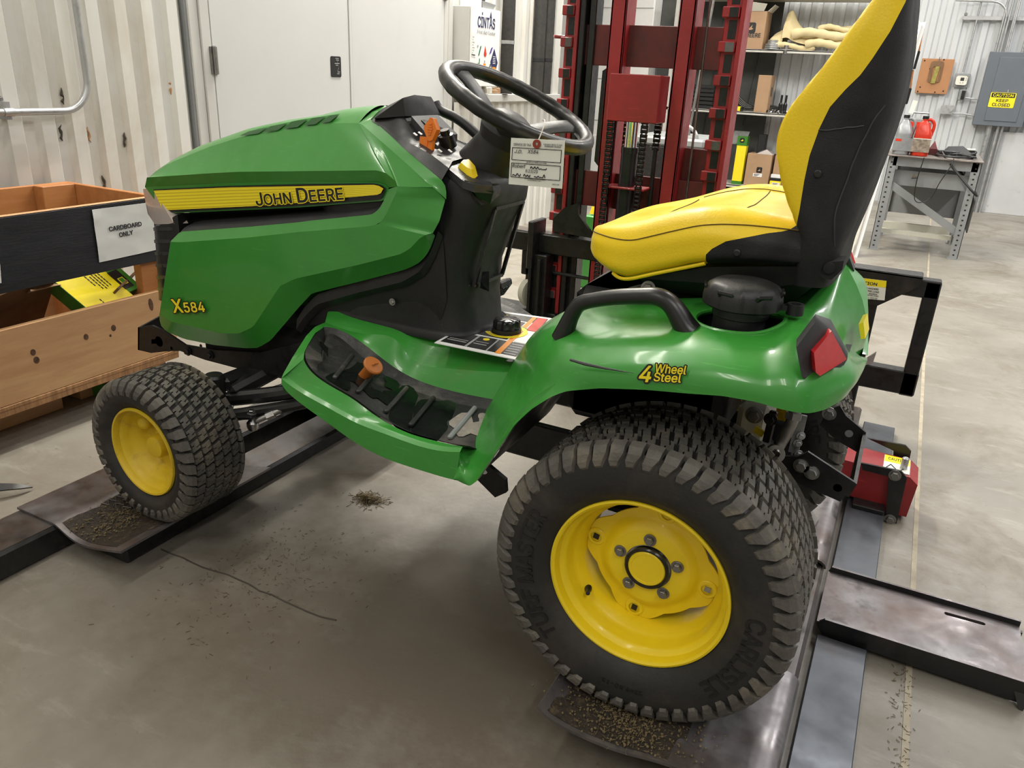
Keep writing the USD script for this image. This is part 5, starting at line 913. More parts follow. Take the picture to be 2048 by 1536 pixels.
for i in range(420):
    near_ = i % 2; x, y = (rng.gauss(.03, .05), rng.gauss(-.045, .03)) if near_ else (rng.gauss(-1.39, .03), rng.gauss(-.02, .05)); pf = rp if near_ else fp
    z = np.interp(x, [p[0] for p in pf], [p[1] for p in pf])+.005; a = rng.uniform(0, 3.14); L = rng.uniform(.004, .012); d = np.array((math.cos(a)*L, math.sin(a)*L, rng.uniform(-.001, .002))); lw.append(tube([(x, y, z), tuple(np.array((x, y, z))+d)], .0005, 3))
obj('grass_clippings', cat(*lw), 'dried_grass', None, label='dry grass clippings stuck in the lift wheel cradles', cat='grass', kind='stuff', smooth=False)
hp_ = [(.16, 1.03), (.17, .90), (.215, .84), (.245, .85), (.25, .89), (.20, .98), (.19, 1.03)]
pl = obj('pin_plate', polyprism(hp_, frame((0, 0, .1665), (1, 0, 0), (0, 1, 0)), .008), 'raw_steel', LF); obj('pin_hole', cyl((.222, .885, .174), (.222, .885, .1752), .013, 20), 'dark_plastic', pl)
# floor bars behind the rear arm
obj('floor_bar', box(.309, .417, -1.2, .500, FL, .094, .002), 'blue_steel', LF); obj('floor_bar', box(.309, .417, .752, 1.9, FL, .094, .002), 'blue_steel', LF)
obj('bar_plate', box(.326, .415, 1.165, 1.40, .094, .108, .002), 'black_steel', LF)
# screw-pinned outrigger foot
q0 = [np.array(p) for p in [(0.322,1.190,0.235),(0.432,1.190,0.239),(0.451,1.190,0.223),(0.456,1.190,0.068),(0.427,1.190,0.061),(0.403,1.190,0.213),(0.332,1.190,0.214)]]
ft = obj('foot_bracket', polyprism([(p[0], p[2]) for p in q0], frame((0, 1.197, 0), (1, 0, 0), (0, 0, 1)), .008), 'black_steel', LF)
q1 = [(p[0]+.004, p[2]+.014) for p in q0]; obj('foot_bracket', polyprism(q1[:5]+[q1[5]], frame((0, 1.365, 0), (1, 0, 0), (0, 0, 1)), .008), 'black_steel', LF)
rb = obj('outrigger', hull([(.25, 1.215, .222), (.25, 1.345, .222), (.46, 1.215, .215), (.46, 1.345, .215), (.485, 1.215, .195), (.485, 1.345, .195), (.478, 1.215, .085), (.478, 1.345, .085), (.44, 1.215, .085), (.44, 1.345, .085), (.25, 1.215, .12), (.25, 1.345, .12)]), 'red_plastic' if 0 else 'red_paint', LF)
obj('outrigger_label', cat(box(.385, .458, 1.225, 1.335, .2155, .2185)), 'tag_paper', rb); obj('label_stripe', box(.386, .457, 1.285, 1.334, .2185, .2189), 'yellow_print', rb)
lettering([('CAUTION', .018)], (.396, 1.302, .2187), (.45, 1.302, .2187), (0, 1, 0), 'ink', 'label_text', depth=.0004, par=rb)
obj('label_drawing', cat(bar((.392, 1.235, .219), (.405, 1.268, .219), .003, .001), bar((.405, 1.268, .219), (.420, 1.24, .219), .003, .001), bar((.43, 1.238, .219), (.45, 1.262, .219), .003, .001)), 'ink', rb)
obj('foot_pin', cyl((.440, 1.26, .19), (.440, 1.26, .255), .010, 16, bev=.003), 'galvanized', rb)
for q in [(0.419,1.188,0.222),(0.436,1.188,0.077)]: obj('foot_bolt', bolt(q, (0, -1, 0), .012, .010), 'dull_zinc', ft)
# end frame with the load warning
YM = 1.9
def mbox(name, x0, x1, z0, z1, y0, y1, m, b=.004): return obj(name, box(x0, x1, y0, y1, z0, z1, b), m, LF)
mbox('frame_post', .205, .262, FL, .665, YM-.02, YM+.05, 'black_steel'); mbox('frame_bar', .20, .447, .600, .664, YM-.02, YM+.04, 'black_steel'); mbox('frame_bar', .398, .448, .232, .66, YM-.02, YM+.04, 'black_steel'); mbox('frame_bar', .255, .45, .235, .322, YM-.02, YM+.04, 'black_steel')
pg = [(.10, .675), (.385, .672), (.38, .640), (.262, .55), (.10, .55)]
obj('frame_plate', polyprism(pg, frame((0, YM-.022, 0), (1, 0, 0), (0, 0, 1)), .008), 'black_steel', LF); mbox('frame_cap', .10, .386, .664, .676, YM-.03, YM+.06, 'black_steel')
obj('frame_clip', hull([(.268, YM-.02, .32), (.268, YM-.02, .345), (.295, YM-.02, .375), (.292, YM-.02, .335), (.268, YM, .32), (.268, YM, .345), (.295, YM, .375), (.292, YM, .335)]), 'galvanized', LF)
wl_ = [np.array(p) for p in ((0.153,1.866,0.642), (0.274,1.866,0.645), (0.282,1.866,0.575), (0.158,1.866,0.565))]
wu = unit(wl_[1]-wl_[0]); wv = unit(wl_[0]-wl_[3]); wn = np.array((0, -.0012, 0))
lb_ = obj('warning_label', hull(np.vstack([wl_, np.array(wl_)-wn*2])), 'tag_paper', LF)
yb = [wl_[0], wl_[1], wl_[1]*.66+wl_[2]*.34, wl_[0]*.66+wl_[3]*.34]; obj('warning_band', hull(np.vstack([np.array(yb)+wn*.5, np.array(yb)-wn*.5])), 'yellow_print', lb_)
def wt(s, x0, x1, t, h): p = wl_[0]*(1-t)+wl_[3]*t; lettering([(s, h)], p+wu*.078*x0*1.6+wn, p+wu*.078*x1*1.6+wn, wv, 'ink', 'warning_text', depth=.0003, par=lb_)
wt('CAUTION', .10, .74, .27, .010); wt('TIPPING HAZARD', .22, .80, .47, .006); wt('RATED LOAD', .44, .82, .60, .006); wt('MAXIMUM', .56, .78, .70, .004); wt('RATED LOAD', .52, .82, .78, .004); wt('1. 2000 LBS', .56, .80, .88, .003); wt('2. 2500 LBS', .56, .80, .95, .003)
# black cross beam, base and stanchion
mbox('cross_beam', -1.95, -.78, .560, .640, YM-.06, YM+.04, 'black_steel'); mbox('beam_cap', -1.94, -.95, .640, .643, YM-.05, YM+.03, 'raw_steel', 0); mbox('cross_beam', -.76, .2, .56, .64, YM+.03, YM+.11, 'black_steel')
mbox('base_beam', -1.95, -.98, .215, .300, YM-.06, YM+.05, 'black_steel'); mbox('base_beam', -1.0, .2, FL, .25, YM-.04, YM+.08, 'black_steel')
mbox('stanchion', -1.085, -1.02, FL, .56, YM-.10, YM-.02, 'black_steel'); mbox('stanchion', -1.015, -.925, FL, .56, YM-.0, YM+.04, 'black_steel')
for x in (-1.085, -1.045): mbox('stanchion_flange', x-.004, x+.008, .20, .545, YM-.125, YM-.09, 'black_steel', .001)
gu = [np.array(p) for p in [(-1.002,1.820,0.665),(-1.006,1.820,0.716),(-0.960,1.820,0.766),(-0.901,1.820,0.793),(-0.897,1.820,0.747),(-0.826,1.820,0.671),(-0.825,1.820,0.659)]]
obj('gusset', polyprism([(p[0], p[2]) for p in gu], frame((0, 1.83, 0), (1, 0, 0), (0, 0, 1)), .02), 'black_steel', LF); mbox('gusset_plate', -1.10, -1.075, .50, .70, YM-.13, YM-.0, 'black_steel')
cs = np.array((-1.116,1.880,0.392)); cw = obj('caster_fork', cat(box(cs[0]-.045, cs[0]+.02, cs[1]-.03, cs[1]+.03, cs[2]+.06, cs[2]+.17, .004), box(cs[0]-.02, cs[0]+.05, cs[1]-.03, cs[1]-.02, cs[2]-.03, cs[2]+.1)), 'black_steel', LF)
obj('caster_wheel', lathe([(0, -.02), (.05, -.02), (.066, -.016), (.07, 0), (.066, .016), (.05, .02), (0, .02)], cs+np.array((.0, 0, -.02)), (.9, -.45, 0), 32), 'cream_paint', cw)
obj('link_rod', cyl((-1.013,1.870,0.477), (-0.699,1.870,0.475), .0075, 10), 'black_steel', LF)
# red mast
ZT = 2.6
def rail(x0, x1, nm):
    r = obj(nm, cat(box(x0, x1, YM-.005, YM+.07, FL, ZT, .004), box(x1-.012, x1+.004, YM-.03, YM+.07, FL, ZT, .002)), 'red_paint', LF)
    for k in range(21):
        z = .25+.112*k; obj('latch_block', box(x0-.006, x1-.016, YM-.030, YM, z, z+.036, .003), 'red_paint', r); obj('latch_wear', box((x0+x1)/2-.016, x1-.020, YM-.0312, YM-.02, z+.001, z+.033, .001), 'raw_steel' if k % 3 == 1 else 'black_steel', r)
        obj('rail_wear', box((x0+x1)/2-.018, (x0+x1)/2+.010, YM-.0062, YM, z+.044, z+.106, .0005), 'black_steel', r)
    return r
rail(-1.046, -.985, 'ladder_rail'); rail(-.431, -.360, 'ladder_rail')
obj('mast_channel', cat(box(-.976, -.955, YM-.03, YM+.08, FL, ZT, .003), box(-.955, -.925, YM+.03, YM+.08, FL, ZT, .003), box(-.945, -.918, YM-.01, YM+.03, FL, ZT, .003)), 'black_steel', LF)
def column(x0, x1, sidex): return obj('mast_column', cat(box(x0, x1, YM-.05, YM-.038, .10, ZT, .003), box(x1-.010, x1, YM-.05, YM+.06, .10, ZT, .003), box(x0, x0+.010, YM-.05, YM+.06, .10, ZT, .003)), 'red_paint', LF)
column(-.845, -.785, 0); column(-.585, -.526, 0)
obj('mast_cross', box(-.976, -.36, YM+.0, YM+.012, 1.309, 1.453, .002), 'red_dark', LF); obj('mast_cross', box(-.976, -.36, YM+.0, YM+.012, .772, .912, .002), 'red_dark', LF); obj('mast_cross', box(-.53, -.431, YM+.03, YM+.04, .62, 1.03, .002), 'red_dark', LF)
obj('sheave_box', box(-.795, -.600, YM-.135, YM-.02, 1.117, 1.283, .003), 'red_paint', LF)
obj('cylinder_rod', cyl((-.715, YM-.06, .98), (-.715, YM-.06, 1.14), .0245, 32), 'chrome', LF); obj('lift_cylinder', cat(cyl((-.715, YM-.06, .12), (-.715, YM-.06, 1.02), .032, 32, bev=.003), cyl((-.715, YM-.06, 1.0), (-.715, YM-.06, 1.022), .034, 32)), 'black_steel', LF)
obj('chain_plate', box(-.79, -.625, YM-.115, YM-.02, .868, .876, .002), 'red_paint', LF)
def chain(x, y, z0, z1):
    ms, z, k, p = [], z0, 0, .0159
    while z < z1:
        w = .0085 if k % 2 else .0115
        for s in (-1, 1): ms.append(box(x+s*w-.0012, x+s*w+.0012, y-.0072, y+.0072, z-.0062, z+p+.0062, .0008))
        ms.append(cyl((x-.0135, y, z), (x+.0135, y, z), .0042, 8)); ms.append(cyl((x-.007, y, z), (x+.007, y, z), .006, 10)); z += p; k += 1
    obj('roller_chain', cat(*ms), 'black_grease', LF, kind='stuff', smooth=False)
chain(-.782, YM-.115, .45, 1.12); chain(-.648, YM-.115, .45, 1.12); chain(-.745, YM-.03, 1.02, 1.13); chain(-.622, YM-.03, 1.02, 1.13)
obj('chain_anchor', cat(cyl((-.745, YM-.03, .80), (-.745, YM-.03, 1.02), .009, 12), cyl((-.622, YM-.03, .80), (-.622, YM-.03, 1.02), .009, 12)), 'black_steel', LF)
obj('safety_hook', polyprism([(-.885, 1.29), (-.855, 1.31), (-.845, .98), (-.868, .93), (-.888, .95)], frame((0, YM+.03, 0), (1, 0, 0), (0, 0, 1)), .012), 'black_steel', LF)
obj('guide_rod', cyl((-.485, YM+.0, .3), (-.497, YM+.0, 2.5), .0045, 8), 'worn_steel', LF)
obj('rail_tab', cat(tube([(-1.046, YM+.0, 1.405), (-1.085, YM+.0, 1.408), (-1.10, YM+.02, 1.408), (-1.085, YM+.04, 1.408), (-1.046, YM+.04, 1.405)], .007, 8)), 'red_paint', LF)
# loading ramp lying across the floor bar
RM = thing('loading_ramp', 'short worn steel loading ramp with folded edges lying on the floor by the rear wheel', 'ramp', (.51, .63, FL))
obj('ramp_floor', polyprism(sg.Polygon([(.302, .515), (.302, .74), (.728, .742), (.728, .52)]).difference(sg.LineString([(.575, .705), (.65, .708)]).buffer(.006)), frame((0, 0, .112), (1, 0, 0), (0, 1, 0)), .006), 'worn_steel', RM)
obj('ramp_flange', hull([(.302, .513, .112), (.302, .521, .112), (.318, .509, .131), (.318, .515, .131), (.735, .514, .128), (.735, .522, .128), (.735, .517, .072), (.735, .525, .072), (.318, .509, .09)]), 'black_steel', RM)
obj('flange_edge', bar((.318, .512, .1312), (.732, .518, .1285), .007, .001), 'worn_steel', RM)
obj('ramp_flange', hull([(.302, .738, .112), (.302, .746, .112), (.309, .742, .130), (.309, .748, .130), (.728, .742, .130), (.728, .75, .130), (.728, .742, .072), (.728, .75, .072), (.309, .742, .09)]), 'black_steel', RM)
obj('flange_edge', bar((.309, .745, .1305), (.726, .746, .1305), .007, .001), 'worn_steel', RM)
obj('ramp_leg', box(.70, .735, .73, .74, FL, .11), 'black_steel', RM); obj('ramp_leg', cat(hull([(.70, .52, .11), (.735, .52, .11), (.735, .53, .11), (.70, .53, .11), (.72, .50, FL), (.728, .50, FL), (.728, .52, FL), (.72, .52, FL)])) , 'black_steel', RM)
# floor sweepings and the strap at the left
rng = random.Random(21); gm = []
for i in range(420):
    r = abs(rng.gauss(0, .022)); a = rng.uniform(0, 6.28); x, y = -.955+1.3*r*math.cos(a), .475+.9*r*math.sin(a); L = rng.uniform(.008, .02); b = rng.uniform(0, 6.28); z = FL+.001+rng.random()*.012*max(0, 1-r/.04)
    gm.append(tube([(x, y, z), (x+L*math.cos(b), y+L*math.sin(b), z+rng.uniform(-.001, .006))], .0009, 3))
obj('grass_clump', cat(*gm), 'dried_grass', None, label='small clump of dry grass dropped on the concrete under the footrest', cat='grass', kind='stuff', smooth=False)
gm = []
for i in range(700):
    x, y = (rng.gauss(-.95, .12), rng.gauss(.05, .14)) if i % 2 else (rng.gauss(.5, .012), rng.uniform(-.3, .7)); L = rng.uniform(.003, .011); b = rng.uniform(0, 6.28)
    gm.append(tube([(x, y, FL+.0012), (x+L*math.cos(b), y+L*math.sin(b), FL+.002)], .0007, 3))
obj('chaff', cat(*gm), 'dried_grass', None, label='thin brown chaff strewn over the bare concrete floor', cat='debris', kind='stuff', smooth=False)
sp3 = [(-2.05, -.30, FL+.01), (-1.93, -.14, FL+.03), (-1.865, -.075, FL+.035), (-1.83, -.03, FL+.028), (-1.815, .01, FL+.012)]
P = smoothline(sp3, 30); w_ = np.interp(np.linspace(0, 1, 30), [0, .6, .9, 1], [.022, .02, .010, .002])
obj('rubber_strap', thick([[p+np.array((-w, .3*w, w*.4)) for p, w in zip(P, w_)], [p+np.array((w, -.3*w, -w*.4)) for p, w in zip(P, w_)]], .004), 'wheel_rubber', None, label='curved black rubber strap lying on the floor at the left edge', cat='strap')

# ---------------------------------------------------------------- cardboard crate by the left wall
CX0, CX1, CY0, CY1 = -2.61, -2.10, -0.75, 0.80
CR = thing('recycling_crate', 'open wooden cardboard crate with a black painted upper board beside the front wheel', 'crate', (-2.35, .02, FL))
def board(x0, x1, y0, y1, z0, z1, m='wood', par=CR, nm='board', b=.002): return obj(nm, box(x0, x1, y0, y1, z0, z1, b), m, par)
board(CX1-.022, CX1, CY0, CY1, .220, .462); bb_ = board(CX1-.022, CX1-.001, CY0, CY1, .572, .797, 'black_wood'); board(CX1-.0225, CX1-.0015, CY0, CY1, .797, .800, 'wood')
board(CX1-.024, CX1+.002, CY0, CY1, .205, .2195, 'wood_end')
board(CX0, CX0+.022, CY0, CY1, .60, .80, 'wood_orange'); board(CX0, CX0+.022, CY0, CY1, .22, .46, 'wood'); board(CX0, CX0+.022, CY0, CY1, .47, .59, 'wood')
board(CX0+.022, CX1-.022, CY1-.022, CY1, .675, .80, 'wood_orange'); board(CX0+.022, CX1-.022, CY1-.022, CY1, .57, .67, 'wood_orange'); board(CX0+.022, CX1-.022, CY1-.022, CY1, .22, .46, 'wood')
board(CX0+.022, CX0+.075, CY1-.15, CY1-.022, .22, .80, 'wood_orange', nm='corner_post'); board(CX1-.062, CX1-.022, CY1-.10, CY1-.022, .22, .79, 'wood_orange', nm='corner_post')
board(CX1-.075, CX1+.0, CY1-.012, CY1+.004, .46, .575, 'wood', nm='corner_post')
board(CX0, CX1, CY0, CY1, .185, .205, 'wood_end', nm='crate_floor')
for i, (x0, x1) in enumerate(((-2.33, -2.27), (-2.58, -2.50))): board(x0, x1, CY0, .42 if i == 0 else CY1, FL, .185, 'wood', nm='runner')
board(-2.36, -2.285, .50, .57, FL+.0, .185, 'wood', nm='foot_block'); board(-2.20, -2.13, .70, .76, .10, .185, 'wood', nm='foot_block')

for i, q in enumerate([(-2.100,0.251,0.367),(-2.100,0.257,0.339),(-2.100,0.436,0.368),(-2.100,0.542,0.372),(-2.100,0.526,0.348),(-2.100,0.704,0.419)]):
    r_ = (.0085, .0095, .0085, .009, .004, .009)[i]; obj('wood_knot', xf(trimesh.creation.cylinder(r_, .002, sections=18), frame(q, (0, 1, .1), (0, 0, 1))@np.diag([1, 1.25 if i < 5 else 2.6, 1, 1])), 'wood_knot', bb_.rsplit('/', 1)[0])
for q, r_ in zip([(-2.587,0.706,0.727)], (.02,)): obj('wood_knot', xf(trimesh.creation.cylinder(r_, .003, sections=20), frame(q, (0, 1, 0), (0, 0, 1))@np.diag([.8, 1.1, 1, 1])), 'wood_knot', CR)
sq_ = [np.array(p) for p in [(-2.098,0.526,0.785),(-2.098,0.760,0.783),(-2.098,0.751,0.613),(-2.098,0.524,0.609)]]
sgn = thing('cardboard_sign', 'white paper sign reading CARDBOARD ONLY stapled to the black crate board', 'paper sign', sq_[3])
rows = [[(sq_[0]*(1-s)*(1-t)+sq_[1]*s*(1-t)+sq_[2]*s*t+sq_[3]*(1-s)*t)+np.array((.002+.0035*meshkit.noise(np.array((s*6, t*6, 3.3))), 0, 0)) for s in np.linspace(0, 1, 24)] for t in np.linspace(0, 1, 24)]
obj('paper_sheet', thick(rows, .0006), 'paper', sgn)
def serif(s, p0, p1, h, nm): # roman capitals with slab serifs at the stem feet
    lettering([(s, h)], p0, p1, (0, .1, 1), 'ink', nm, depth=.0012, par=sgn, bold=True)
o_ = np.array((.0072, 0, 0)); serif('CARDBOARD', np.array((-2.098,0.574,0.707))+o_, np.array((-2.098,0.702,0.708))+o_, .0145, 'sign_lettering'); serif('ONLY', np.array((-2.098,0.609,0.682))+o_, np.array((-2.098,0.664,0.684))+o_, .0145, 'sign_lettering')
obj('notice', hull([(-2.099,0.151,0.685),(-2.099,0.135,0.605),(-2.099,0.198,0.606),(-2.099,0.205,0.663)]+[(-2.097,0.150,0.685),(-2.097,0.134,0.606),(-2.098,0.197,0.606),(-2.098,0.204,0.663)]), 'paper', None, label='corner of a second white paper on the black crate board at the left edge', cat='paper sign')
def carton(name, label, c, u, v, sx_, sy_, sz_, m, cat_='box', group=None):
    t = thing(name, label, cat_, c); T = frame(c, u, v); obj('carton_body', xf(box(-sx_/2, sx_/2, -sy_/2, sy_/2, -sz_/2, sz_/2, .002), T), m, t); return t, T
yb_ = [np.array(p) for p in ((-2.160,0.451,0.491), (-2.220,0.65,0.558), (-2.160,0.664,0.473), (-2.130,0.472,0.452))]
c = sum(yb_)/4; u = unit(yb_[2]-yb_[3]); v = unit(yb_[0]-yb_[3]); nrm = np.cross(u, v)
ycar = thing('yellow_carton', 'yellow and green parts carton lying tilted among scraps inside the crate', 'box', c)
def inbox(a, b, z0=0): return c+u*a+v*b+nrm*z0
lu, lv_ = np.linalg.norm(yb_[2]-yb_[3]), np.linalg.norm(yb_[0]-yb_[3])
def slab(a0, a1, b0, b1, h0, h1): return hull([inbox(a, b, h) for a in (a0, a1) for b in (b0, b1) for h in (h0, h1)])
obj('carton_body', slab(-.10, .085, -.09, .10, -.06, 0), 'yellow_print', ycar); obj('carton_side', slab(-.102, -.10, -.09, .10, -.06, -.0005), 'carton_green', ycar); obj('carton_end', slab(.085, .145, -.05, .12, -.065, .001), 'carton_green', ycar)
obj('logo_panel', slab(.083, .125, -.035, .045, .0, .0025), 'black_print', ycar); obj('logo', slab(.092, .116, -.018, .012, .0025, .0032), 'yellow_print', ycar); obj('logo_field', slab(.095, .113, -.015, .009, .0032, .0038), 'carton_green', ycar)
for i, (a0, b0, w) in enumerate(((.055, .0, .07), (.042, .0, .06), (.030, -.005, .065), (.018, .0, .05), (.004, .02, .06), (-.03, -.05, .02))):
    obj('carton_text', cat(*[slab(a0-.004, a0-.0005, b0+.012*k, b0+.012*k+.0095, 0, .0012) for k in range(int(w/.012)+1)]), 'ink', ycar)
rng = random.Random(6)
for i, (x, y, z, L, W, ry, ang, lb) in enumerate(((-2.33, .12, .46, .46, .34, .62, .1, 'brown cardboard sheet leaning inside the crate behind the lower board'), (-2.29, .30, .44, .36, .30, .75, -.2, 'second brown cardboard sheet leaning beside the yellow carton in the crate'), (-2.32, -.25, .42, .48, .36, .5, .15, 'brown cardboard sheet at the near end of the crate'), (-2.27, .68, .43, .22, .24, .8, .3, 'small torn cardboard piece at the far corner of the crate'))):
    T = frame((x, y, z), (math.cos(ry)*math.cos(ang), math.sin(ang), math.sin(ry)), (-math.sin(ang), math.cos(ang), .35)); obj('cardboard_sheet', xf(cat(box(-L/2, L/2, -W/2, W/2, -.004, .004, .001), box(-L/2, -.01, -W/2, W/2, .006, .012, .001)), T), 'cardboard_dark', None, label=lb, cat='cardboard')
for k in range(3): obj('cardboard_scrap', hull([np.array((-2.24-.05*k, .34-.06*k, .515+.01*k))+d for d in ((0, 0, 0), (.09, -.03, .03), (.05, .10, .02), (-.05, .06, .05), (0, 0, .004), (.09, -.03, .034))]), 'cardboard', None, label=('torn tan cardboard flap above the yellow carton in the crate', 'folded tan cardboard flap wedged under the black crate board', 'tan cardboard scrap deepest behind the yellow carton')[k], cat='cardboard')
t, T = carton('small_carton', 'small yellow box on the floor under the crate between the feet', (-2.245, .60, FL+.032), (0, 1, 0), (-1, 0, 0), .10, .12, .062, 'yellow_print'); obj('carton_top', xf(box(-.05, .05, -.06, .06, .031, .0325), T), 'black_print', t); obj('carton_end', xf(box(-.052, -.05, -.06, .06, -.031, .031), T), 'carton_green', t)

# ---------------------------------------------------------------- on the left wall
EX = WX+.035
cp_ = [(EX, .939, 4.25), (EX, .939, 1.9), (EX, .939, 1.30), (EX, .939, 1.17)]+[(EX, .939-.115*(1-math.cos(a)), 1.17-.115*math.sin(a)) for a in np.linspace(.15, 1.57, 10)]+[(EX, .70, 1.055), (EX, -2.5, 1.055)]
cn = thing('wall_conduit', 'bent silver electrical conduit on the white corrugated wall above the crate', 'conduit', (EX, .939, 1.055))
obj('conduit_pipe', tube(cp_, .0125, 14), 'galvanized', cn, smooth=60); obj('conduit_strap', cat(cyl((EX, .60, 1.055), (EX, .635, 1.055), .015, 16), box(WX-.01, EX+.004, .61, .625, 1.03, 1.09)), 'galvanized', cn); obj('strap_screw', cat(bolt((WX+.002, .618, 1.098), (1, 0, 0), .006, .004)), 'dull_zinc', cn)
rng = random.Random(9)
for k, q in enumerate([(-2.652,0.865,1.135),(-2.652,0.950,0.932),(-2.652,1.107,0.964),(-2.652,1.176,0.818),(-2.652,0.984,0.803),(-2.652,1.368,1.108),(-2.652,0.837,1.002)]):
    P = [np.array(q)+np.array((.0012, rng.uniform(-.006, .006), .012*i*(1 if k % 2 else -1))) for i in range(6)]; obj('paint_chip', tube(P, [.001, .004, .006, .003, .005, .001], 5), 'wood_end' if k % 2 else 'joint_dark', wl)
FA = thing('first_aid_cabinet', 'white wall mounted first aid cabinet with navy lettering and small icons', 'first aid cabinet', (WX, 3.85, 1.15))
obj('cabinet_body', box(WX, -2.502, 3.655, 4.05, 1.17, 1.655, .003), 'frame_paint', FA); fd = obj('cabinet_door', box(-2.500, -2.488, 3.655, 4.052, 1.17, 1.655, .003), 'white_paint', FA)
FX = -2.4872
def fatext(s, y0, y1, z, h, m, bold): lettering([(s, h)], (FX, y0, z), (FX, y1, z), (0, 0, 1), m, 'cabinet_lettering', depth=.0005, par=FA, bold=bold)
fatext('CINTAS', 3.735, 3.975, 1.537, .062, 'navy', True); fatext('First Aid Center', 3.735, 3.985, 1.497, .022, 'grey_print', False)
obj('letter_peak', hull([(FX, 3.896, 1.60), (FX, 3.926, 1.60), (FX, 3.912, 1.642), (FX+.0006, 3.896, 1.60), (FX+.0006, 3.926, 1.60), (FX+.0006, 3.912, 1.642)]), 'navy', FA); obj('letter_dot', box(FX, FX+.0006, 3.790, 3.800, 1.612, 1.628), 'navy', FA)
def flatx(pts, m, nm, d=0.0): obj(nm, polyprism([(y, z) for y, z in pts], frame((FX+d, 0, 0), (0, 1, 0), (0, 0, 1)), .0006), m, FA)
circ = lambda y, z, r, n=20: [(y+r*math.cos(a), z+r*math.sin(a)) for a in np.linspace(0, 6.283, n, endpoint=False)]
flatx([(3.752, 1.36), (3.768, 1.365), (3.795, 1.425), (3.779, 1.42)], 'mid_green', 'icon_bandage'); flatx(circ(3.745, 1.42, .008), 'grey_print', 'icon_ring')
flatx(circ(3.848, 1.375, .016)[0:11]+[(3.848, 1.425)], 'red_plastic', 'icon_drop') if 0 else flatx([(3.848, 1.428)]+[(3.848+.018*math.cos(a), 1.376+.018*math.sin(a)) for a in np.linspace(.6, -3.74, 16)][::-1], 'red_plastic', 'icon_drop')
flatx([(3.905, 1.375), (3.93, 1.385), (3.955, 1.425), (3.93, 1.415)], 'purple', 'icon_tape'); flatx([(3.925, 1.33), (3.975, 1.415), (4.03, 1.325), (3.975, 1.235)], 'navy', 'icon_diamond', .0007); flatx([(3.952, 1.283), (4.0, 1.281), (4.0, 1.296), (3.952, 1.298)], 'orange_print', 'diamond_band', .0014)
for k in range(5): flatx([(3.958, 1.318+.011*k), (3.995, 1.317+.011*k), (3.995, 1.321+.011*k), (3.958, 1.322+.011*k)], 'white_paint', 'diamond_text', .0014)
flatx(sg.Polygon(circ(3.757, 1.295, .022)).difference(sg.Polygon(circ(3.757, 1.295, .013))).exterior.coords[:-1], 'mid_green', 'icon_hand'); flatx(circ(3.757, 1.295, .013), 'white_paint', 'icon_hand_centre', .0007); flatx([(3.765, 1.31), (3.776, 1.312), (3.778, 1.345), (3.770, 1.345)], 'mid_green', 'icon_thumb')
flatx([(3.828, 1.265), (3.860, 1.264), (3.860, 1.315), (3.828, 1.317)], 'orange_print', 'icon_bottle'); flatx([(3.838, 1.32), (3.85, 1.32), (3.85, 1.335), (3.838, 1.335)], 'grey_print', 'icon_cap'); flatx([(3.90, 1.265), (3.915, 1.27), (3.935, 1.315), (3.922, 1.315)], 'black_print', 'icon_tool')
flatx([(3.662, 1.355), (3.715, 1.352), (3.715, 1.50), (3.662, 1.503)], 'tag_paper', 'side_note')
for k in range(7): flatx([(3.672, 1.375+.016*k), (3.672+.03*((k*7) % 5+2)/6, 1.374+.016*k), (3.672+.03*((k*7) % 5+2)/6, 1.379+.016*k), (3.672, 1.38+.016*k)], 'grey_print', 'note_text', .0007)
flatx([(3.664, 1.362), (3.71, 1.36), (3.71, 1.366), (3.664, 1.368)], 'ink', 'note_rule', .0007)
t, T = carton('supply_box', 'white and tan supply box standing on top of the first aid cabinet', (-2.57, 3.78, 1.715), (0, 1, 0), (-1, 0, 0), .10, .11, .12, 'white_paint'); obj('carton_side', xf(box(.05, .052, -.055, .055, -.06, .06), T), 'cardboard', t)
sh_ = thing('plastic_tray', 'grey plastic tray on the first aid cabinet beside the supply box', 'tray', (-2.58, 3.93, 1.655)); obj('tray_body', cat(hull([(-2.63, 3.85, 1.657), (-2.52, 3.85, 1.657), (-2.52, 4.0, 1.657), (-2.63, 4.0, 1.657), (-2.63, 3.83, 1.70), (-2.51, 3.83, 1.70), (-2.51, 4.02, 1.69), (-2.63, 4.02, 1.69)])), 'grey_print', sh_); obj('tray_item', box(-2.60, -2.54, 3.87, 3.93, 1.70, 1.76, .008), 'black_plastic', sh_)
# insulated pipes in front of the wall
def pipe(y, x, r, z0, z1, lab, nb=()):
    p = thing('insulated_pipe', lab, 'pipe', (x, y, z0), None); obj('pipe_foam', tube([(x, y, z) for z in np.linspace(z0, z1, 24)], [r*(1+.03*math.sin(7*i)) for i in range(24)], 20), 'foam_pipe', p, smooth=60)
    for z in nb: obj('pipe_band', cyl((x, y, z-.012), (x, y, z+.012), r+.003, 20), 'galvanized' if r < .05 and y < 4.6 else 'dark_plastic', p)
pipe(4.31, -2.56, .047, 1.12, 4.2, 'black pipe beside the first aid cabinet with a shiny clamp', (1.47, 2.4)); pipe(4.88, -2.58, .048, 1.12, 4.2, 'left of two black foam wrapped pipes standing on the wall ledge', (1.37, 1.83)); pipe(4.985, -2.56, .052, 1.12, 4.2, 'right of two black foam wrapped pipes standing on the wall ledge', (1.375, 1.83))
obj('wall_channel', box(WX, WX+.03, 5.06, 5.13, 1.12, 4.2, .003), 'galvanized', None, label='pale steel channel strip beside the black foam pipes', cat='channel')
obj('corner_post', box(WX-.02, WX+.05, 5.20, 5.32, FL, 4.28, .004), 'white_wall', kind='structure')
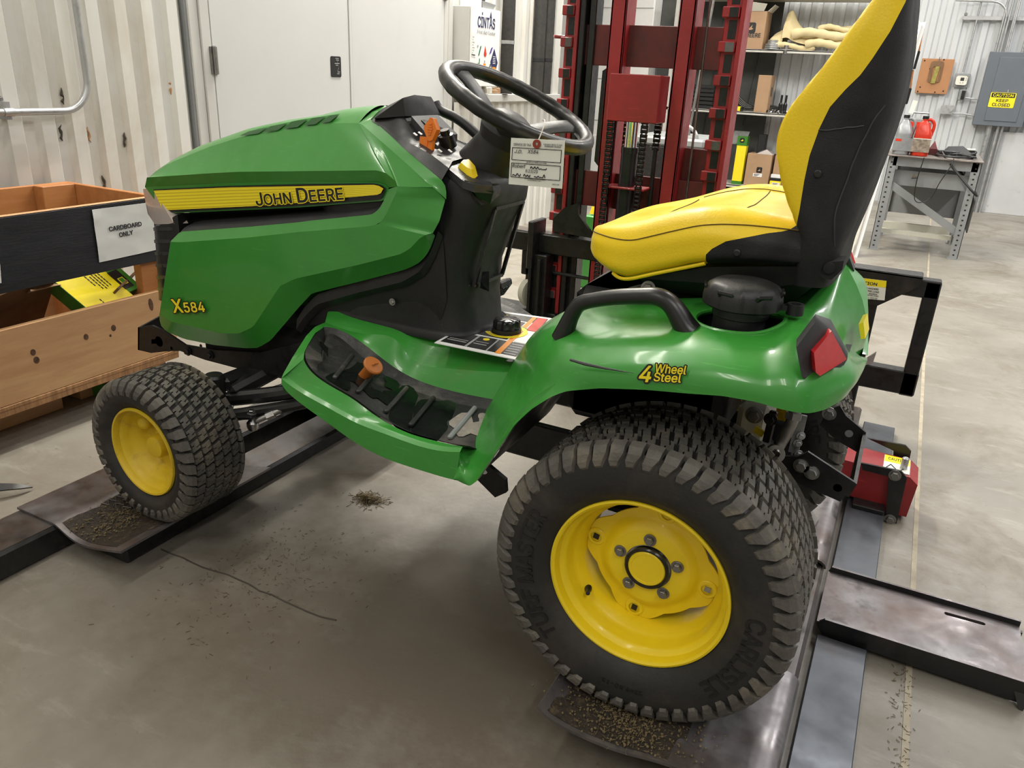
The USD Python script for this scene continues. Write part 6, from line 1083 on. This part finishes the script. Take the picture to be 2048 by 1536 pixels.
jr = thing('ledge_clutter', 'small pile of pale fittings on the wall ledge beneath the first aid cabinet', 'fittings', (-2.6, 4.2, 1.12))
for i, (y, r, h) in enumerate(((4.05, .03, .05), (4.12, .025, .06), (4.20, .03, .035), (4.27, .02, .05))): obj('fitting', lathe([(0, 0), (r, 0), (r, h*.6), (r*.6, h*.7), (r*.6, h), (0, h)], (-2.60, y, 1.121), (0, 0, 1), 16), 'ivory' if i < 2 else 'cardboard', jr)

# ---------------------------------------------------------------- back wall: panels, shelf, bench
by = WY-.03
sr = thing('strut_rail', 'horizontal galvanized strut rail across the back wall above the electrical panel', 'rail', (1.1, by, 1.99)); obj('rail_bar', box(.37, 1.9, by-.04, by, 2.005, 2.045, .003), 'galvanized', sr); obj('rail_bolt', bolt((.39, by-.042, 2.06), (0, -1, 0), .012, .01), 'dull_zinc', sr)
EP = thing('electrical_panel', 'grey electrical panel with a yellow caution sticker on the back wall', 'electrical panel', (.92, by, .98))
obj('panel_box', box(.70, 1.165, by-.13, by, .980, 1.705, .004), 'grey_enamel', EP); ed = obj('panel_door', box(.80, 1.10, by-.137, by-.13, 1.03, 1.655, .003), 'grey_enamel', EP); obj('door_latch', cat(box(.945, .955, by-.145, by-.137, 1.318, 1.345)), 'galvanized', EP)
sy = by-.1375
ck = obj('caution_sticker', polyprism(rrect(.235, .147, .010), frame((.918, sy, 1.240), (1, 0, 0), (0, 0, 1)), .0012), 'yellow_print', EP); obj('sticker_band', polyprism(rrect(.215, .043, .006), frame((.918, sy-.0008, 1.287), (1, 0, 0), (0, 0, 1)), .0012), 'black_print', EP)
def st_(s, x0, x1, z, h, m): lettering([(s, h)], (x0, sy-.0022, z), (x1, sy-.0022, z), (0, 0, 1), m, 'sticker_text', depth=.0006, par=EP)
st_('CAUTION', .825, 1.012, 1.273, .028, 'yellow_print'); st_('KEEP', .865, .975, 1.222, .028, 'ink'); st_('CLOSED', .836, 1.0, 1.179, .030, 'ink')
for i, (x, top_, bend) in enumerate(((.742, 4.2, 0), (.765, 4.2, 1), (.790, 4.2, 0), (.835, 4.2, 0), (.85, 4.2, 0), (.985, 4.2, 0), (1.01, 4.2, 1))):
    P = [(x, by-.062, 1.70), (x, by-.062, 2.02)]+[(x-.16*(1-math.cos(a)), by-.062, 2.02+.16*math.sin(a)) for a in np.linspace(.15, 1.5, 9)]+[(x-.5, by-.062, 2.19)] if bend and x < .9 else [(x, by-.062, 1.70), (x, by-.062, 4.2)]
    obj('conduit', tube(P, .0105, 12), 'galvanized', None, label='silver conduit on top of the electrical panel, %s from the left' % ('first', 'second and bent', 'third', 'fourth', 'fifth', 'sixth', 'seventh')[i], cat='conduit', group=None, smooth=60)
for i, (x, r) in enumerate(((.875, .030), (.955, .018), (.995, .014))): obj('conduit', cyl((x, by-.06, FL), (x, by-.06, .985), r, 16), 'galvanized', None, label=('thick silver conduit', 'thin silver conduit in the middle', 'thinnest silver conduit on the right')[i]+' running down from the electrical panel to the floor', cat='conduit', smooth=60)
obj('conduit', cyl((.497, by-.03, 1.50), (.53, by-.03, 4.2), .010, 12), 'galvanized', None, label='single silver conduit rising from the thermostat on the back wall', cat='conduit', smooth=60)
TH = thing('thermostat', 'ivory digital thermostat on a grey back plate beside the electrical panel', 'thermostat', (.50, by, 1.35)); obj('back_plate', box(.428, .575, by-.03, by-.02, 1.345, 1.485, .004), 'bench_grey', TH); obj('housing', polyprism(rrect(.108, .092, .02), frame((.499, by-.03, 1.415), (-1, 0, 0), (0, 0, 1)), -.03), 'ivory', TH); obj('screen', box(.487, .522, by-.062, by-.0595, 1.412, 1.444), 'grey_plastic', TH)
for k, (x, z) in enumerate(((.536, 1.44), (.536, 1.42), (.487, 1.393), (.512, 1.393))): obj('thermostat_button', box(x, x+.009, by-.062, by-.0595, z-.005, z+.005), 'grey_print', TH)
BB = thing('hook_board', 'brown board with a dark lens shaped hook plate and yellowed label on the back wall', 'board', (.23, by, 1.27)); obj('board_panel', box(.072, .39, by-.035, by-.02, 1.268, 1.622, .003), 'brown_board', BB)
obj('hook_plate', polyprism(sg.Polygon(rrect(.125, .215, .025, .232, 1.490).exterior.coords).difference(rrect(.075, .15, .02, .236, 1.470)), frame((0, by-.036, 0), (1, 0, 0), (0, 0, 1)), .008), 'cardboard_dark', BB); obj('hook_label', polyprism([(.205, 1.375), (.25, 1.372), (.262, 1.545), (.222, 1.545)], frame((0, by-.046, 0), (1, 0, 0), (0, 0, 1)), .004), mat('old_label', (.38, .33, .07), .5, var=.5, vs=40), BB); obj('hook', cat(cyl((.24, by-.05, 1.60), (.24, by-.05, 1.64), .004, 8)), 'dull_zinc', BB)
for k, (x, z) in enumerate(((.10, 1.60), (.285, 1.615), (.115, 1.33), (.17, 1.52), (.27, 1.285), (.10, 1.285), (.35, 1.30))): obj('board_screw', bolt((x, by-.036, z), (0, -1, 0), .005, .002), 'dark_plastic', BB)
SB = thing('switch_box', 'galvanized switch box with a lever left of the electrical panel', 'switch', (.46, by, 1.1)); obj('box_body', polyprism(rrect(.13, .09, .015), frame((.43, by-.02, 1.115), (-1, 0, 0), (0, 0, 1)), -.05), 'galvanized', SB); obj('box_lever', bar((.46, by-.075, 1.09), (.50, by-.075, 1.14), .012, .008), 'galvanized', SB); obj('box_pipe', tube([(.48, by-.04, 1.08), (.58, by-.04, 1.085), (.70, by-.04, 1.07)], .010, 10), 'galvanized', SB)
SW = thing('wall_socket', 'small black switch with a grey pipe just left of the electrical panel', 'switch', (.54, by, 1.25)); obj('socket_body', box(.505, .575, by-.06, by-.02, 1.215, 1.325, .006), 'bench_grey', SW); obj('socket_face', box(.53, .565, by-.064, by-.06, 1.225, 1.315), 'black_print', SW); obj('socket_pipe', cyl((.575, by-.04, 1.245), (.70, by-.04, 1.235), .009, 10), 'galvanized', SW)
obj('junction_box', polyprism(rrect(.07, .12, .02), frame((1.22, by-.02, 1.05), (1, 0, 0), (0, 0, 1)), .05), 'galvanized', None, label='small galvanized junction box right of the electrical panel', cat='switch'); obj('breaker_box', box(1.20, 1.34, by-.08, by, 1.17, 1.45, .01), 'dark_plastic', None, label='dark box at the right edge beside the grey electrical panel', cat='electrical panel')
# work bench
BN = thing('work_bench', 'grey perforated steel work bench at the back right', 'work bench', (.40, 6.2, FL))
bt = .762+.03
BY0, BY1 = 5.81, 6.62
obj('bench_top', box(.045, .715, BY0-.03, BY1+.03, bt+.012, bt+.022, .002), mat('bench_top', (.24, .21, .19), .55, var=.4, vs=9), BN); obj('top_rail', box(.10, .69, BY0-.0, BY0+.03, bt-.06, bt+.012, .002), 'bench_grey', BN)
for x0 in (.065, .645):
    for y0 in (BY0, BY1-.06):
        lg = obj('bench_leg', cat(box(x0, x0+.062, y0, y0+.004, FL, bt+.012), box(x0 if x0 < .3 else x0+.058, x0+.004 if x0 < .3 else x0+.062, y0, y0+.06, FL, bt+.012), box(x0-.01, x0+.072, y0-.01, y0+.06, FL, FL+.006)), 'bench_grey', BN)
        if y0 == BY0: obj('leg_hole', cat(*[box(x0+.022, x0+.035, y0-.001, y0, FL+.03+.0385*k, FL+.041+.0385*k) for k in range(19)]), 'dark_plastic', lg, kind='stuff')
obj('bench_shelf', cat(box(.10, .68, BY0+.06, BY1, .585, .60), box(.10, .68, BY0+.05, BY0+.062, .585, .70)), 'bench_grey', BN); obj('bench_back', box(.08, .69, BY1-.03, BY1-.02, .28, .72), 'bench_grey', BN)
obj('bench_brace', bar((.125, BY0+.02, .585), (.66, BY0+.02, .275), .010, .055, upv=(0, -.0, 1)), 'bench_grey', BN); obj('lower_rail', cat(box(.11, .62, BY0+.30, BY0+.34, .20, .26), box(.11, .67, BY0+.10, BY0+.14, .195, .23)), 'cream_paint', BN); obj('rail_clamp', cat(cyl((.635, BY0+.09, .16), (.635, BY0+.09, .245), .008, 10), cyl((.655, BY0+.09, .18), (.655, BY0+.09, .25), .006, 10)), 'galvanized', BN)
obj('bench_cord', tube(smoothline([(.31, BY0-.03, bt+.02), (.30, BY0-.04, .70), (.30, BY0-.04, .56), (.33, BY0-.04, .48), (.40, BY0-.04, .50), (.45, BY0-.04, .62), (.50, BY0-.04, .76), (.51, BY0-.02, bt+.03)], 50), .0035, 8), 'black_print', None, label='thin black cord looping down in front of the grey work bench', cat='cord')
obj('clip', hull([(.255, BY0-.012, .645), (.30, BY0-.012, .65), (.30, BY0-.012, .685), (.262, BY0-.012, .68), (.255, BY0+.0, .645), (.30, BY0+.0, .685)]), 'chrome', None, label='small shiny metal clip hanging on the cord before the work bench', cat='clip')
def jug(x, y, lab, m, mlab, hh=.265, w=.062, d=.085):
    z = bt+.022; j = thing('oil_jug', lab, 'jug', (x, y, z)); rws = []
    for f_, zz in ((.0, 0), (.92, .0), (1, .008), (1, .15), (.97, .165), (.82, .21), (.50, .245), (.30, .258), (.30, .27)):
        t = np.linspace(0, 2*math.pi, 32, endpoint=False); ex = 2/3.5; rws.append(np.stack([x+w*max(f_, .02)*np.sign(np.cos(t))*abs(np.cos(t))**ex+(-.010 if zz > .2 else 0), y+d*max(f_, .02)*np.sign(np.sin(t))*abs(np.sin(t))**ex, np.full(32, z+zz)], 1))
    obj('jug_body', grid(np.array(rws), closed=True), m, j, smooth=40); obj('jug_cap', cyl((x-.010, y, z+.27), (x-.010, y, z+.292), .022, 20), 'dark_plastic', j)
    obj('jug_handle', tube(smoothline([(x+.005, y, z+.262), (x+.04, y, z+.262), (x+.056, y, z+.24), (x+.058, y, z+.19), (x+.054, y, z+.15)], 24), .012, 10), m, j, smooth=60)
    obj('jug_label', box(x-w-.001, x+w+.001, y-d-.0015, y-d+.03, z+.03, z+.125), mlab, j); obj('label_band', box(x-w+.01, x-.01, y-d-.0022, y-d, z+.10, z+.118) if mlab != 'old_print' else box(x-w, x+w, y-d-.0022, y-d, z+.125, z+.132), 'red_plastic' if mlab != 'old_print' else 'ivory', j)
mat('old_print', (.10, .07, .05), .45, col2=(.45, .38, .30), vs=30, var=.6)
jug(.135, 5.93, 'grey oil jug standing left of the red jug on the work bench', 'silver_jug', 'silver_jug'); jug(.268, 5.93, 'bright red oil jug with a printed label on the work bench', 'red_plastic', 'old_print')
rb_ = thing('red_canister', 'low red canister behind the red oil jug on the work bench', 'canister', (.36, 6.15, bt)); obj('canister_body', cat(hull([(.33, 6.1, bt+.022), (.40, 6.1, bt+.022), (.40, 6.2, bt+.022), (.33, 6.2, bt+.022), (.33, 6.1, bt+.07), (.39, 6.1, bt+.07), (.36, 6.15, bt+.13)])), 'red_dark', rb_)
jb = thing('clear_tote', 'clear plastic tote with a red band behind the oil jugs', 'tote', (.2, 6.25, bt)); obj('tote_body', box(.10, .31, 6.18, 6.34, bt+.022, bt+.29, .01), 'bench_grey', jb); obj('tote_band', box(.12, .30, 6.176, 6.18, bt+.21, bt+.26), 'red_plastic', jb); obj('tote_handle', tube([(.15, 6.2, bt+.28), (.16, 6.2, bt+.33), (.27, 6.2, bt+.33), (.28, 6.2, bt+.28)], .008, 8), 'galvanized', jb)
rng = random.Random(14); tl = thing('tool_pile', 'tangle of black cables and hand tools on the right of the work bench', 'tools', (.5, 6.1, bt))
for k in range(7):
    P = [(.38+rng.random()*.28, 5.86+rng.random()*.5, bt+.026+.04*rng.random()) for _ in range(6)]; obj('cable', tube(smoothline(P, 40), .008, 8), 'dark_plastic' if k % 2 else 'grey_plastic', tl)
obj('tool_case', hull([(.43, 6.0, bt+.022), (.68, 6.0, bt+.022), (.68, 6.5, bt+.022), (.43, 6.5, bt+.022), (.46, 6.05, bt+.10), (.56, 6.05, bt+.11), (.64, 6.1, bt+.03)]), 'grey_plastic', tl); obj('light_handle', cyl((.60, 6.3, bt+.07), (.66, 6.35, bt+.07), .012, 12), 'ivory', tl)
obj('side_sheet', box(.724, .734, 5.90, 6.22, .27, .52, .002), 'shelf_back', BN)
# white board partition beside the bench with tools hung on it
q = [np.array(p) for p in ((0.095,5.386,0.068), (-0.028,5.222,0.068))]
PT = thing('partition_board', 'white painted partition board standing left of the work bench', 'partition', (-.02, 5.45, FL))
obj('board_sheet', hull([(.012, 5.36, FL), (-.012, 5.36, FL), (-.07, 5.42, FL), (.012, 5.50, FL), (.115, 5.75, 1.75), (.095, 5.75, 1.75), (.03, 5.80, 1.75), (.115, 5.86, 1.75)]), 'white_paint', PT); obj('board_rail', hull([(-.03, 5.33, FL), (-.055, 5.34, FL), (-.03, 5.36, FL), (.075, 5.70, 1.75), (.055, 5.71, 1.75), (.075, 5.74, 1.75)]), 'cream_paint', PT)
for i, (x, y, s_, l) in enumerate(((1852,140,62, 'upper'), (1832,190,40, 'lower'))):
    pass
for i, (a, b, c_) in enumerate((((0.103,5.780,1.705), (0.109,5.780,1.557), (0.103,5.780,1.433)), ((0.098,5.780,1.426), (0.108,5.780,1.300), (0.102,5.780,1.186)))):
    a, b, c_ = map(np.array, (a, b, c_)); t = thing('hand_brush', ('upper', 'lower')[i]+' black brush with an orange handle hanging by the partition board', 'brush', c_); obj('brush_handle', cyl(a, b, .007, 10), 'wood_orange', t); obj('brush_head', bar(b, c_, .05, .02, bev=.004), 'dark_plastic', t)
obj('wall_note', hull([np.array(p)+d for p in ((0.141,5.900,1.216), (0.177,5.900,1.211), (0.163,5.900,1.116), (0.13,5.900,1.121)) for d in (np.zeros(3), np.array((0, .001, 0)))]), 'tag_paper', None, label='small white note with handwriting hanging above the oil jugs', cat='note')
obj('floor_carton', box(-.20, -.07, 5.35, 5.55, FL, .25, .003), 'cardboard', None, label='brown carton on the floor at the foot of the white partition', cat='box')
# shelving
SY0, SY1 = 8.55, 9.02
SH = thing('shelving_unit', 'white steel shelving unit with three shelves against the back wall', 'shelving', (-1.5, 8.8, FL))
for z in (.135, .962, 1.630): obj('shelf', cat(box(-2.6, -.45, SY0, SY1, z, z+.012), box(-2.6, -.45, SY0, SY0+.02, z-.022, z+.012, .003)), 'shelf_white', SH)
for x in (-2.6, -.46): obj('shelf_post', cat(box(x, x+.04, SY0, SY0+.03, FL, 2.25), box(x, x+.04, SY1-.03, SY1, FL, 2.25)), 'shelf_white', SH)
obj('shelf', box(-2.6, -.45, SY0, SY1, 2.16, 2.185), 'cream_paint', SH)
obj('back_sheet', box(-2.9, -1.47, SY1+.005, SY1+.012, FL, 2.3), 'shelf_back', SH)
rng = random.Random(2)
obj('back_fold', cat(*[bar((-2.7+.16*k, SY1+.0, .2+.1*k), (-2.66+.17*k, SY1, 2.1), .012, .012) for k in range(7)]), 'cream_paint' if 0 else 'grey_plastic', SH)
# things on the shelves
def parcel(lab, x0, x1, y0, z0, z1, d=.28, m='cardboard', logo=None, white=None, face=None):
    t = thing('cardboard_box' if m == 'cardboard' else 'parts_box', lab, 'box', ((x0+x1)/2, y0+d/2, z0)); obj('box_body', box(x0, x1, y0, y0+d, z0, z1, .004), m, t)
    if logo: lx, lz, r = logo; obj('box_logo', polyprism(rrect(2*r, 2*r, r*.4), frame((lx, y0-.001, lz), (1, 0, 0), (0, 0, 1)), .002), 'black_print', t); obj('logo_mark', polyprism([(lx-r*.6, lz-r*.4), (lx-r*.1, lz+r*.1), (lx+r*.3, lz+r*.6), (lx+r*.2, lz), (lx+r*.6, lz-r*.2), (lx+r*.1, lz-r*.4)], frame((0, y0-.002, 0), (1, 0, 0), (0, 0, 1)), .002), m, t)
    if white: a, b, c_, e = white; obj('box_label', box(a, b, y0-.0025, y0, c_, e), 'white_paint', t); obj('label_print', cat(*[box(a+(b-a)*.12, a+(b-a)*(.5+.12*k), y0-.0035, y0-.0025, c_+(e-c_)*(.2+.25*k), c_+(e-c_)*(.32+.25*k)) for k in range(3)]), 'ink', t)
    return t
z1_, z2_, z3_ = .1475, .9745, 1.6425
t = parcel('open cardboard box on the top shelf behind the red mast', -1.93, -1.565, 8.58, z3_, 2.03, .32, logo=(-1.72, 1.86, .055), white=(-1.86, -1.80, 1.72, 1.765)); lettering([('DEERE', .04)], (-1.76, 8.576, 1.765), (-1.60, 8.576, 1.765), (0, 0, 1), 'ink', 'box_lettering', par=t)
obj('box_flap', cat(hull([(-1.93, 8.58, 2.03), (-1.60, 8.57, 2.03), (-1.565, 8.52, 2.10), (-1.93, 8.52, 2.14), (-1.93, 8.58, 2.036), (-1.60, 8.57, 2.036)]), hull([(-1.565, 8.6, 2.03), (-1.565, 8.88, 2.03), (-1.50, 8.62, 2.10), (-1.50, 8.88, 2.10), (-1.56, 8.6, 2.03), (-1.56, 8.88, 2.03)])), 'ivory', t)
t = parcel('tall cardboard box on the middle shelf beside folded black hose', -1.55, -1.405, 8.57, z2_, 1.375, .26); obj('box_side', box(-1.405, -1.403, 8.58, 8.82, z2_+.01, 1.365), 'cardboard', t); obj('box_logo', polyprism(rrect(.075, .10, .02), frame((-1.402, 8.70, 1.20), (0, 1, 0), (0, 0, 1)), .002), 'black_print', t)
t = parcel('cardboard box with a round black logo on the bottom shelf', -1.545, -1.262, 8.62, z1_, .515, .26, logo=(-1.385, .335, .032), white=(-1.45, -1.345, .255, .295)); obj('box_plastic', hull([(-1.45, 8.62, .515), (-1.25, 8.62, .515), (-1.27, 8.8, .54), (-1.42, 8.8, .55), (-1.34, 8.65, .57)]), 'lens_pink', t)
parcel('cardboard box at the right end of the bottom shelf behind the seat', -1.235, -.95, 8.66, z1_, .51, .26)
parcel('small yellow and black parts box in front on the bottom shelf', -1.235, -1.115, 8.56, z1_-.01, .235, .07, 'yellow_print', white=(-1.21, -1.12, .175, .215)); obj('parts_box', cat(box(-1.235, -1.115, 8.56, 8.63, .236, .265)), 'black_print', None, label='black carton resting on the small yellow parts box on the bottom shelf', cat='box'); obj('parts_box', box(-1.235, -1.125, 8.57, 8.63, .266, .305, .002), 'white_paint', None, label='white carton topmost of the small stack on the bottom shelf', cat='box')
t = parcel('red and white parts box on top of the right cardboard box', -1.215, -1.0, 8.68, .512, .60, .2, 'red_plastic'); obj('box_label', box(-1.20, -1.05, 8.677, 8.68, .562, .63), 'white_paint', t)
t = parcel('tall yellow and green carton on the bottom shelf beside the mast', -1.685, -1.572, 8.60, z1_+.035, .595, .12, 'yellow_print'); obj('carton_top', box(-1.687, -1.570, 8.598, 8.722, .595, .70), 'carton_green', t); obj('carton_foot', box(-1.687, -1.570, 8.598, 8.722, z1_, z1_+.035), 'carton_green', t); obj('box_logo', polyprism(rrect(.055, .055, .02), frame((-1.63, 8.597, .655), (1, 0, 0), (0, 0, 1)), .002), 'black_print', t); obj('logo_mark', polyprism([(-1.648, .645), (-1.63, .66), (-1.62, .67), (-1.622, .655), (-1.61, .65), (-1.625, .645)], frame((0, 8.594, 0), (1, 0, 0), (0, 0, 1)), .002), 'yellow_print', t)
obj('film_bag', hull([(-1.76, 8.66, .70), (-1.58, 8.66, .70), (-1.76, 8.72, .75), (-1.58, 8.72, .75), (-1.76, 8.68, .60), (-1.72, 8.68, .60)]), 'galvanized', None, label='silver film bag lying on the tall yellow carton', cat='bag')
t = parcel('small yellow box at the front edge of the middle shelf', -1.80, -1.70, 8.56, z2_, 1.025, .08, 'yellow_print'); obj('box_side', box(-1.82, -1.80, 8.56, 8.64, z2_, 1.02), 'white_paint', t); obj('box_end', box(-1.70, -1.68, 8.56, 8.64, z2_, 1.02), 'black_print', t)
obj('black_case', box(-1.275-.2, -1.185-.2, 8.74, 8.84, .515, .73, .006), 'dark_plastic', None, label='black case standing behind the cardboard box with the round logo', cat='case')
# canvas, rings, hoses
cv_ = [(-1.50, 1.645), (-1.52, 1.72), (-1.42, 1.85), (-1.36, 1.90), (-1.375, 1.99), (-1.33, 2.045), (-1.27, 1.95), (-1.18, 1.87), (-1.08, 1.84), (-1.0, 1.87), (-.8, 1.88), (-.55, 1.90), (-.50, 1.78), (-.48, 1.645)]
rws = []
cvs = smoothline([(x, 0, z) for x, z in cv_], 90)
for j, y in enumerate(np.linspace(8.60, 8.95, 16)):
    t = math.sin(math.pi*(j+.5)/16)**.5; rws.append([(p[0], y, 1.6435+(p[2]-1.6435)*t*(1+.06*math.sin(9*p[0]+j))+.012*math.sin(30*p[2]+5*p[0])*t) for p in cvs])
TP = thing('canvas_tarp', 'crumpled cream canvas tarp folded on the top shelf', 'tarp', (-1.0, 8.78, 1.643)); obj('tarp_cloth', grid(np.array(rws)), 'canvas', TP, smooth=50)
for k, (x0, x1, z, r, y) in enumerate(((-1.26, -.62, 1.80, .05, 8.60), (-1.10, -.60, 1.70, .045, 8.60), (-1.0, -.62, 1.865, .03, 8.66), (-1.45, -1.0, 1.67, .03, 8.60))): obj('tarp_fold', tube(smoothline([(x0, y, z), (x0*.6+x1*.4, y-.01, z+.02), (x0*.3+x1*.7, y, z-.005), (x1, y, z+.01)], 30), np.linspace(r, r*.8, 30)*(1+.1*np.sin(np.arange(30))), 14, ell=(.8, 1)), 'canvas', TP, smooth=60)
for k, (x, r, z) in enumerate(((-1.46, .085, 1.645), (-1.46, .085, 1.665), (-1.46, .082, 1.685), (-1.46, .06, 1.705), (-1.46, .058, 1.725))): obj('metal_ring', lathe([(r*.6, 0), (r, 0), (r, .017), (r*.6, .017), (r*.6, 0)], (x, 8.62, z), (0, 0, 1), 28), 'galvanized', None, label='silver metal ring %s in the stack on the top shelf' % ('lowest', 'second from below', 'in the middle', 'second from above', 'topmost')[k], cat='ring')
bk = thing('bracket', 'small black and silver bracket hanging over the top shelf edge', 'bracket', (-1.30, 8.56, 1.643)); obj('bracket_body', cat(cyl((-1.30, 8.58, 1.643), (-1.30, 8.58, 1.69), .028, 16), box(-1.34, -1.22, 8.545, 8.60, 1.640, 1.652), cyl((-1.30, 8.545, 1.60), (-1.30, 8.545, 1.64), .02, 12)), 'dull_zinc', bk)
for k in range(4): obj('rubber_hose', tube(smoothline([(-2.1+.02*k, 8.75, 1.33-.02*k), (-1.85, 8.74, 1.20-.02*k), (-1.68, 8.72, 1.06-.015*k), (-1.48, 8.75, 1.0+.012*k), (-1.30, 8.80, .99+.01*k)], 40), .013, 10), 'wheel_rubber', None, label='black rubber hose, %s of four bundled on the middle shelf' % ('topmost', 'second', 'third', 'lowest')[k], cat='hose', smooth=60)
for k in range(6): obj('filter_pack', box(-2.36, -2.05, 8.62, 8.9, z2_+.045*k, z2_+.040+.045*k, .006), 'dark_plastic', None, label='black flat pack, number %s from the bottom of the pile on the middle shelf' % ('one', 'two', 'three', 'four', 'five', 'six')[k], cat='pack')
rng = random.Random(31); hw = thing('hardware_pile', 'pile of shiny metal hardware on the middle shelf beside the tall box', 'hardware', (-1.32, 8.6, z2_))
for k in range(14): x = -1.40+rng.random()*.22; y = 8.57+rng.random()*.08; obj('hardware_piece', obox((x, y, z2_+.012+.02*rng.random()), (rng.uniform(-1, 1), rng.uniform(-1, 1), .3), (rng.uniform(-1, 1), .5, 1), .05, .02, .008, .002), 'chrome' if k % 3 else 'dark_plastic', hw)
for k, x in enumerate((-1.265, -1.215)): obj('black_bottle', lathe([(0, 0), (.024, 0), (.024, .10), (.012, .12), (.012, .20), (0, .20)], (x, 8.62, z2_), (0, 0, 1), 16), 'gloss_plastic', None, label=('left', 'right')[k]+' slim black bottle standing on the middle shelf', cat='bottle')
# welder-like machine behind the mast
WE = thing('shop_machine', 'black and grey topped shop machine with a red front behind the lift mast', 'machine', (-1.25, 5.0, FL))
obj('machine_body', box(-1.75, -1.18, 4.9, 5.6, .45, .80, .01), 'gloss_plastic', WE); obj('machine_top', box(-1.755, -1.175, 4.895, 5.605, .80, .865, .015), 'bench_grey', WE); obj('machine_front', box(-1.72, -1.15, 4.86, 4.90, .07, .46, .006), 'red_dark', WE); obj('machine_side', box(-1.17, -1.09, 4.9, 5.3, .20, .76, .02), 'gloss_plastic', WE); obj('side_knob', lathe([(0, 0), (.02, 0), (.026, .02), (.018, .04), (0, .042)], (-1.09, 4.95, .70), (1, -.3, 0), 16), 'gloss_plastic', WE)
obj('machine_handle', tube(smoothline([(-1.50, 5.0, .865), (-1.46, 5.0, .93), (-1.38, 5.0, .955), (-1.30, 5.0, .93), (-1.26, 5.0, .865)], 24), .014, 10), 'galvanized', WE, smooth=60); obj('side_label', cat(box(-1.169, -1.10, 4.8975, 4.90, .60, .66), box(-1.16, -1.11, 4.8975, 4.90, .22, .33)), 'white_paint', WE)
for x, y in ((-1.68, 5.0), (-1.22, 5.0), (-1.68, 5.5), (-1.22, 5.5)): obj('machine_leg', box(x-.03, x+.03, y-.03, y+.03, FL, .46), 'dark_plastic', WE)
obj('lamp_pole', cyl((-1.42, 5.35, .86), (-1.33, 5.35, 2.3), .010, 10), 'dull_zinc', None, label='thin grey pole rising from the shop machine behind the mast', cat='pole')
# yellow guard post and a green block near the corner, white cabinets in the bay
YP = thing('guard_post', 'yellow steel guard post partly hidden behind the lift mast', 'post', (-1.98, 4.85, FL)); obj('post_leg', hull([(-2.06, 4.83, FL), (-1.96, 4.83, FL), (-2.06, 4.87, FL), (-1.96, 4.87, FL), (-1.80, 4.83, 1.05), (-1.72, 4.83, 1.05), (-1.80, 4.87, 1.05), (-1.72, 4.87, 1.05)]), 'yellow_steel', YP)
gb = [np.array(p) for p in [(-1.397,3.200,0.505),(-1.341,3.200,0.518),(-1.340,3.200,0.400),(-1.403,3.200,0.460)]]
GB = thing('green_bracket', 'small green tapered steel bracket standing behind the lift mast', 'bracket', gb[3]); zz = gb[0][2]; obj('bracket_body', box(gb[0][0]-.01, gb[1][0]+.02, 3.18, 3.26, FL, zz, .006), 'green_fender', GB); obj('bracket_hole', cyl((gb[0][0]+.025, 3.22, zz), (gb[0][0]+.025, 3.22, zz+.001), .012, 14), 'dark_plastic', GB)
for k, (x0, x1) in enumerate(((-4.2, -3.62), (-3.60, -3.18), (-3.16, -2.92))):
    c = thing('tall_cabinet', 'tall white steel cabinet by the back wall, %s of three' % ('leftmost', 'middle one', 'rightmost')[k], 'cabinet', ((x0+x1)/2, 8.9, FL)); obj('cabinet_body', box(x0, x1, 8.75, 9.05, FL, 3.0, .01), 'white_paint', c)
    for z in (FL+.02, .75, 1.25, 2.06): obj('cabinet_door', box(x0+.008, x1-.008, 8.735, 8.75, z, min(z+.47, 2.9) if z > 1 else z+.48, .006), 'white_paint', c)
